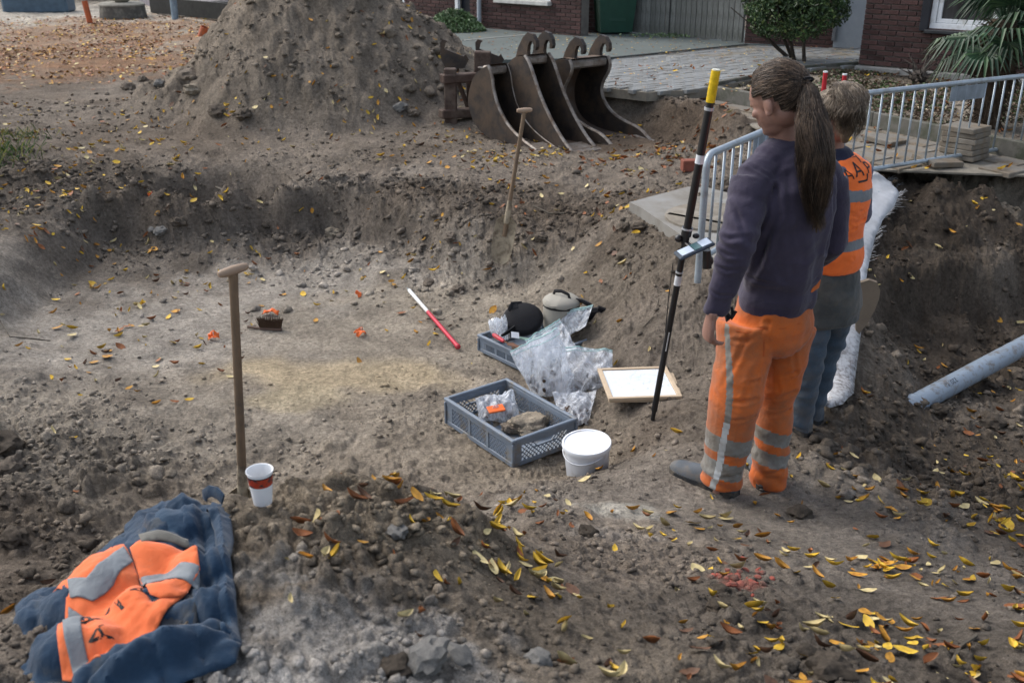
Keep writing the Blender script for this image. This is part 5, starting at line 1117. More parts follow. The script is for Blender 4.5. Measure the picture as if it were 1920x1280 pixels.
# ---- slab platform at the barrier, cover, loose brick
zS = .42; P_ = [PZ(a, b2, zS) for a, b2 in ((1180, 379), (1290, 350), (1330, 352), (1480, 392), (1480, 520), (1345, 487), (1203, 390))]
PLT = NT('pale_slab_top'); cc = PLT.ramp(PLT.noise(3, 6, .7), [(.3, (.14, .125, .10)), (.5, (.20, .19, .17)), (.7, (.24, .24, .23))]); PLT.set(color=cc, rough=.9, normal=PLT.bump(PLT.noise(70, 5, .7), .5, .004))
q = MB(); q.prism([(p.x, p.y) for p in P_], (0, 0, zS - .12), (1, 0, 0), (0, 1, 0), (0, 0, .12)); o = q.build('concrete_slab', PLT.m); tag(o, 'pale blue grey concrete slab at the foot of the left barrier', 'slab')
cp = PZ(1345, 404, zS + .022); q = MB(); q.lathe([(0, 0), (.36, 0), (.37, -.006), (.37, -.03)], 40); o = q.build('manhole_cover', mat('cover_tan', (.17, .15, .12), .85, var=.25, bump=.5, dirt=(.24, .22, .19), dirt_amt=.5), None, True); o.location = cp; tag(o, 'round tan manhole cover lying on the concrete slab behind the barrier bars', 'manhole cover')
q = MB(); q.bar(PZ(1252, 402, zS + .012), PZ(1420, 432, zS + .012), .05, .02, bev=.003); o = q.build('steel_strip', STEEL); tag(o, 'dark steel strip lying across the concrete slab', 'strip')
p = hit(1299, 320, False); q = MB().box((0, 0, .05), (.21, .1, .10), Matrix.Rotation(R(6), 3, 'Z'), bev=.006); o = q.build('brick_block', mat('red_brick_loose', (.22, .075, .05), .9, bump=.6)); o.location = p; tag(o, 'single loose red brick behind the black survey pole', 'brick')
# ---- pipe in the trench
PVC = mat('grey_pvc', (.215, .265, .32), .38, var=.08, bump=.08, dirt=(.11, .085, .06), dirt_amt=.42, dscale=16, spec=.5)
a = PZ(1697, 768, -.27); b_ = PZ(1925, 645, -.20); b_ = a + (b_ - a) * 1.5; t = (b_ - a).normalized(); u = t.orthogonal().normalized(); u = Vector((0, 0, 1)).cross(t).normalized(); Mq = Matrix((u, t.cross(u), t)).transposed(); L = (b_ - a).length
e = empty('drain_pipe', a, 0, 'grey plastic drain pipe with open end lying in the trench', 'pipe')
MB().lathe([(.056, .3), (.056, 0), (.0625, 0), (.0625, L)], 36, (0, 0, 0), Mq).build('tube', PVC, e, True)
MB().lathe([(.0585, .002), (.066, .002), (.068, .01), (.068, .075), (.071, .08), (.071, .095), (.067, .1), (.0628, .112)], 36, (0, 0, 0), Mq).build('socket', PVC, e, True)
def text_mesh(txt, size):
    cu = D.curves.new('t', 'FONT'); cu.body = txt; cu.size = size; cu.align_x = 'CENTER'; cu.align_y = 'CENTER'; o_ = D.objects.new('t', cu); COL.objects.link(o_); dg = bpy.context.evaluated_depsgraph_get(); me_ = D.meshes.new_from_object(o_.evaluated_get(dg)); D.objects.remove(o_); return me_
INK = mat('black_print', (.012, .012, .014), .6)
tm = text_mesh('220. %', .045); V = []
for v in tm.vertices:
    s_ = .42 - v.co.x; an = R(60) - v.co.y / .0625; dirn = (u * math.cos(an) * -1 + t.cross(u) * math.sin(an)); 
    if dirn.y > 0 and False: dirn = -dirn
    V.append(t * s_ + dirn * .0632)
q = mk('printed_mark', V, [tuple(p.vertices) for p in tm.polygons], INK, e)
# ================================================================= people
def fabric(name, col, var=.18, bump=.35, dirt=None, da=.4, ds=6, rough=.9, wv=260):
    s_ = NT(name); lo = tuple(v * (1 - var) for v in col); hi = tuple(v * (1 + var) for v in col); cc_ = s_.ramp(s_.noise(7, 5, .7), [(.3, lo), (.7, hi)])
    if dirt: cc_ = s_.mix(s_.ramp(s_.noise(ds, 8, .7), [(.60 - da * .3, 0.0), (.78 - da * .2, .9)]), cc_, dirt)
    b1 = s_.bump(s_.noise(14, 5, .6, dist=.6), .5, .012); b2 = s_.bump(s_.noise(wv, 2, .6), bump, .002, b1); s_.set(color=cc_, rough=rough, normal=b2, spec=.2, sheen=.15); return s_.m
SKIN = NT('skin'); SKIN.set(color=SKIN.ramp(SKIN.noise(14, 5, .6), [(.3, (.20, .105, .078)), (.7, (.30, .165, .125))]), rough=.55, normal=SKIN.bump(SKIN.noise(160, 4, .6), .25, .002)); SKIN.b.inputs['Subsurface Weight'].default_value = .08; SKIN.b.inputs['Subsurface Radius'].default_value = (.01, .004, .002); SKIN = SKIN.m
PURP = fabric('purple_grey_sweat', (.040, .034, .056), .2, .5); PURPR = fabric('rib_knit', (.034, .028, .054), .2, .8, wv=120)
ORG = fabric('hi_vis_orange', (.47, .105, .018), .14, .4, (.26, .10, .045), .7, 5); REFL = fabric('reflective_grey', (.20, .20, .185), .25, .3, (.12, .095, .07), .6, 9, .55); REFB = fabric('reflective_bright', (.42, .44, .44), .3, .3, (.2, .17, .14), .5, 14, .45)
ORV = fabric('vest_orange', (.85, .17, .035), .08, .3); NAVY = fabric('navy_fabric', (.016, .020, .042)); JEAN = fabric('worn_denim', (.05, .075, .105), .3, .6, (.10, .10, .10), .4); GREYC = fabric('grey_canvas', (.055, .06, .06), .3, .5, (.11, .1, .085), .5)
SHOE = mat('shoe_grey', (.072, .084, .098), .7, var=.3, bump=.5, bscale=120, dirt=(.15, .13, .105), dirt_amt=.5, dscale=9); SOLE = mat('sole_dark', (.022, .024, .026), .8, var=.2, bump=.5, dirt=(.13, .11, .085), dirt_amt=.45, dscale=12)
def hairmat(name, col):
    s_ = NT(name); s_.set(color=s_.ramp(s_.noise(30, 3, .6), [(.3, tuple(v * .6 for v in col)), (.7, tuple(v * 1.4 for v in col))]), rough=.5, spec=.35); return s_.m
def stripes(name, base, reg):
    return base
def smoothstep(a, b, x): return sstep(a, b, x)
def creases_fn(L_):
    '''valleys and ridges along given lines on the cloth: [(points, depth, width)]'''
    P_ = [([np.array(PY(*q)) for q in pts], dp, wd) for pts, dp, wd in L_]
    def f(x, y, z):
        c_ = np.stack([x, y, z], -1); out = np.zeros(len(x))
        for pts, dp, wd in P_:
            best = np.full(len(c_), 9.0)
            for a, b_ in zip(pts[:-1], pts[1:]):
                t_ = np.clip(((c_ - a) @ (b_ - a)) / ((b_ - a) @ (b_ - a)), 0, 1); v = c_ - (a + t_[:, None] * (b_ - a)); v[:, 1] *= .35; best = np.minimum(best, np.linalg.norm(v, axis=1))
            out += dp * (np.exp(-(best / wd) ** 1.5) - .45 * np.exp(-((best - wd * 1.7) / wd) ** 2))
        return out
    return f
def cloth(mb, vox, name, mats_, parent, folds=.006, seed=1, classify=None, it=5, extra=None, org=None):
    me_ = remesh(mb, vox, it); co = get_co(me_); no = get_no(me_)
    x, y, z = co[:, 0], co[:, 1], co[:, 2]; a = x * .75 + y * .65; b_ = x * -.65 + y * .75
    d = folds * (1.0 * ridged(a * 4 + z * 3, z * 7 - a * 2.5, 2, seed) + .8 * fbm(b_ * 6 + a * 3, z * 10, 3, seed + 5) + .5 * ridged(a * 9 - z * 6, z * 9 + b_ * 8, 2, seed + 9))
    if extra is not None: d = d + extra(x, y, z)
    set_co(me_, co + no * d[:, None])
    o_ = link(name, me_, mats_, parent, True)
    if classify is not None:
        n = len(me_.polygons); c_ = np.empty(n * 3); me_.polygons.foreach_get('center', c_); c_ = c_.reshape(-1, 3); me_.polygons.foreach_set('material_index', classify(c_).astype(np.int32)); me_.update()
    return o_
def hand(mb, wr, d, pn, sp, L=1.0, curl=(22, 42, 38), thumb=True, spread=1.0):
    """wr wrist, d along the hand, pn towards the palm, sp towards the thumb side"""
    wr, d, pn, sp = Vector(wr), Vector(d).normalized(), Vector(pn).normalized(), Vector(sp).normalized()
    mb.tube([wr - d * .03, wr, wr + d * .03, wr + d * .07, wr + d * .095], [(.027 * L, .020 * L), (.027 * L, .019 * L), (.036 * L, .018 * L), (.041 * L, .016 * L), (.038 * L, .012 * L)], 12, up=sp)
    for k, (ln, r0) in enumerate(((.072, .0088), (.080, .0090), (.075, .0086), (.060, .0076))):
        p = wr + d * (.085 - .004 * abs(k - 1)) + sp * (.030 - .020 * k); dd = (d + sp * (.10 - .07 * k) * spread).normalized(); pts = [p - dd * .02]; ax = sp
        for j, f_ in enumerate((.45, .32, .23)):
            dd = (dd * math.cos(R(curl[j] + 4 * k)) + pn * math.sin(R(curl[j] + 4 * k))).normalized() if j or True else dd
            pts.append(pts[-1] + dd * ln * f_ + (dd * .02 if j == 0 else Vector()));
            pnn = pn; 
        mb.tube(pts, [r0 * L, r0 * L, r0 * .93 * L, r0 * .8 * L], 9); mb.ell(pts[-1], (r0 * .8,) * 3, 8, 6)
    t0 = wr + d * .025 + sp * .026 + pn * .006; t1 = t0 + d * .03 + sp * .022 + pn * .012; t2 = t1 + d * .03 + sp * .004 + pn * .010; t3 = t2 + d * .022 - sp * .003 + pn * .006
    mb.tube([t0, t1, t2, t3], [.014 * L, .0125 * L, .010 * L, .0085 * L], 9); mb.ell(t3, (.0085,) * 3, 8, 6)
def head(mb, cen_, F, pitch, s_=1.0, female=False):
    F = Vector(F).normalized(); Lf = Vector((-F.y, F.x, 0)); U_ = UP.copy(); q = Matrix.Rotation(-R(pitch), 3, Lf) if False else Matrix.Rotation(R(pitch), 3, Lf)
    F2 = q @ F; U2 = q @ U_
    if F2.z > 0: q = Matrix.Rotation(-R(pitch), 3, Lf); F2 = q @ F; U2 = q @ U_
    M = Matrix((F2, Lf, U2)).transposed(); P = lambda a, b_, c_: Vector(cen_) + M @ Vector((a, b_, c_)) * s_
    E = lambda a, b_, c_, r3: mb.ell(P(a, b_, c_), tuple(v * s_ for v in r3), 20, 14, M)
    E(0, 0, .012, (.098, .075, .088)); E(.030, 0, -.03, (.062, .062, .085)); E(.035, 0, -.085, (.045, .044, .035)); E(.066, 0, -.098, (.018, .022, .017)); E(-.02, 0, -.055, (.055, .056, .05))
    E(.088, 0, -.022, (.012, .010, .026)); E(.102, 0, -.036, (.013, .013, .010)); E(.095, .011, -.039, (.008, .006, .006)); E(.095, -.011, -.039, (.008, .006, .006)); E(.078, 0, .018, (.016, .045, .012))
    E(.085, 0, -.066, (.010, .022, .006)); E(.083, 0, -.075, (.010, .019, .007)); E(.060, .04, -.035, (.022, .020, .018)); E(.060, -.04, -.035, (.022, .020, .018))
    for sd in (1, -1): E(.078, sd * .032, -.002, (.010, .013, .010)); E(-.005, sd * .072, -.028, (.018, .008, .030)); E(-.012, sd * .079, -.020, (.015, .006, .024)); E(.000, sd * .076, -.048, (.009, .006, .012))
    return P, M
def strands(name, parent, starts, tie, path, rad_fn, n, mats_, seed, r0=.0016, wav=.012, lift=.004, cen_=None, radii=None, M=None):
    rs = random.Random(seed); V = []; F = []; MI = []
    for k in range(n):
        st = starts(rs); pts = [Vector(st)]
        loc = M.transposed() @ (Vector(st) - cen_); tl = M.transposed() @ (tie - cen_)
        for j in range(1, 8):     # over the scalp
            t = j / 7; q = loc.lerp(tl, t); e_ = math.sqrt(sum((q[i] / radii[i]) ** 2 for i in range(3))) or 1
            q2 = q / e_ * (1.03 + lift * 4 * rs.random()) if e_ < 1.03 else q; q2 = q2.lerp(tl, max(0, (t - .75) / .25) ** 2); pts.append(cen_ + M @ q2 + Vector((rs.gauss(0, .0014), rs.gauss(0, .0014), rs.gauss(0, .0014))))
        if k == 0: CL = [(rs.uniform(0, 6.28), math.sqrt(rs.random()), rs.uniform(0, 6.28), rs.uniform(.62, 1.0), rs.choices(range(len(mats_)), [4, 4, 3][:len(mats_)])[0], rs.uniform(8, 15)) for _ in range(46)]
        cl = CL[rs.randrange(46)]; fly = rs.random() < .08; a = cl[0] + rs.gauss(0, .38 if not fly else 1); rr_ = min(1.25, max(0, cl[1] + rs.gauss(0, .2 if not fly else .45))); ph = cl[2] + rs.gauss(0, .25); end = cl[3] * rs.uniform(.85, 1.0); m_ = 14
        for j in range(1, m_ + 1):
            t = end * j / m_; f_ = t * (len(path) - 1); i = min(int(f_), len(path) - 2); f_ -= i
            p = path[i].lerp(path[i + 1], f_); p0 = path[max(i - 1, 0)]; p3 = path[min(i + 2, len(path) - 1)]
            p = p + (path[i] * 2 - p0 - path[i + 1] + path[i + 1] * 2 - path[i] - p3) * (.12 * f_ * (1 - f_)) * 2
            R_ = rad_fn(t); w_ = wav * min(1, t * 2) * math.sin(ph + t * cl[5])
            pts.append(p + Vector((math.cos(a) * rr_ * R_[0] + w_, math.sin(a) * rr_ * R_[1], wav * .3 * math.cos(ph * 2 + t * 9))) + Vector((rs.gauss(0, .0012), rs.gauss(0, .0012), rs.gauss(0, .0012))))
        n0 = len(V); m2 = len(pts); rr0 = r0 * rs.uniform(.6, 1.5); mi = cl[4] if rs.random() < .7 else rs.randrange(len(mats_))
        for j, p in enumerate(pts):
            w_ = rr0 * (1 if j < m2 - 4 else (m2 - j) / 5)
            for (dx, dz) in ((1, 0), (-.5, .87), (-.5, -.87)): V.append(p + Vector((dx * w_, dz * w_ * .7, dz * w_)))
        for j in range(m2 - 1):
            for i in range(3): F.append((n0 + j * 3 + i, n0 + j * 3 + (i + 1) % 3, n0 + (j + 1) * 3 + (i + 1) % 3, n0 + (j + 1) * 3 + i)); MI.append(mi)
    return mk(name, V, F, mats_, parent, True, MI)
def shoe(heel, toe, parent, W=.052, H_=.075, name='shoe'):
    heel, toe = Vector(heel), Vector(toe); d = (toe - heel); L_ = d.length; d.normalize(); s_ = d.cross(UP).normalized(); u = s_.cross(d)
    def ring(t, w, h, z0, n=14):
        out = []
        for k in range(n):
            a = 2 * PI * k / n; c_, sn = math.cos(a), math.sin(a); out.append(heel + d * (t * L_) + s_ * (w * c_) + u * (z0 + (h * sn if sn > 0 else .35 * h * sn * 0 + 0)))
        return out
    prof = [(0.0, .022, .04, .02), (.03, .034, .065, .02), (.10, .040, .095, .02), (.22, .041, .10, .02), (.38, .040, .085, .02), (.55, .046, .066, .02), (.72, .051, .056, .02), (.86, .048, .048, .02), (.95, .036, .036, .02), (1.0, .014, .015, .022)]
    V = []; 
    for t, w, h, z0 in prof: V += ring(t, w * W / .052, h * H_ / .075, z0)
    F = grid_faces(len(prof), 14, True) + [tuple(range(14)), tuple((len(prof) - 1) * 14 + k for k in range(14))[::-1]]
    e_ = mk(name, V, F, SHOE, parent, True); m_ = e_.modifiers.new('s', 'SUBSURF'); m_.levels = 1; m_.render_levels = 1
    out = []
    for t, w, h, z0 in prof: out.append((t * L_, (w + .004) * W / .052))
    poly = [(a, b_) for a, b_ in out] + [(a, -b_) for a, b_ in out[::-1]]
    q_ = MB(); q_.prism(poly, heel + u * -.004, d, s_, u * .028); q_.build('sole', SOLE, e_)
    q_ = MB()
    for k in range(4):
        t = .42 + k * .07; q_.tube([heel + d * t * L_ + s_ * sx * .028 + u * (.088 - k * .008 if abs(sx) < .5 else .072 - k * .006) for sx in (-1, -.4, .4, 1)], .0028, 6)
    tag(q_.build('laces', SOLE, e_, True), kind='stuff')
    return e_
def wl(o_):  # keep world-space vertices under an Empty that stands at the feet
    return o_

# ---------------- person with the long ponytail
feet = PZ(1398, 925, 0); P1 = empty('person', (0, 0, 0), 0, 'person with long brown ponytail, purple grey sweatshirt and orange reflective work trousers', 'person')
J1 = lambda px, py, Y: PY(px, py, Y)
f1 = Vector((-.6, .8, 0)); r1 = Vector((.8, .6, 0))
shL, elL, wrL = J1(1410, 338, 3.80), J1(1384, 450, 3.70), J1(1338, 583, 3.72)
shR, elR, wrR = J1(1556, 334, 4.02), J1(1562, 452, 4.02), J1(1512, 500, 4.28)
hipL, knL, anL = J1(1402, 620, 3.91), J1(1378, 753, 3.84), J1(1352, 900, 3.86)
hipR, knR, anR = J1(1478, 620, 4.00), J1(1455, 753, 3.98), J1(1440, 902, 3.94)
nk, ch, wa, hp_ = J1(1474, 272, 3.90), J1(1482, 390, 3.88), J1(1464, 505, 3.92), J1(1450, 590, 3.95)
hc = J1(1459, 181, 3.87)
bd = MB(); bd.tube([hp_ + UP * -.06, hp_, wa, ch, nk + UP * -.04], [(.15, .12), (.155, .125), (.14, .115), (.17, .12), (.09, .07)], 16, up=r1)
for a, k_, b_ in ((hipL, knL, anL), (hipR, knR, anR)): bd.tube([a + UP * .02, a.lerp(k_, .5), k_, k_.lerp(b_, .4), b_, b_ + UP * -.06], [.075, .07, .055, .05, .036, .04], 12)
for a, k_, b_ in ((shL, elL, wrL), (shR, elR, wrR)): bd.tube([a, a.lerp(k_, .5), k_, k_.lerp(b_, .3), b_], [.052, .046, .040, .037, .026], 12)
bd.tube([nk + UP * -.08, nk + UP * .0, nk.lerp(hc, .45), hc + UP * -.04], [.085, .062, .058, .06], 14)
Ph, Mh = head(bd, hc, (-.66, .75, 0), 22, 1.16)
hand(bd, wrL + Vector((-.012, -.02, -.022)), (-.10, .10, -1), (.9, .25, .15), (-.2, .95, .1), 1.08)
hand(bd, wrR, (-.55, .8, -.1), (-.1, 0, -1), (-.8, -.5, 0))
me_ = remesh(bd, .0048, 2); body = link('body', me_, SKIN, P1, True)
# sideburn and stubble
BRN = [hairmat('hair_dark_brown', (.022, .015, .011)), hairmat('hair_brown', (.05, .033, .022)), hairmat('hair_light_brown', (.12, .082, .055))]
# sweatshirt
t = MB(); t.tube([hp_ + UP * .03, hp_ + UP * .07, wa, wa.lerp(ch, .5), ch, ch + UP * .09, nk + UP * -.045, nk + UP * .0, nk + UP * .012], [(.158, .135), (.172, .148), (.178, .15), (.184, .155), (.195, .158), (.195, .145), (.13, .11), (.078, .078), (.066, .068)], 28, up=r1)
t.tube([nk + UP * -.01, nk.lerp(shL, .5) + UP * .004, shL + UP * .0], [.072, .074, .07], 14); t.tube([nk + UP * -.01, nk.lerp(shR, .5) + UP * .004, shR], [.072, .072, .066], 14); t.ell(shL + Vector((.02, .01, -.01)), (.082, .082, .082)); t.ell(shR + Vector((-.02, -.01, -.01)), (.08, .08, .08))
t.tube([shL, shL.lerp(elL, .35), shL.lerp(elL, .8), elL, elL.lerp(wrL, .3), elL.lerp(wrL, .7), elL.lerp(wrL, .93), wrL + (wrL - elL) * .03], [.078, .080, .074, .070, .066, .056, .050, .040], 18)
t.tube([shR, shR.lerp(elR, .35), shR.lerp(elR, .8), elR, elR.lerp(wrR, .3), elR.lerp(wrR, .9)], [.074, .074, .068, .066, .06, .042], 18)
zh = hp_.z + .085
def cls_s(c_):
    dcu = np.linalg.norm(c_ - np.array(wrL), axis=1); return ((c_[:, 2] < zh) & (np.abs(c_[:, 0] - hp_.x) < .25) & (c_[:, 0] > wrL.x + .085) | (dcu < .045)).astype(int)
def ex_s(x, y, z):
    # drape from the shoulder blades and the gather above the hem; creases in the elbow
    a = (x - ch.x) * .8 + (y - ch.y) * .6
    d = .008 * np.sin(a * 46 + z * 3 + 2 * fbm(a * 5, z * 3, 2, 7)) * sstep(1.35, 1.0, z) * sstep(.8, .95, z) + .007 * np.cos((z - zh) * 38) * np.exp(-((z - zh - .05) / .06) ** 2)
    de = np.sqrt((x - elL.x) ** 2 + (y - elL.y) ** 2 + (z - elL.z) ** 2); d = d + .006 * np.sin((z + .5 * x) * 95) * np.exp(-(de / .10) ** 2)
    ds = np.sqrt((x - shL.x) ** 2 + (y - shL.y) ** 2 + (z - shL.z) ** 2); return d - .006 * np.exp(-((ds - .115) / .012) ** 2) * (z > shL.z - .12)
_cs = creases_fn([([(1452, 352, 3.76), (1455, 400, 3.76), (1436, 448, 3.76), (1424, 500, 3.76), (1402, 545, 3.78)], -.022, .013), ([(1404, 308, 3.76), (1440, 330, 3.76), (1452, 352, 3.76)], -.006, .006), ([(1478, 330, 3.75), (1470, 420, 3.77), (1480, 505, 3.8)], -.009, .014), ([(1556, 335, 3.85), (1560, 400, 3.85), (1545, 470, 3.85)], -.016, .012), ([(1500, 420, 3.78), (1512, 470, 3.8), (1508, 530, 3.83)], -.008, .011),
    ([(1345, 442, 3.66), (1368, 448, 3.65), (1398, 440, 3.67)], -.013, .009), ([(1343, 468, 3.66), (1365, 478, 3.65), (1395, 474, 3.67)], -.011, .008), ([(1340, 500, 3.66), (1362, 508, 3.65), (1388, 500, 3.67)], -.009, .008), ([(1375, 380, 3.68), (1390, 420, 3.66), (1398, 450, 3.66)], -.008, .009), ([(1330, 545, 3.67), (1350, 556, 3.66), (1370, 552, 3.68)], -.007, .007),
    ([(1430, 470, 3.78), (1450, 520, 3.80), (1448, 548, 3.82)], -.007, .008), ([(1400, 520, 3.80), (1440, 528, 3.80), (1490, 520, 3.82)], -.007, .010), ([(1460, 532, 3.8), (1500, 538, 3.83), (1530, 520, 3.86)], -.008, .009)])
_ex0 = ex_s
sw = cloth(t, .0068, 'sweatshirt', [PURP, PURPR], P1, .0045, 3, cls_s, 6, lambda x, y, z: ex_s(x, y, z) + _cs(x, y, z))
# trousers
t = MB(); t.tube([hp_ + UP * .10, hp_ + UP * .04, hp_ + UP * -.03, hp_ + UP * -.10], [(.158, .135), (.168, .148), (.176, .165), (.165, .15)], 24, up=r1)
t.ell(hp_ - f1 * .05 + UP * -.05, (.15, .11, .12), 20, 12, Matrix((r1, f1, UP)).transposed())
for (a, k_, b_, rr_, xo) in ((hipL, knL, anL, (.118, .106, .104, .106, .096, .088, .084, .078), 0), (hipR, knR, anR, (.108, .092, .082, .076, .074, .074, .076, .074), 0)):
    lo = b_ + (b_ - k_).normalized() * (.006 if a is hipL else .022); t.tube([a + UP * .03, a.lerp(k_, .35), a.lerp(k_, .75), k_, k_.lerp(b_, .35), k_.lerp(b_, .7), b_, lo], [(r_, r_ * 1.12) for r_ in rr_], 22, up=r1)
def legz(c_): return (c_[:, 0] < (hipL.x + hipR.x) / 2 - .02 * (1 - c_[:, 2]))
stripe = [J1(1366, 560, 3.80), J1(1368, 640, 3.78), J1(1370, 715, 3.76), J1(1364, 780, 3.76), J1(1355, 830, 3.77), J1(1347, 880, 3.78), J1(1334, 918, 3.80)]
def dseg3(c_, P_):
    best = np.full(len(c_), 9.0)
    for a, b_ in zip(P_[:-1], P_[1:]):
        a, b_ = np.array(a), np.array(b_); t_ = np.clip(((c_ - a) @ (b_ - a)) / ((b_ - a) @ (b_ - a)), 0, 1); q = a + t_[:, None] * (b_ - a); v = c_ - q; v[:, 1] *= .12; best = np.minimum(best, np.linalg.norm(v, axis=1))
    return best
bandsL = [J1(1365, 805, 3.85).z, J1(1365, 836, 3.85).z, J1(1360, 852, 3.85).z, J1(1360, 884, 3.85).z]; bandsR = [J1(1445, 800, 3.95).z, J1(1445, 824, 3.95).z, J1(1445, 838, 3.95).z, J1(1445, 862, 3.95).z]
def cls_t(c_):
    L_ = legz(c_); z = c_[:, 2] + .10 * (c_[:, 0] - knL.x) * 0 + .006 * vnoise(c_[:, 0] * 9, c_[:, 1] * 9, 4); B = np.where(L_[:, None], np.array(bandsL), np.array(bandsR)); tilt = .12 * np.where(L_, c_[:, 0] - anL.x, c_[:, 0] - anR.x); z = z + tilt
    band = ((z < B[:, 0]) & (z > B[:, 1])) | ((z < B[:, 2]) & (z > B[:, 3])); st = (dseg3(c_, stripe) < .0125) & (c_[:, 1] < 3.9); up_ = c_[:, 2] > .42
    return np.where(st & ~up_, 2, np.where(st, 1, np.where(band, 1, 0)))
def ex_t(x, y, z):
    L_ = x < (hipL.x + hipR.x) / 2; ax = np.where(L_, knL.x, knR.x); a = x - ax
    d = .009 * np.sin(z * 70 + a * 26 + 3 * fbm(a * 8, z * 6, 2, 17)) * np.exp(-((z - .13) / .13) ** 2) + .003 * np.sin(z * 46 - a * 24 + 2 * fbm(a * 6, z * 5, 2, 18)) * np.exp(-((z - .5) / .13) ** 2)
    d = d + .005 * np.sin((a * 30 + z * 14) + 2.5 * fbm(a * 7, z * 4, 2, 19)) * sstep(.55, .7, z) * sstep(.98, .85, z); return d
_ct = creases_fn([([(1434, 612, 3.82), (1402, 636, 3.80), (1362, 646, 3.78)], -.012, .009), ([(1434, 614, 3.82), (1474, 640, 3.86), (1512, 628, 3.9)], -.011, .009), ([(1438, 600, 3.82), (1434, 640, 3.84), (1432, 672, 3.86)], -.018, .010), ([(1430, 650, 3.83), (1408, 700, 3.78), (1392, 750, 3.76)], -.008, .011), ([(1400, 630, 3.80), (1378, 690, 3.77), (1352, 735, 3.76)], -.009, .010),
    ([(1332, 742, 3.74), (1370, 758, 3.72), (1416, 746, 3.76)], -.011, .009), ([(1332, 776, 3.74), (1376, 792, 3.72), (1412, 776, 3.76)], -.009, .008), ([(1346, 716, 3.74), (1385, 728, 3.72), (1420, 712, 3.77)], -.007, .008), ([(1428, 738, 3.90), (1458, 752, 3.88), (1490, 734, 3.90)], -.010, .009), ([(1425, 772, 3.90), (1452, 784, 3.88), (1484, 770, 3.90)], -.009, .008), ([(1436, 700, 3.90), (1462, 712, 3.88), (1492, 696, 3.90)], -.007, .008),
    ([(1318, 888, 3.76), (1350, 900, 3.75), (1384, 888, 3.78)], -.012, .008), ([(1405, 882, 3.86), (1436, 894, 3.85), (1468, 882, 3.87)], -.012, .008), ([(1322, 846, 3.76), (1352, 862, 3.75), (1390, 850, 3.78)], -.006, .007), ([(1500, 590, 3.88), (1488, 640, 3.86), (1494, 700, 3.88)], -.009, .010), ([(1470, 640, 3.86), (1456, 690, 3.87), (1462, 735, 3.88)], -.008, .009)])
tr = cloth(t, .0068, 'trousers', [ORG, REFL, REFB], P1, .005, 33, cls_t, 4, lambda x, y, z: .5 * ex_t(x, y, z) + _ct(x, y, z))
q = MB(); q.tube([J1(1366, 556, 3.79), J1(1360, 580, 3.775), J1(1364, 600, 3.77), J1(1374, 590, 3.775), J1(1372, 575, 3.78)], [.006, .009, .010, .009, .005], 8); q.tube([J1(1362, 585, 3.765), J1(1372, 597, 3.765), J1(1380, 583, 3.77)], .007, 8); q.build('key_cord', CANV, P1, True)
q = MB(); q.tube([J1(1512, 545, 3.86), J1(1524, 532, 3.88), J1(1530, 520, 3.90)], [(.02, .012), (.03, .012), (.022, .008)], 10); q.build('pocket_flap', ORG, P1, True)
bv = BVHTree.FromObject(tr, bpy.context.evaluated_depsgraph_get()) if False else BVHTree.FromPolygons([v.co for v in tr.data.vertices], [tuple(p.vertices) for p in tr.data.polygons])
def on_surf(bvh, px, py, out=.002):
    o_ = Vector((0, 0, CAMZ)); h_ = bvh.ray_cast(o_, ray(px, py).normalized()); return (h_[0] + h_[1] * out, h_[1]) if h_[0] is not None else (None, None)
for (px, py) in ((1416, 566), (1427, 566)):
    h_, n_ = on_surf(bv, px, py, .002)
    if h_ is not None:
        u_ = n_.cross(UP).normalized(); MB().box(h_, (.016, .010, .002), Matrix((u_, n_.cross(u_), n_)).transposed()).build('size_tab', CANV, P1)
# back pocket seams follow the cloth
for pts_ in (((1385, 556), (1400, 575), (1440, 584), (1490, 572), (1512, 560)), ((1434, 612), (1433, 640), (1432, 668)), ((1380, 620), (1400, 624), (1434, 616), (1470, 616), (1500, 606))):
    L_ = [on_surf(bv, *p_, .0005)[0] for p_ in pts_]; L_ = [v for v in L_ if v is not None]
    if len(L_) > 1: MB().tube(L_, .0022, 5).build('seam', fabric('seam_orange', (.34, .065, .01)) if 'seam_orange' not in D.materials else D.materials['seam_orange'], tr, True)
hl = PZ(1381, 937, 0); tl = PZ(1258, 886, .0); hz_ = lambda p, dz=.0: Vector((p.x, p.y, h1(p.x, p.y) + dz))
shoe(hz_(hl, .004) * 1, hl * 0 + hz_(tl, .002), P1, .054)
hr = PZ(1438, 924, 0); tr_ = hr + Vector((.0, .28, 0)); shoe(hz_(hr, .004), hz_(tr_, .004), P1, .054)
# hair
M_ = Mh; rad1 = (.121, .097, .112); tie = Ph(-.118, .0, .02); cenh = Ph(-.008, 0, .016)
cap = MB(); cap.ell(cenh, (.118, .094, .109), 48, 32, M_); me_ = D.meshes.new('hc'); me_.from_pydata([tuple(v) for v in cap.V], [], cap.F)
bm = bmesh.new(); bm.from_mesh(me_)
def inhair(p, lim=0):
    l_ = M_.transposed() @ (p - cenh); x_, y_, z_ = l_
    return not (x_ > .072 and z_ < .070 or (x_ > .02 and z_ < .0) or (x_ > -.035 and z_ < -.022) or z_ < -.10)
kill = [f_ for f_ in bm.faces if not inhair(f_.calc_center_median())]; bmesh.ops.delete(bm, geom=kill, context='FACES'); bm.to_mesh(me_); bm.free(); hair = link('hair', me_, BRN[0], P1, True)
def st1(rs):
    while True:
        d = Vector((rs.gauss(0, 1), rs.gauss(0, 1), rs.gauss(0, 1))).normalized(); p = cenh + M_ @ Vector((d.x * rad1[0], d.y * rad1[1], d.z * rad1[2]))
        if inhair(p): return p
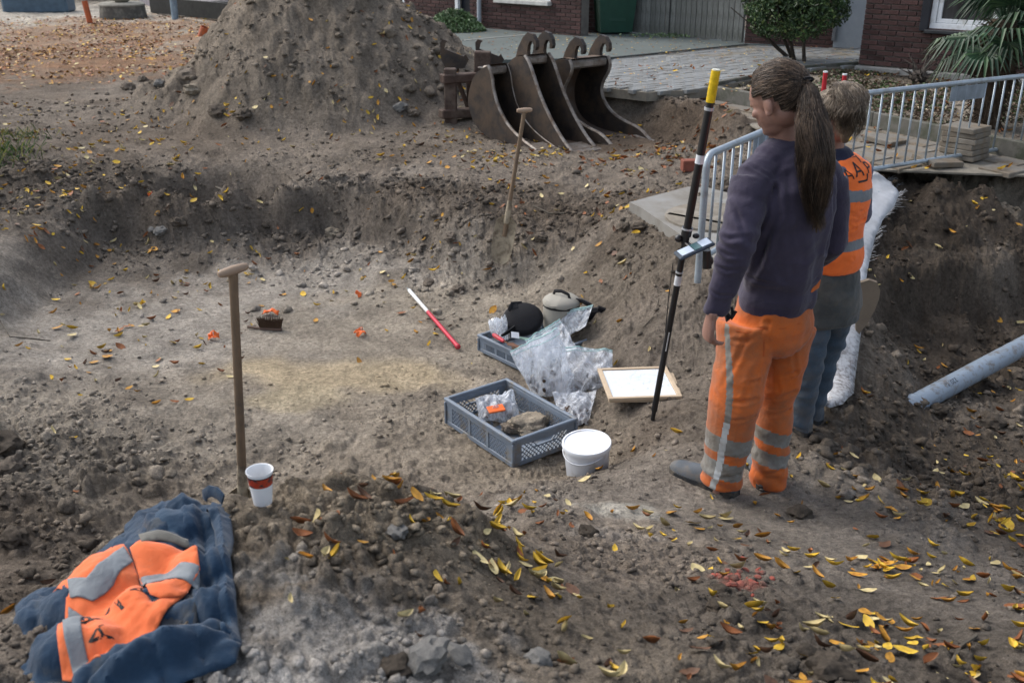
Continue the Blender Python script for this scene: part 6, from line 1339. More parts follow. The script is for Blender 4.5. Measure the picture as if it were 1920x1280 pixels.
path1 = [tie, J1(1520, 198, 3.72), J1(1526, 240, 3.68), J1(1527, 300, 3.655), J1(1529, 355, 3.66), J1(1530, 405, 3.68), J1(1531, 436, 3.70)]
rf1 = lambda t_: (np.interp(t_, [0, .08, .3, .55, .8, 1], [.012, .026, .047, .046, .028, .008]), np.interp(t_, [0, .1, .5, 1], [.012, .028, .035, .012]))
core = MB(); core.tube(path1, [(.008, .008), (.014, .012), (.034, .018), (.038, .018), (.028, .016), (.010, .008), (.003, .003)], 14, up=(1, 0, 0)); tag(core.build('ponytail_core', BRN[1], hair, True), None)
strands('ponytail', hair, st1, tie, path1, rf1, 4200, BRN, 5, .00072, .02, .01, cenh, rad1, M_)
q = MB(); q.lathe([(.020, -.006), (.026, 0), (.020, .006)], 16, tie, (path1[1] - tie).to_track_quat('Z', 'Y').to_matrix()); q.build('hair_tie', CANV, hair, True)


# ---------------- person in the orange vest
P2 = empty('person', (0, 0, 0), 0, 'person with blonde ponytail in orange reflective vest and jeans behind the purple sweatshirt', 'person')
f2 = Vector((-.62, .78, 0)); r2 = Vector((.78, .62, 0))
hc2 = J1(1560, 222, 4.46); nk2, ch2, wa2, hp2 = J1(1562, 285, 4.48), J1(1566, 350, 4.47), J1(1556, 440, 4.5), J1(1548, 535, 4.52)
sL2, eL2, wL2 = J1(1500, 320, 4.36), J1(1490, 410, 4.40), J1(1480, 450, 4.62); sR2, eR2, wR2 = J1(1610, 322, 4.58), J1(1612, 400, 4.70), J1(1560, 425, 4.90)
hL2, kL2, aL2 = J1(1528, 565, 4.46), J1(1515, 672, 4.46), J1(1500, 780, 4.50); hR2, kR2, aR2 = J1(1572, 562, 4.58), J1(1545, 665, 4.62), J1(1520, 765, 4.66)
bd = MB(); bd.tube([hp2 + UP * -.06, hp2, wa2, ch2, nk2 + UP * -.04], [(.14, .11), (.15, .12), (.12, .10), (.145, .11), (.075, .06)], 16, up=r2)
for a, k_, b_ in ((hL2, kL2, aL2), (hR2, kR2, aR2)): bd.tube([a, a.lerp(k_, .5), k_, k_.lerp(b_, .4), b_, b_ + UP * -.06], [.072, .065, .05, .046, .034, .038], 12)
for a, k_, b_ in ((sL2, eL2, wL2), (sR2, eR2, wR2)): bd.tube([a, a.lerp(k_, .5), k_, b_], [.045, .04, .036, .024], 12)
bd.tube([nk2 + UP * -.07, nk2, nk2.lerp(hc2, .5), hc2 + UP * -.04], [.07, .052, .048, .05], 14); Ph2, Mh2 = head(bd, hc2, (-.80, .6, 0), 24, 1.04, True)
hand(bd, wL2, (-.4, .85, -.2), (.1, 0, -1), (.8, .5, 0), .92); hand(bd, wR2, (-.75, .6, -.1), (-.1, 0, -1), (-.6, -.8, 0), .92)
link('body', remesh(bd, .0055, 2), SKIN, P2, True)
t = MB(); t.tube([hp2 + UP * .06, wa2, ch2, ch2 + UP * .08, nk2 + UP * -.03, nk2 + UP * .02], [(.15, .12), (.138, .118), (.158, .128), (.155, .11), (.09, .08), (.062, .064)], 24, up=r2)
for s_, e_, w_ in ((sL2, eL2, wL2), (sR2, eR2, wR2)): t.ell(s_, (.065,) * 3); t.tube([s_, s_.lerp(e_, .5), e_, e_.lerp(w_, .9)], [.062, .058, .054, .038], 16)
SHIRT = fabric('blue_purple_shirt', (.085, .085, .13), .3, .4); cloth(t, .0085, 'shirt', [SHIRT, NAVY], P2, .006, 43, lambda c_: (c_[:, 2] > nk2.z - .035).astype(int) * (np.hypot(c_[:, 0] - nk2.x, c_[:, 1] - nk2.y) < .11).astype(int), 4)
t = MB(); t.tube([hp2 + UP * .10, hp2 + UP * .14, wa2, ch2 + UP * -.02, ch2 + UP * .07, nk2 + UP * -.04, nk2 + UP * -.012], [(.160, .142), (.162, .144), (.155, .138), (.175, .148), (.172, .130), (.115, .095), (.085, .08)], 28, up=r2); t.ell(sR2 + Vector((-.035, -.02, .0)), (.07, .07, .068)); t.ell(sL2 + Vector((.035, .02, .0)), (.07, .07, .068))
zb = [J1(1605, 347, 4.42).z, J1(1605, 368, 4.42).z, J1(1585, 447, 4.42).z, J1(1585, 467, 4.42).z]
_cv = creases_fn([([(1590, 385, 4.38), (1612, 395, 4.38), (1628, 388, 4.4)], -.010, .008), ([(1578, 400, 4.38), (1600, 415, 4.38), (1618, 410, 4.4)], -.012, .008), ([(1580, 432, 4.38), (1600, 425, 4.38)], -.008, .007), ([(1600, 285, 4.38), (1606, 300, 4.36)], -.006, .006), ([(1580, 475, 4.4), (1596, 482, 4.4)], -.007, .006)])
vest = cloth(t, .007, 'vest', [ORV, fabric('vest_band', (.16, .18, .20), .1, .2, rough=.5)], P2, .007, 53, lambda c_: (((c_[:, 2] + .09 * (c_[:, 0] - ch2.x) < zb[0]) & (c_[:, 2] + .09 * (c_[:, 0] - ch2.x) > zb[1])) | ((c_[:, 2] < zb[2]) & (c_[:, 2] > zb[3]))).astype(int), 4, _cv)
bv2 = BVHTree.FromPolygons([v.co for v in vest.data.vertices], [tuple(p.vertices) for p in vest.data.polygons])
def print_on(bvh, me_, cen_, nrm_, upv, mat_, parent, name, out=.0025, rot=0):
    nrm_ = Vector(nrm_).normalized(); rt = Vector(upv).cross(nrm_).normalized(); up_ = nrm_.cross(rt); rt2 = rt * math.cos(rot) + up_ * math.sin(rot); up2 = nrm_.cross(rt2) 
    bm_ = bmesh.new(); bm_.from_mesh(me_); bmesh.ops.triangulate(bm_, faces=bm_.faces); 
    for _ in range(2): bmesh.ops.subdivide_edges(bm_, edges=[e_ for e_ in bm_.edges if e_.calc_length() > .012], cuts=1)
    V = []
    for v in bm_.verts:
        p = Vector(cen_) + rt2 * v.co.x + up2 * v.co.y; h_ = bvh.ray_cast(p + nrm_ * .4, -nrm_); V.append(h_[0] + nrm_ * out if h_[0] is not None else p)
    F = [tuple(v.index for v in f_.verts) for f_ in bm_.faces]; bm_.free(); return mk(name, V, F, mat_, parent)
bn = Vector((.62, -.78, .12)).normalized()
def loc_on(bvh, px, py): return on_surf(bvh, px, py, 0)[0]
pA = loc_on(bv2, 1592, 328); pB = loc_on(bv2, 1609, 319)
if pA is not None: print_on(bv2, text_mesh('A', .068), pA, bn, UP, INK, vest, 'printed_letter')
if pB is not None:
    print_on(bv2, text_mesh('A', .090), pB, bn, UP, INK, vest, 'printed_letter'); rt = UP.cross(bn).normalized()
    print_on(bv2, text_mesh('P', .072), pB + rt * .072, bn, UP, INK, vest, 'printed_letter')
    V = []; F = []
    for (x0, y0, sx, sy) in ((.018, .056, .07, .009), (.050, .042, .008, .030), (.018, -.050, .07, .009), (.050, -.036, .008, .030)):
        n = len(V); V += [(x0 - sx / 2, y0 - sy / 2, 0), (x0 + sx / 2, y0 - sy / 2, 0), (x0 + sx / 2, y0 + sy / 2, 0), (x0 - sx / 2, y0 + sy / 2, 0)]; F.append((n, n + 1, n + 2, n + 3))
    me_ = D.meshes.new('br'); me_.from_pydata(V, [], F); print_on(bv2, me_, pB, bn, UP, INK, vest, 'printed_bracket')
t = MB(); t.tube([hp2 + UP * .10, hp2 + UP * .0, hp2 + UP * -.09], [(.150, .13), (.166, .148), (.155, .14)], 22, up=r2)
for (a, k_, b_, rr_) in ((hL2, kL2, aL2, (.098, .085, .072, .066, .062)), (hR2, kR2, aR2, (.098, .085, .072, .066, .062))): t.tube([a, a.lerp(k_, .5), k_, k_.lerp(b_, .5), b_ + (b_ - k_).normalized() * .03], [(r_, r_ * 1.1) for r_ in rr_], 18, up=r2)
cloth(t, .008, 'jeans', [JEAN], P2, .007, 63, None, 4, lambda x, y, z: .0028 * np.sin(z * 75 + x * 12 + 2 * fbm(x * 7, z * 6, 2, 71)) * sstep(.75, .4, z))
t = MB(); t.tube([hp2 + UP * .11, hp2 + UP * .02, hp2 + UP * -.08, hp2 + UP * -.16], [(.158, .14), (.178, .16), (.185, .168), (.180, .165)], 24, up=r2); cloth(t, .008, 'tool_skirt', [GREYC], P2, .008, 73, None, 3)
for (x0, y0) in ((1588, 510), (1575, 525)): pass
for a_, dx in ((aL2, 0), (aR2, 0)):
    hh_ = Vector((a_.x, a_.y, 0)) - f2 * .07; shoe(Vector((hh_.x, hh_.y, h1(hh_.x, hh_.y) + .003)), Vector((hh_.x, hh_.y, 0)) + f2 * .26 + Vector((0, 0, h1(hh_.x + f2.x * .26, hh_.y + f2.y * .26) + .003)), P2, .048, .09, 'boot')
BLD = [hairmat('hair_ash', (.075, .055, .038)), hairmat('hair_dark_blonde', (.15, .115, .08)), hairmat('hair_blonde', (.30, .25, .19))]
rad2 = (.109, .089, .101); cen2 = Ph2(-.008, 0, .018); M2 = Mh2; tie2 = Ph2(-.082, 0, .104)
cap = MB(); cap.ell(cen2, (.107, .086, .099), 36, 24, M2); me_ = D.meshes.new('hc'); me_.from_pydata([tuple(v) for v in cap.V], [], cap.F); bm = bmesh.new(); bm.from_mesh(me_)
def inh2(p):
    x_, y_, z_ = M2.transposed() @ (p - cen2); return not (x_ > .06 and z_ < .055 or (x_ > .0 and z_ < -.01) or (x_ > -.05 and z_ < -.03) or z_ < -.085)
bmesh.ops.delete(bm, geom=[f_ for f_ in bm.faces if not inh2(f_.calc_center_median())], context='FACES'); bm.to_mesh(me_); bm.free(); hair2 = link('hair', me_, BLD[0], P2, True)
def st2(rs):
    while True:
        d = Vector((rs.gauss(0, 1), rs.gauss(0, 1), rs.gauss(0, 1))).normalized(); p = cen2 + M2 @ Vector((d.x * rad2[0], d.y * rad2[1], d.z * rad2[2]))
        if inh2(p): return p
path2 = [tie2, J1(1583, 156, 4.36), J1(1595, 174, 4.29), J1(1594, 206, 4.25), J1(1588, 240, 4.27), J1(1584, 266, 4.30)]
rf2 = lambda t_: (np.interp(t_, [0, .1, .35, .7, 1], [.012, .026, .048, .056, .03]), np.interp(t_, [0, .2, .6, 1], [.015, .035, .045, .02]))
core = MB(); core.tube(path2, [(.006, .006), (.014, .012), (.036, .026), (.042, .03), (.036, .024), (.014, .01)], 14, up=(1, 0, 0)); core.build('ponytail_core', BLD[1], hair2, True)
strands('ponytail', hair2, st2, tie2, path2, rf2, 2300, BLD, 9, .0009, .018, .01, cen2, rad2, M2)
# ================================================================= coat, cup, membrane, litter
_bl = fabric('coat_blue', (.012, .032, .062), .25, .5, (.09, .085, .07), .25, 4); LIN = fabric('coat_lining', (.028, .034, .042), .2, .4); COR = fabric('coat_orange', (.68, .15, .05), .08, .3, (.45, .16, .08), .25, 5); CGR = fabric('coat_grey_band', (.15, .17, .185), .12, .2, rough=.55)
CO = empty('work_coat', (0, 0, 0), 0, 'folded blue work coat with orange reflective back panel lying on the near soil mound', 'coat')
def cpt(px, py, lift): p = hit(px, py, False, lift); return p
t = MB()
for (px, py, lf, rx, rz_) in ((90, 1165, .015, .08, .04), (160, 1150, .02, .11, .055), (225, 1100, .025, .12, .065), (285, 1060, .025, .11, .065), (325, 1005, .02, .09, .055), (300, 1150, .015, .11, .045), (385, 1080, .015, .08, .05), (395, 1160, .015, .08, .05), (150, 1230, .02, .11, .055), (370, 990, .015, .07, .045), (345, 965, .01, .06, .035)):
    p = cpt(px, py, lf); t.ell(p, (rx, rx * .8, rz_), 18, 12)
t.tube([cpt(x_, y_, l_) for x_, y_, l_ in ((150, 1310, .02), (230, 1275, .035), (310, 1240, .04), (380, 1218, .03), (425, 1200, .02))], [(.05, .04), (.06, .045), (.058, .045), (.05, .04), (.03, .03)], 14)
gm = remesh(t, .009, 6); bvb = BVHTree.FromPolygons([v.co for v in gm.vertices], [tuple(p.vertices) for p in gm.polygons]); D.meshes.remove(gm)
def patch(name, poly_px, lift, mat_, parent, bvh, step=.009, puff=.006, fold=.004, thick=.003, seed=1, sm=8, avg=.05, world=False, creases=()):
    P_ = poly_px if world else [hit(a_, b2, False, avg) for a_, b2 in poly_px]; B = []
    for a_, b2 in zip(P_, P_[1:] + P_[:1]):
        n_ = max(1, int((Vector((a_.x, a_.y)) - Vector((b2.x, b2.y))).length / step)); B += [Vector((a_.x + (b2.x - a_.x) * k / n_, a_.y + (b2.y - a_.y) * k / n_)) for k in range(n_)]
    bx_ = np.array([p.x for p in B]); by_ = np.array([p.y for p in B]); gx, gy = np.meshgrid(np.arange(bx_.min(), bx_.max(), step), np.arange(by_.min(), by_.max(), step)); gx = gx.ravel() + np.random.uniform(-.2, .2, gx.size) * step; gy = gy.ravel() + np.random.uniform(-.2, .2, gy.size) * step
    ins = poly_in(gx, gy, list(zip(bx_, by_))); gx, gy = gx[ins], gy[ins]; dd = np.min(np.hypot(gx[:, None] - bx_, gy[:, None] - by_), axis=1); k_ = dd > step * .6; gx, gy = gx[k_], gy[k_]
    pts = B + [Vector((a_, b2)) for a_, b2 in zip(gx, gy)]; nB = len(B)
    vs, _, fs, *_ = delaunay_2d_cdt(pts, [(i, (i + 1) % nB) for i in range(nB)], [], 1, 1e-6)
    X = np.array([v.x for v in vs]); Y = np.array([v.y for v in vs]); Z = Hbase(X, Y) + .01
    if bvh:
        for i in range(len(X)):
            h_ = bvh.ray_cast(Vector((X[i], Y[i], 3)), Vector((0, 0, -1)))
            if h_[0] is not None: Z[i] = max(Z[i], h_[0].z)
    nb = [set() for _ in X]
    for f_ in fs:
        for i in range(len(f_)): nb[f_[i]].add(f_[i - 1]); nb[f_[i - 1]].add(f_[i])
    nb = [list(s_) or [i] for i, s_ in enumerate(nb)]; Z0 = Z.copy()
    for _ in range(sm): Z = np.maximum(.4 * Z + .6 * np.array([Z[s_].mean() for s_ in nb]), Z0 - .004)
    dB = np.min(np.hypot(X[:, None] - bx_, Y[:, None] - by_), axis=1)
    Z = Z + lift + puff * (1 - np.exp(-dB / .02)) + fold * ridged(X * 9 + Y * 6, Y * 9 - X * 4, 2, seed) + fold * .5 * fbm(X * 30, Y * 30, 2, seed + 3)
    for cl_, dp_, wd_ in creases:
        cp_ = [hit(a_, b2, False, avg) for a_, b2 in cl_]; dc_ = np.min([seg(X, Y, (a_.x, a_.y), (b2.x, b2.y)) for a_, b2 in zip(cp_[:-1], cp_[1:])], axis=0); Z = Z + dp_ * np.exp(-(dc_ / wd_) ** 1.3)
    o_ = mk(name, np.stack([X, Y, Z], -1).tolist(), [tuple(f_) for f_ in fs], mat_, parent, True)
    if thick: m_ = o_.modifiers.new('s', 'SOLIDIFY'); m_.thickness = thick; m_.offset = 0
    return o_
BCR = [([(262, 965), (285, 1010), (300, 1040)], .010, .012), ([(300, 950), (318, 990), (330, 1020)], -.010, .010), ([(345, 945), (352, 985), (350, 1020)], .012, .010), ([(378, 960), (385, 1040), (392, 1110)], -.022, .014), ([(365, 960), (368, 1040), (378, 1120)], .012, .012), ([(230, 1000), (262, 1020), (300, 1030)], -.008, .010), ([(400, 1060), (410, 1120), (400, 1180)], .012, .014), ([(60, 1120), (110, 1120), (140, 1150)], .010, .012), ([(40, 1160), (90, 1170), (120, 1200)], -.010, .012), ([(350, 1120), (372, 1160), (380, 1200)], -.014, .010), ([(360, 1110), (385, 1150), (398, 1190)], .014, .010)]
patch('coat_body', [(28, 1150), (50, 1112), (85, 1098), (120, 1092), (160, 1050), (205, 1008), (232, 990), (262, 958), (300, 944), (350, 936), (378, 948), (396, 945), (414, 975), (424, 1045), (432, 1110), (440, 1170), (430, 1215), (370, 1245), (300, 1290), (180, 1330), (60, 1330), (10, 1230)], .006, _bl, CO, bvb, step=.006, seed=11, fold=.013, puff=.008, sm=3, avg=.03, thick=.004, creases=BCR)
patch('front_edge', [(384, 948), (396, 930), (416, 934), (430, 950), (436, 1000), (432, 1050), (442, 1110), (444, 1165), (452, 1196), (436, 1226), (418, 1215), (412, 1160), (404, 1100), (406, 1040), (402, 990)], .020, _bl, CO, bvb, step=.006, seed=14, fold=.008, puff=.014, sm=3, avg=.05, creases=[([(408, 950), (418, 1010), (424, 1080), (430, 1150), (438, 1200)], .016, .012), ([(404, 1060), (430, 1075)], -.010, .008), ([(410, 1130), (436, 1120)], -.008, .008)])
patch('pocket_flap', [(238, 1026), (262, 972), (300, 956), (352, 950), (358, 968), (360, 1004), (300, 1014), (262, 1028)], .014, fabric('coat_blue_light', (.018, .044, .08), .2, .5), CO, bvb, step=.008, seed=17, fold=.006, puff=.006, sm=4, avg=.06)
patch('lining', [(296, 1132), (350, 1108), (370, 1135), (372, 1180), (345, 1208), (290, 1216), (235, 1230), (250, 1196)], .010, LIN, CO, bvb, step=.008, seed=19, fold=.008, sm=5, avg=.045, creases=[([(330, 1120), (350, 1160), (345, 1200)], -.02, .014), ([(300, 1140), (310, 1180), (290, 1210)], .012, .012)])
patch('sleeve', [(140, 1330), (170, 1290), (220, 1262), (280, 1232), (340, 1208), (395, 1196), (432, 1184), (452, 1196), (440, 1226), (400, 1244), (350, 1262), (300, 1290), (260, 1330)], .028, _bl, CO, bvb, step=.007, seed=23, fold=.013, puff=.024, sm=5, avg=.06, creases=[([(200, 1285), (240, 1300)], -.014, .012), ([(290, 1240), (310, 1275)], -.014, .010), ([(370, 1210), (385, 1240)], -.012, .010), ([(330, 1225), (250, 1262), (190, 1300)], .012, .014)])
q = MB(); q.tube([cpt(x_, y_, l_) for x_, y_, l_ in ((384, 936, .05), (384, 926, .07), (394, 920, .082), (408, 924, .08), (418, 936, .065))], [(.003, .012), (.004, .016), (.005, .018), (.006, .02), (.004, .02)], 10); q.build('collar_tip', _bl, CO, True)
def bvh_of(objs):
    V = []; F = []
    for o_ in objs:
        n = len(V); V += [v.co.copy() for v in o_.data.vertices]; F += [tuple(i + n for i in p.vertices) for p in o_.data.polygons]
    return BVHTree.FromPolygons(V, F)
bvb = bvh_of(CO.children)
patch('orange_back_panel', [(66, 1110), (120, 1072), (204, 1000), (224, 1012), (243, 1046), (268, 1098), (284, 1126), (352, 1098), (300, 1150), (250, 1205), (192, 1252), (112, 1252), (112, 1180), (128, 1125)], .007, COR, CO, bvb, seed=3, fold=.006, avg=.075, creases=[([(205, 1003), (243, 1046), (266, 1098), (283, 1126)], -.006, .008), ([(120, 1118), (150, 1160), (185, 1215), (200, 1250)], -.010, .010), ([(150, 1140), (210, 1130), (262, 1100)], .006, .012), ([(283, 1126), (240, 1160), (180, 1200)], .007, .014), ([(300, 1112), (250, 1175), (205, 1230)], -.006, .010)])
patch('orange_side_panel', [(247, 1046), (265, 1034), (348, 1020), (371, 1036), (374, 1062), (340, 1108), (300, 1120), (282, 1116), (264, 1085)], .009, COR, CO, bvb, seed=5, fold=.003, avg=.08, creases=[([(262, 1100), (300, 1090), (345, 1092)], -.005, .008)])
bvb = bvh_of(CO.children)
def strip_poly(line, w_):
    up_, dn = [], []
    for i, (x_, y_) in enumerate(line):
        a_ = line[max(i - 1, 0)]; b2 = line[min(i + 1, len(line) - 1)]; dx, dy = b2[0] - a_[0], b2[1] - a_[1]; l_ = math.hypot(dx, dy); up_.append((x_ + dy / l_ * w_ / 2, y_ - dx / l_ * w_ / 2)); dn.append((x_ - dy / l_ * w_ / 2, y_ + dx / l_ * w_ / 2))
    return up_ + dn[::-1]
patch('reflective_strip', strip_poly([(132, 1118), (170, 1114), (205, 1090), (243, 1053)], 22), .004, CGR, CO, bvb, step=.006, sm=2, seed=3, fold=.0008, puff=.001, avg=.08)
patch('reflective_strip', strip_poly([(264, 1085), (300, 1070), (340, 1066), (371, 1070)], 27), .004, CGR, CO, bvb, step=.006, sm=2, seed=5, fold=.0008, puff=.001, avg=.085)
patch('reflective_strip', strip_poly([(146, 1146), (138, 1180), (142, 1215), (152, 1250)], 34), .004, CGR, CO, bvb, step=.006, sm=2, seed=3, fold=.0008, puff=.001, avg=.07)
patch('reflective_strip', strip_poly([(266, 1030), (300, 1016), (352, 1006)], 14), .004, fabric('coat_dirty_strip', (.11, .105, .09)), CO, bvb, seed=9, fold=.0008, avg=.08)
ocs = [o_ for o_ in CO.children if o_.name.startswith('orange_back_panel')][0]
bvo = BVHTree.FromPolygons([v.co for v in ocs.data.vertices], [tuple(p.vertices) for p in ocs.data.polygons])
for (px, py, sz, ch_, ro) in ((262, 1104, .060, 'A', 2.0), (220, 1132, .085, '7', 1.2), (170, 1158, .080, 'P', 2.3), (186, 1186, .070, 'A', 2.4)):
    h_ = loc_on(bvo, px, py)
    if h_ is not None: print_on(bvo, text_mesh(ch_, sz), h_, Vector((0, -.1, 1)), Vector((0, 1, 0)), INK, ocs, 'printed_letter', .0025, ro)
# ---- cup
cpp = hit(493, 941, True); cpp.z = hb1(cpp.x, cpp.y) + .045; cpp = PZ(493, 941, cpp.z)
CUPW = mat('cup_white', (.70, .71, .72), .5, var=.03, bump=.03, dirt=(.5, .45, .38), dirt_amt=.12, dscale=16); s = NT('cup_band'); s.set(color=s.ramp(s.noise(60, 3, .6), [(.42, (.33, .03, .012)), (.50, (.40, .045, .015)), (.56, (.06, .025, .03))]), rough=.5); CB = s.m
sc_ = (cpp - Vector((0, 0, CAMZ))).length / 2.9; e = empty('paper_cup', cpp, .4, 'white paper coffee cup with red band standing on the mound beside the tall shovel', 'cup'); e.scale = (1, 1, 1)
r0_, r1_, hc_ = .0255 * sc_, .036 * sc_, .102 * sc_
def cr(z_): return r0_ + (r1_ - r0_) * z_ / hc_
MB().lathe([(0, .006), (cr(.006) - .001, .006), (cr(hc_) - .0012, hc_), (cr(hc_) + .0015, hc_ + .0015), (cr(hc_) + .002, hc_ - .002), (cr(hc_ - .004), hc_ - .004), (cr(0), 0), (0, 0)], 40).build('cup_body', CUPW, e, True)
MB().lathe([(cr(hc_ * .60) + .0005, hc_ * .60), (cr(hc_ * .87) + .0006, hc_ * .87)], 40).build('printed_band', CB, e, True); MB().lathe([(cr(hc_ * .87) + .0007, hc_ * .87), (cr(hc_ * .905) + .0007, hc_ * .905)], 40).build('dark_line', INK, e, True)
# ---- white woven membrane over the bank
s = NT('woven_membrane'); wv_ = s.n.new('ShaderNodeTexWave'); wv_.inputs['Scale'].default_value = 60; s.l.new(s.co(), wv_.inputs[0]); sx_ = s.n.new('ShaderNodeSeparateXYZ'); s.l.new(s.co(), sx_.inputs[0])
mr = s.n.new('ShaderNodeMapRange'); mr.inputs[1].default_value = .32; mr.inputs[2].default_value = -.08; mr.inputs[3].default_value = -.14; mr.inputs[4].default_value = .13; s.l.new(sx_.outputs['Z'], mr.inputs[0]); ad = s.n.new('ShaderNodeMath'); ad.operation = 'ADD'; s.l.new(s.noise(34, 8, .75), ad.inputs[0]); s.l.new(mr.outputs[0], ad.inputs[1])
f = s.ramp(ad.outputs[0], [(.48, 0.0), (.66, .9)]); s.set(color=s.mix(f, s.ramp(s.noise(5, 5, .6), [(.3, (.34, .345, .35)), (.7, (.56, .57, .59))]), (.10, .08, .07)), rough=.8, normal=s.bump(wv_.outputs[0], .35, .003)); MEM = s.m
memp = [(1640, 330), (1660, 340), (1682, 352), (1684, 372), (1676, 392), (1655, 415), (1640, 450), (1628, 500), (1618, 560), (1612, 640), (1604, 700), (1600, 742), (1580, 764), (1556, 766), (1538, 758), (1548, 700), (1552, 600), (1560, 480), (1580, 380), (1600, 332)]
ME_ = empty('ground_membrane', (0, 0, 0), 0, 'white woven ground membrane draped down the bank behind the person in orange vest', 'sheet')
pw_ = [hit(a_, b2, False, .05) for a_, b2 in memp]; mem = patch('sheet', pw_, .05, MEM, ME_, None, step=.03, puff=.03, fold=.009, thick=.004, seed=21, sm=6, world=True)
q = MB()
for k in range(80):
    i = random.choice([1, 2, 3, 4, 5, 6]); f_ = random.random(); p = pw_[i].lerp(pw_[i + 1], f_); p = Vector((p.x, p.y, hb1(p.x, p.y) + .07)); d = Vector((random.uniform(.3, 1), random.uniform(-.5, .5), random.uniform(-.2, .6))) * random.uniform(.03, .09); q.tube([p - d * .3, p, p + d], [.0014, .0014, .0007], 3)
tag(q.build('frayed_threads', MEM, ME_), kind='stuff')
pd = hit(1600, 640, False, .05); Yd = pd.y + .05; q = MB(); oc = [(1606, 640), (1604, 590), (1606, 545), (1614, 530), (1630, 525), (1645, 530), (1651, 545), (1648, 562), (1640, 582), (1628, 604), (1614, 622)]
V = [PY(a_, b2, Yd + .0 * a_) for a_, b2 in oc]; n = len(V); V2_ = [v + Vector((.0, .018, .006)) for v in V]; q.add(V + V2_, [tuple(range(n))[::-1], tuple(range(n, 2 * n))] + [(i, (i + 1) % n, n + (i + 1) % n, n + i) for i in range(n)]); o = q.build('wooden_paddle', mat('paddle_wood', (.185, .145, .105), .75, var=.2, scale=5, bump=.3, dirt=(.12, .09, .07), dirt_amt=.5)); tag(o, 'rounded tan wooden paddle board sticking out beside the white membrane', 'board')
# ---- twigs and roots
TW = mat('twig', (.10, .085, .065), .9, var=.4, bump=.6)
for pl_, r_, lb in (([(405, 352), (425, 360), (455, 357)], .008, 'curved pale root on the far edge of the pit'), ([(1000, 388), (1030, 402), (1058, 402)], .008, 'pale stick half buried in the bank behind the small shovel'), ([(0, 602), (18, 632), (60, 636), (95, 640)], .004, 'thin bare twig at the left edge of the pit floor'), ([(800, 598), (830, 600), (853, 588)], .004, 'thin twig beside the ranging rod'), ([(1205, 615), (1225, 595), (1236, 560)], .003, 'thin root hanging on the bank left of the survey pole'), ([(1785, 1245), (1800, 1215), (1830, 1195)], .006, 'grey branching twig at the bottom right of the bank')):
    q = MB(); q.tube([hit(a_, b2, True) + Vector((0, 0, r_ * 1.2)) for a_, b2 in pl_], r_, 6); o = q.build('twig', TW, None, True); tag(o, lb, 'twig')
# ---- stones and lumps you can pick out
CM = [clod_mesh(10 + k, 1, 3, .72, .42, (CLOD, CLODD, mat('stone_grey', (.14, .135, .125), .85, var=.3, bump=.6), CLODP)[k % 4]) for k in range(12)]
for m_ in CM: m_.polygons.foreach_set('use_smooth', [True] * len(m_.polygons)); m_.set_sharp_from_angle(angle=R(35))
for (px, py, r_, k, lb) in ((1104, 1003, .034, 1, 'dark brown soil lump in the middle of the near bank'), (1552, 1262, .055, 5, 'large dark clod at the bottom edge of the near bank'), (1512, 1232, .03, 9, 'dark clod beside the large clod at the bottom edge'), (1352, 1110, .026, 1, 'dark lump just below the red rubble'), (1348, 1140, .032, 9, 'second dark lump below the red rubble'),
        (845, 447, .05, 0, 'round grey clod at the foot of the far pit bank'), (624, 440, .07, 3, 'pale lump at the far right end of the pit wall'), (335, 418, .06, 5, 'dark clod at the foot of the far pit wall'), (300, 436, .05, 2, 'flat grey stone at the foot of the far pit wall'), (285, 432, .03, 6, 'small light stone near the foot of the far pit wall'),
        (240, 167, .10, 0, 'flat pale clod leftmost in front of the spoil heap'), (268, 152, .08, 4, 'rounded clod in front of the spoil heap foot'), (300, 160, .07, 2, 'small flat stone at the spoil heap foot'), (356, 150, .14, 0, 'largest clod at the left foot of the spoil heap'), (362, 172, .09, 3, 'pale clod just below the largest clod of the heap foot'), (407, 212, .09, 1, 'dark clod on the roadbed below the heap'), (455, 218, .09, 5, 'flat dark clod right of the dark clod below the heap'), (750, 205, .08, 2, 'grey stone at the right foot of the spoil heap'), (775, 215, .07, 0, 'clod at the right foot of the heap beside the steel frame'),
        (1172, 428, .045, 1, 'dark round clod on the bank left of the survey pole'), (1200, 430, .055, 9, 'second dark clod on the bank close to the concrete slab'), (1015, 450, .05, 5, 'dark clod right of the small shovel blade'), (805, 533, .045, 4, 'brown clod at the upper right rim of the pit floor'), (860, 545, .05, 0, 'brown clod behind the ranging rod tip'), (1500, 965, .045, 9, 'dark ridge of soil on the path right of the shoes'), (1860, 795, .07, 5, 'big dark clod in the trench below the pipe'), (1760, 770, .05, 1, 'dark clod in the trench directly below the pipe'), (1905, 705, .06, 0, 'brown stone leaning on the pipe at the right edge'),
        (12, 842, .09, 1, 'large dark clod at the left edge of the pit floor'), (20, 880, .06, 4, 'flat clod below the large clod at the left edge'), (30, 1010, .05, 9, 'dark clod left of the folded coat'), (745, 1000, .03, 2, 'small grey stone on the mound right of the cup'), (1010, 1240, .03, 6, 'grey stone at the bottom of the near mound'), (800, 1240, .045, 2, 'round grey stone among the mortar rubble'), (860, 1236, .03, 6, 'smaller grey stone right of the round grey stone in the rubble'), (740, 1255, .035, 5, 'dark lump at the bottom edge of the mortar rubble')):
    p = hit(px, py, True); o = D.objects.new('soil_clod' if k % 4 != 2 else 'stone', CM[k]); COL.objects.link(o); o.location = p + Vector((0, 0, r_ * .25)); o.scale = (r_,) * 3; o.rotation_euler = (random.uniform(-.3, .3), random.uniform(-.3, .3), random.uniform(0, 6)); tag(o, lb, 'clod' if k % 4 != 2 else 'stone', 'clods and stones lying on the dug soil')
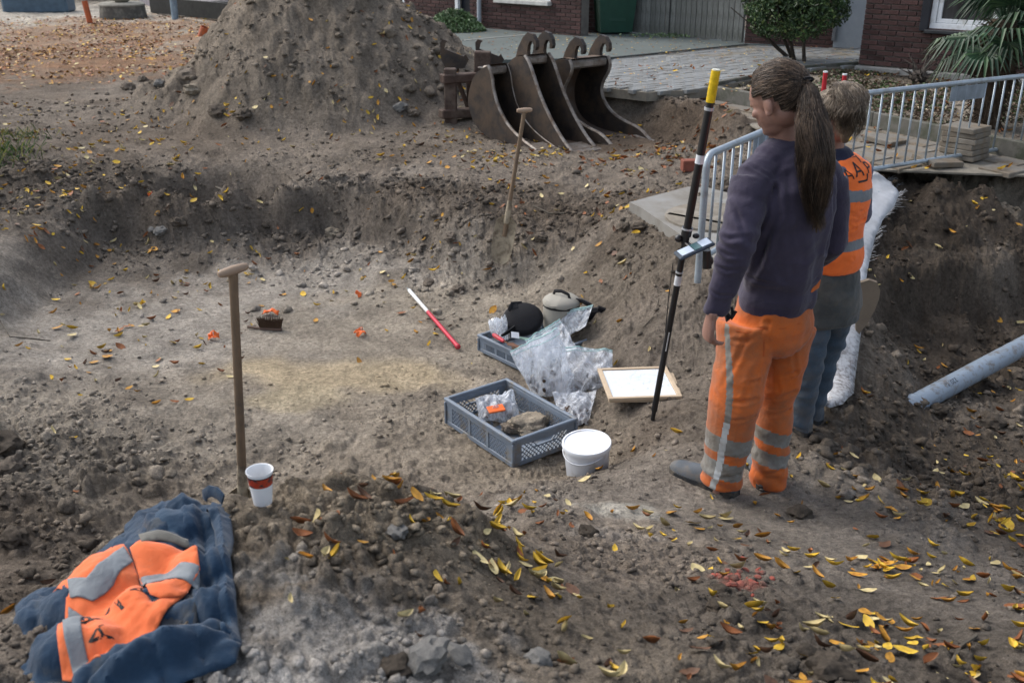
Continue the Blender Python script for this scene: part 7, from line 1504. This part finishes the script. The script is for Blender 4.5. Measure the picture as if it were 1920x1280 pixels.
RB = mat('red_rubble', (.27, .065, .045), .95, var=.4, scale=20, bump=.9, dirt=(.14, .10, .08), dirt_amt=.6, dscale=12); q = MB()
for k in range(46):
    p = hit(1383 + random.gauss(0, 24), 1085 + random.gauss(0, 13), True); r_ = random.uniform(.004, .016) * (1.5 if k < 5 else 1); q.ell(p, (r_ * 1.3, r_, r_ * .7), 6, 4, Matrix.Rotation(random.uniform(0, 6), 3, 'Z') @ Matrix.Rotation(random.uniform(-.6, .6), 3, 'X'))
o = q.build('brick_rubble', RB); tag(o, 'crumbled red brick rubble in the near bank', 'rubble', kind='stuff')
# ---- loose crumbs everywhere: one mesh
def scatter(name, tmpl, pts, size, rot, tilt, mat_, mi, label, yscale=None):
    """many small pieces joined: tmpl list of (V,F)"""
    Vs, Fs, Ms = [], [], []; off = 0
    for k in range(len(tmpl)):
        sel = np.nonzero(np.arange(len(pts)) % len(tmpl) == k)[0]
        if not len(sel): continue
        TV = np.array(tmpl[k][0]); TF = np.array(tmpl[k][1]); n = len(sel); c_, s_ = np.cos(rot[sel]), np.sin(rot[sel]); tx, ty = tilt[sel, 0], tilt[sel, 1]
        x, y, z = [TV[:, i][None] * size[sel][:, None] for i in range(3)]
        y2 = y * np.cos(tx)[:, None] - z * np.sin(tx)[:, None]; z2 = y * np.sin(tx)[:, None] + z * np.cos(tx)[:, None]; x2 = x * np.cos(ty)[:, None] + z2 * np.sin(ty)[:, None]; z3 = z2 * np.cos(ty)[:, None] - x * np.sin(ty)[:, None]
        X = x2 * c_[:, None] - y2 * s_[:, None] + pts[sel, 0][:, None]; Y = x2 * s_[:, None] + y2 * c_[:, None] + pts[sel, 1][:, None]; Z = z3 + pts[sel, 2][:, None]
        Vs.append(np.stack([X, Y, Z], -1).reshape(-1, 3)); Fs.append((TF[None] + (np.arange(n) * len(TV))[:, None, None]).reshape(-1, TF.shape[1]) + off); Ms.append(np.repeat(mi[sel], len(TF))); off += n * len(TV)
    V = np.concatenate(Vs); w_ = Fs[0].shape[1]; F = np.concatenate(Fs).astype(np.int32); M_ = np.concatenate(Ms).astype(np.int32)
    me_ = D.meshes.new(name); me_.vertices.add(len(V)); me_.vertices.foreach_set('co', V.astype(np.float32).ravel()); me_.loops.add(F.size); me_.loops.foreach_set('vertex_index', F.ravel()); me_.polygons.add(len(F)); me_.polygons.foreach_set('loop_start', np.arange(0, F.size, w_, dtype=np.int32)); me_.polygons.foreach_set('material_index', M_); me_.update(calc_edges=True)
    o_ = link(name, me_, mat_); 
    if label: tag(o_, label, None, kind='stuff')
    return o_
def snrm(x, y, e=.03):
    a_ = Hbase(x - e, y); b2 = Hbase(x + e, y); c_ = Hbase(x, y - e); d_ = Hbase(x, y + e); return (b2 - a_) / (2 * e), (d_ - c_) / (2 * e)
def sample(n, ymin, ymax, power=1.0):
    y = ymin + (ymax - ymin) * np.random.rand(n) ** power; x = (np.random.rand(n) * 2 - 1) * (.66 * y + .3); return x, y
PAVEDM = lambda x, y: poly_in(x, y, DRIVE_P) | poly_in(x, y, PAVER_P) | poly_in(x, y, PATH_P)
tm_ = []
for k in range(6):
    bm = bmesh.new(); bmesh.ops.create_icosphere(bm, subdivisions=1, radius=1)
    V = [Vector((v.co.x * 1.2, v.co.y, v.co.z * .6)) * (1 + .85 * mnoise.noise(v.co * 1.9 + Vector((k * 3.3, 0, 0)))) for v in bm.verts]; tm_.append(([tuple(v) for v in V], [tuple(v.index for v in f_.verts) for f_ in bm.faces])); bm.free()
x, y = sample(80000, 1.7, 13.5, 1.2); r_ = rough(x, y); keep = (np.random.rand(len(x)) < np.clip(r_ * 1.15 - .06, .02, 1) * (1 - .55 * sstep(.05, .3, heap(x, y))) * sstep(-.5, .3, fbm(x * 1.7, y * 1.7, 3, 300))) & ~PAVEDM(x, y); x, y = x[keep], y[keep]; r_ = r_[keep]
sz = (.0026 + .0115 * np.random.rand(len(x)) ** 4) * (1 + .12 * y) * (.55 + .65 * r_)
z = H(x, y) + sz * .3; oc_ = scatter('soil_crumbs', tm_, np.stack([x, y, z], -1), sz, np.random.rand(len(x)) * 6.3, np.random.uniform(-.5, .5, (len(x), 2)), [SOILC], np.zeros(len(x), int), 'loose crumbs and small clods of soil over the banks and floor')
cv = get_co(oc_.data); sq_ = (cv[:, 0], cv[:, 1]); tcv = tones(cv[::12, 0], cv[::12, 1]); tcv = np.repeat(tcv * np.random.choice([.5, .68, .9], (len(tcv), 1), p=[.35, .45, .2]), 12, axis=0)[:len(cv)]
at = oc_.data.attributes.new('tone', 'FLOAT_COLOR', 'POINT'); at.data.foreach_set('color', np.concatenate([tcv, np.ones((len(tcv), 1))], -1).astype(np.float32).ravel())
# ---- bigger clods in the trench, on the mound and at the foot of the cuts
tb_ = []
for k in range(6):
    bm = bmesh.new(); bmesh.ops.create_icosphere(bm, subdivisions=2, radius=1)
    V = [Vector((v.co.x * 1.25, v.co.y, v.co.z * .7)) * (1 + .75 * mnoise.noise(v.co * 1.5 + Vector((k * 5.3, 1, 0))) + .4 * mnoise.noise(v.co * 3.1 + Vector((k, 7, 0)))) for v in bm.verts]; tb_.append(([tuple(v) for v in V], [tuple(v.index for v in f_.verts) for f_ in bm.faces])); bm.free()
xs_, ys_ = [], []
for (px, py, z_, sx_, sy_, n_) in ((1780, 890, -.25, .55, .4, 170), (1750, 700, -.3, .5, .5, 90), (1650, 880, -.05, .2, .3, 30), (350, 425, -.28, 1.5, .25, 110), (850, 500, -.2, .7, .4, 110), (700, 470, -.25, .5, .3, 60), (1150, 480, .1, .5, .35, 60), (120, 860, -.2, .4, .3, 80), (60, 980, -.1, .3, .3, 50), (640, 1000, .76, .25, .18, 70), (780, 980, .7, .16, .12, 40), (1760, 450, 0, .9, .3, 90), (450, 180, .2, .9, .4, 90), (760, 215, .2, .5, .3, 60), (1450, 1240, .5, .3, .1, 30), (300, 560, -.3, .8, .8, 12)):
    p = PZ(px, py, z_); xs_.append(np.random.normal(p.x, sx_, n_)); ys_.append(np.random.normal(p.y, sy_, n_))
xs_ = np.concatenate(xs_); ys_ = np.concatenate(ys_); k_ = ~PAVEDM(xs_, ys_) & (ys_ > 1.7) & ~((xs_ < -.6) & (ys_ < 2.75)) & (np.hypot(xs_ - cpp.x, ys_ - cpp.y) > .07); xs_, ys_ = xs_[k_], ys_[k_]; sz_ = (.012 + .034 * np.random.rand(len(xs_)) ** 3) * np.where(ys_ > 11, 1.9, np.where(ys_ < 3.3, .55, .85)); 
ocb = scatter('clods', tb_, np.stack([xs_, ys_, H(xs_, ys_) + sz_ * .2], -1), sz_, np.random.rand(len(xs_)) * 6.3, np.random.uniform(-.6, .6, (len(xs_), 2)), [SOILC], np.zeros(len(xs_), int), 'larger soil clods in the trench and along the foot of the cut faces')
cv = get_co(ocb.data); tcv = tones(cv[::42, 0], cv[::42, 1]) * np.random.choice([.55, .7, .85], (len(cv[::42]), 1)); tcv = np.repeat(tcv, 42, axis=0)[:len(cv)]; at = ocb.data.attributes.new('tone', 'FLOAT_COLOR', 'POINT'); at.data.foreach_set('color', np.concatenate([tcv, np.ones((len(tcv), 1))], -1).astype(np.float32).ravel())
# ---- fallen leaves
def leaf_t(kind, seed):
    rs = random.Random(seed); nu, nv = 6, 3; V = []
    for i in range(nu):
        t_ = i / (nu - 1); w_ = (.22, .25, .19, .30, .33, .21)[seed % 6] * math.sin(PI * min(1, t_ * .96 + .03)) ** .75
        for j in range(nv):
            s_ = j - 1; x_ = t_ - .5; y_ = s_ * w_; z_ = abs(s_) * w_ * {'flat': .15, 'curled': .95, 'folded': 1.6}[kind]
            if kind != 'flat': y_ *= .62 if kind == 'curled' else .38
            z_ += {'flat': .10, 'curled': .30, 'folded': .2}[kind] * (2 * t_ - 1) ** 2 + rs.uniform(-.02, .02); y_ += .10 * math.sin(t_ * 3 + seed) * (kind != 'flat'); V.append((x_, y_, z_))
    return V, grid_faces(nu, nv)
KINDS_ = ['flat', 'curled', 'folded', 'curled', 'flat', 'curled']; LT = [leaf_t(k, i) for i, k in enumerate(KINDS_)]
def leafm(name, c0, c1):
    s_ = NT(name); oi = s_.n.new('ShaderNodeObjectInfo'); cc_ = s_.ramp(s_.noise(45, 4, .7), [(.36, c1), (.56, c0)]); cc_ = s_.mix(1, cc_, s_.ramp(s_.noise(2.2, 1, .5), [(.3, .7), (.7, 1.25)]), 'MULTIPLY'); s_.set(color=cc_, rough=.6, spec=.3, normal=s_.bump(s_.noise(120, 3), .3, .002)); return s_.m
LM_ = [leafm('leaf_yellow', (.62, .42, .04), (.48, .26, .03)), leafm('leaf_golden', (.50, .26, .03), (.32, .13, .025)), leafm('leaf_orange_brown', (.28, .10, .03), (.14, .05, .02)), leafm('leaf_pale', (.56, .47, .24), (.42, .32, .14)), leafm('leaf_brown', (.13, .065, .035), (.07, .035, .02))]
LN = ['yellow', 'golden', 'orange brown', 'pale cream', 'dull brown']
x, y = sample(60000, 1.75, 13.5, 1.35)
dn = 24 * np.ones_like(x)
def dz(px, py, z_, rad, v, sx_=1.0):
    global dn
    p = PZ(px, py, z_); q_ = np.exp(-((((x - p.x) / sx_) ** 2 + (y - p.y) ** 2) / rad ** 2)); dn = dn * (1 - q_) + v * q_
dz(1500, 1130, .3, 1.3, 240, 1.6); dz(1850, 900, -.2, .8, 230); dz(1850, 1000, 0, .5, 210); dz(1100, 1100, .55, .5, 190); dz(600, 1080, .8, .55, 95); dz(700, 800, -.3, .8, 0, 2.4); dz(300, 780, -.3, .8, 1.5, 1.6); dz(120, 1000, 0, .6, 1, 1.2); dz(1000, 850, -.3, .6, 1); dz(1200, 830, -.1, .5, 9)
dz(300, 480, -.3, 1.1, 75, 1.8); dz(600, 600, -.3, .7, 10, 1.6); dz(850, 300, .2, 1.3, 125, 2); dz(300, 330, .2, 1.3, 110, 2); dz(1250, 300, .25, .8, 150, 1.3); dz(450, 400, 0, .6, 80, 3); dz(1000, 440, 0, .8, 48, 1.5); dz(1850, 500, 0, .8, 28); dz(1200, 420, .2, .4, 30); dz(100, 640, -.25, .7, 60, 1.5); dz(560, 150, 1.0, 1.6, 4); dz(1650, 720, -.1, .5, 45)
area = np.interp(y, np.linspace(1.75, 13.5, 200), 1 / (np.gradient(np.linspace(1.75, 13.5, 200) ** 1.0) + 1e-9) * 0 + 1)
pdf_y = (1 / 1.35) * ((y - 1.75) / 11.75 + 1e-6) ** (1 / 1.35 - 1) / 11.75; rho = 60000 * pdf_y / (2 * (.66 * y + .3))      # samples per square metre
clump = np.clip(.55 + 1.3 * fbm(x * 2.6, y * 2.6, 3, 400), .08, 2.0)
keep = (np.random.rand(len(x)) < dn * clump / rho)
bx0, by0 = cpp.x, cpp.y
for o_, rad_ in ((C1[0], .36), (C2[0], .36)): keep &= np.hypot(x - o_.location.x, y - o_.location.y) > rad_
keep &= ~((x < -.62 + 0 * y) & (y < 2.75) & (y > 1.6) & (x > -1.35)) ; keep &= np.hypot(x - bx0, y - by0) > .06
x, y = x[keep], y[keep]; n = len(x); z = H(x, y); gx_, gy_ = snrm(x, y); sz = np.random.uniform(.028, .072, n) * np.where(y > 6, 1.15, 1); rot = np.random.rand(n) * 6.3
for P_, zp in PAVED: z = np.where(poly_in(x, y, P_), zp + .004, z)
tl = np.random.normal(0, .28, (n, 2)); slope = np.clip(np.hypot(gx_, gy_), 0, 1.2); ca, sa = np.cos(rot), np.sin(rot)
tl[:, 1] -= np.arctan(gx_ * ca + gy_ * sa); tl[:, 0] += np.arctan(-gx_ * sa + gy_ * ca)
mi = np.random.choice(5, n, p=[.30, .24, .17, .20, .09]); mi = np.where((y > 8.5) & (x > .5) & (np.random.rand(n) < .55), 2, mi)
z = z + sz * .10 + .002
order = np.argsort(y * y + (z - CAMZ) ** 2 + x * x); inview = [i for i in order if 0 < proj(Vector((x[i], y[i], z[i])))[0] < 1920 and proj(Vector((x[i], y[i], z[i])))[1] < 1278]
near_ = inview[:300]; LMe = {}
def zone(px, py, x_, y_, z_):
    if px < 470: return 'beside the folded blue coat'
    if px < 900 and py < 1120: return 'on top of the mound right of the coffee cup'
    if px < 900: return 'in the pale mortar rubble of the near mound'
    if py < 1010 and px < 1500: return 'close to the grey work shoes'
    if py < 1130 and px > 1650: return 'on the trodden path beside the trench'
    if px < 1330 and py < 1130: return 'on the slope between mound and shoes'
    if px < 1330: return 'at the foot of the bare bank below the slope'
    if py < 1130: return 'on the bank around the red brick rubble'
    return 'on the dark near bank below the red brick rubble'
for i in near_:
    k = int(np.random.randint(len(LT))); key = (k, int(mi[i]))
    if key not in LMe:
        m_ = D.meshes.new('leaf'); m_.from_pydata(LT[k][0], [], LT[k][1]); m_.materials.append(LM_[mi[i]]); m_.polygons.foreach_set('use_smooth', [True] * len(m_.polygons)); LMe[key] = m_
    o = D.objects.new('fallen_leaf', LMe[key]); COL.objects.link(o); o.location = (x[i], y[i], z[i]); o.rotation_euler = Matrix.Rotation(rot[i], 3, 'Z').to_euler() if False else (Matrix.Rotation(rot[i], 3, 'Z') @ Matrix.Rotation(tl[i, 1], 3, 'Y') @ Matrix.Rotation(tl[i, 0], 3, 'X')).to_euler(); o.scale = (sz[i],) * 3
    px, py = proj(Vector((x[i], y[i], z[i]))); tag(o, f'{"small" if sz[i] < .046 else "large" if sz[i] > .058 else "medium"} {KINDS_[k]} {LN[mi[i]]} leaf lying {zone(px, py, x[i], y[i], z[i])}', 'leaf', 'fallen autumn leaves on the near soil bank')
rest_ = np.array(sorted(set(range(n)) - set(near_))); scatter('leaf_litter', LT, np.stack([x, y, z], -1)[rest_], sz[rest_], rot[rest_], tl[rest_], LM_, mi[rest_], 'yellow and brown fallen leaves scattered over the excavation')
print('leaves', n)
# far leaf carpet of the roadbed
xx = np.random.uniform(-15, -2.5, 22000); yy = np.random.uniform(12.5, 24, 22000); c1_ = np.zeros_like(xx)
for (px, py, rad_, sx_) in ((60, 95, 2.6, 1.3), (280, 66, 1.8, 2.0), (150, 75, 2.0, 2.0), (60, 125, 1.6, 1.3), (230, 110, 1.6, 1.5), (30, 70, 1.5, 1.2)):
    p = PZ(px, py, .22); c1_ = np.maximum(c1_, np.exp(-((((xx - p.x) / sx_) ** 2 + (yy - p.y) ** 2) / rad_ ** 2)))
k_ = (np.random.rand(len(xx)) < np.clip(c1_ * 1.2 * (.6 + fbm(xx * .8, yy * .8, 3, 500)), .02, 1)) & (heap(xx, yy) < .05); xx, yy = xx[k_], yy[k_]; zz = H(xx, yy) + .012
LT1 = [([(-.5, 0, 0), (0, -.3, .1), (.5, 0, 0), (0, .3, .1)], [(0, 1, 2, 3)])] * 2; scatter('leaf_carpet', LT1, np.stack([xx, yy, zz], -1), np.random.uniform(.05, .095, len(xx)), np.random.rand(len(xx)) * 6, np.random.normal(0, .3, (len(xx), 2)), LM_, np.random.choice(5, len(xx), p=[.05, .28, .37, .08, .22]), 'orange brown leaf carpet on the far roadbed')
# leaves on driveway
xx = np.random.uniform(-1, 7, 1500); yy = np.random.uniform(11, 18, 1500); k_ = PAVEDM(xx, yy); xx, yy = xx[k_], yy[k_]; scatter('paving_leaves', LT1, np.stack([xx, yy, np.full_like(xx, .668)], -1), np.random.uniform(.03, .06, len(xx)), np.random.rand(len(xx)) * 6, np.random.normal(0, .1, (len(xx), 2)), LM_, np.random.choice(5, len(xx), p=[.1, .2, .3, .25, .15]), 'small fallen leaves on the driveways')
# grass tuft at the left edge
gp = [hit(10, 285, False), hit(25, 260, False), hit(-20, 300, False)]; pts = []; V = []; F = []; MI = []
for k in range(420):
    g = random.choice(gp); p = Vector((g.x + random.gauss(0, .16), g.y + random.gauss(0, .22), 0)); p.z = hb1(p.x, p.y); a = random.uniform(0, 6.28); d = Vector((math.cos(a) * .05, math.sin(a) * .05, random.uniform(.04, .1))); w_ = Vector((-math.sin(a), math.cos(a), 0)) * .004; n0 = len(V); V += [p - w_, p + w_, p + d + w_ * .6, p + d * 1.5 - Vector((0, 0, .02))]; F.append((n0, n0 + 1, n0 + 2, n0 + 3)); MI.append(random.random() < .25)
o = mk('grass', V, F, [leafmat('grass_green', (.05, .10, .015)), leafmat('grass_yellow', (.28, .26, .05))], None, False, MI); tag(o, 'green grass tuft at the left edge above the pit', kind='stuff')
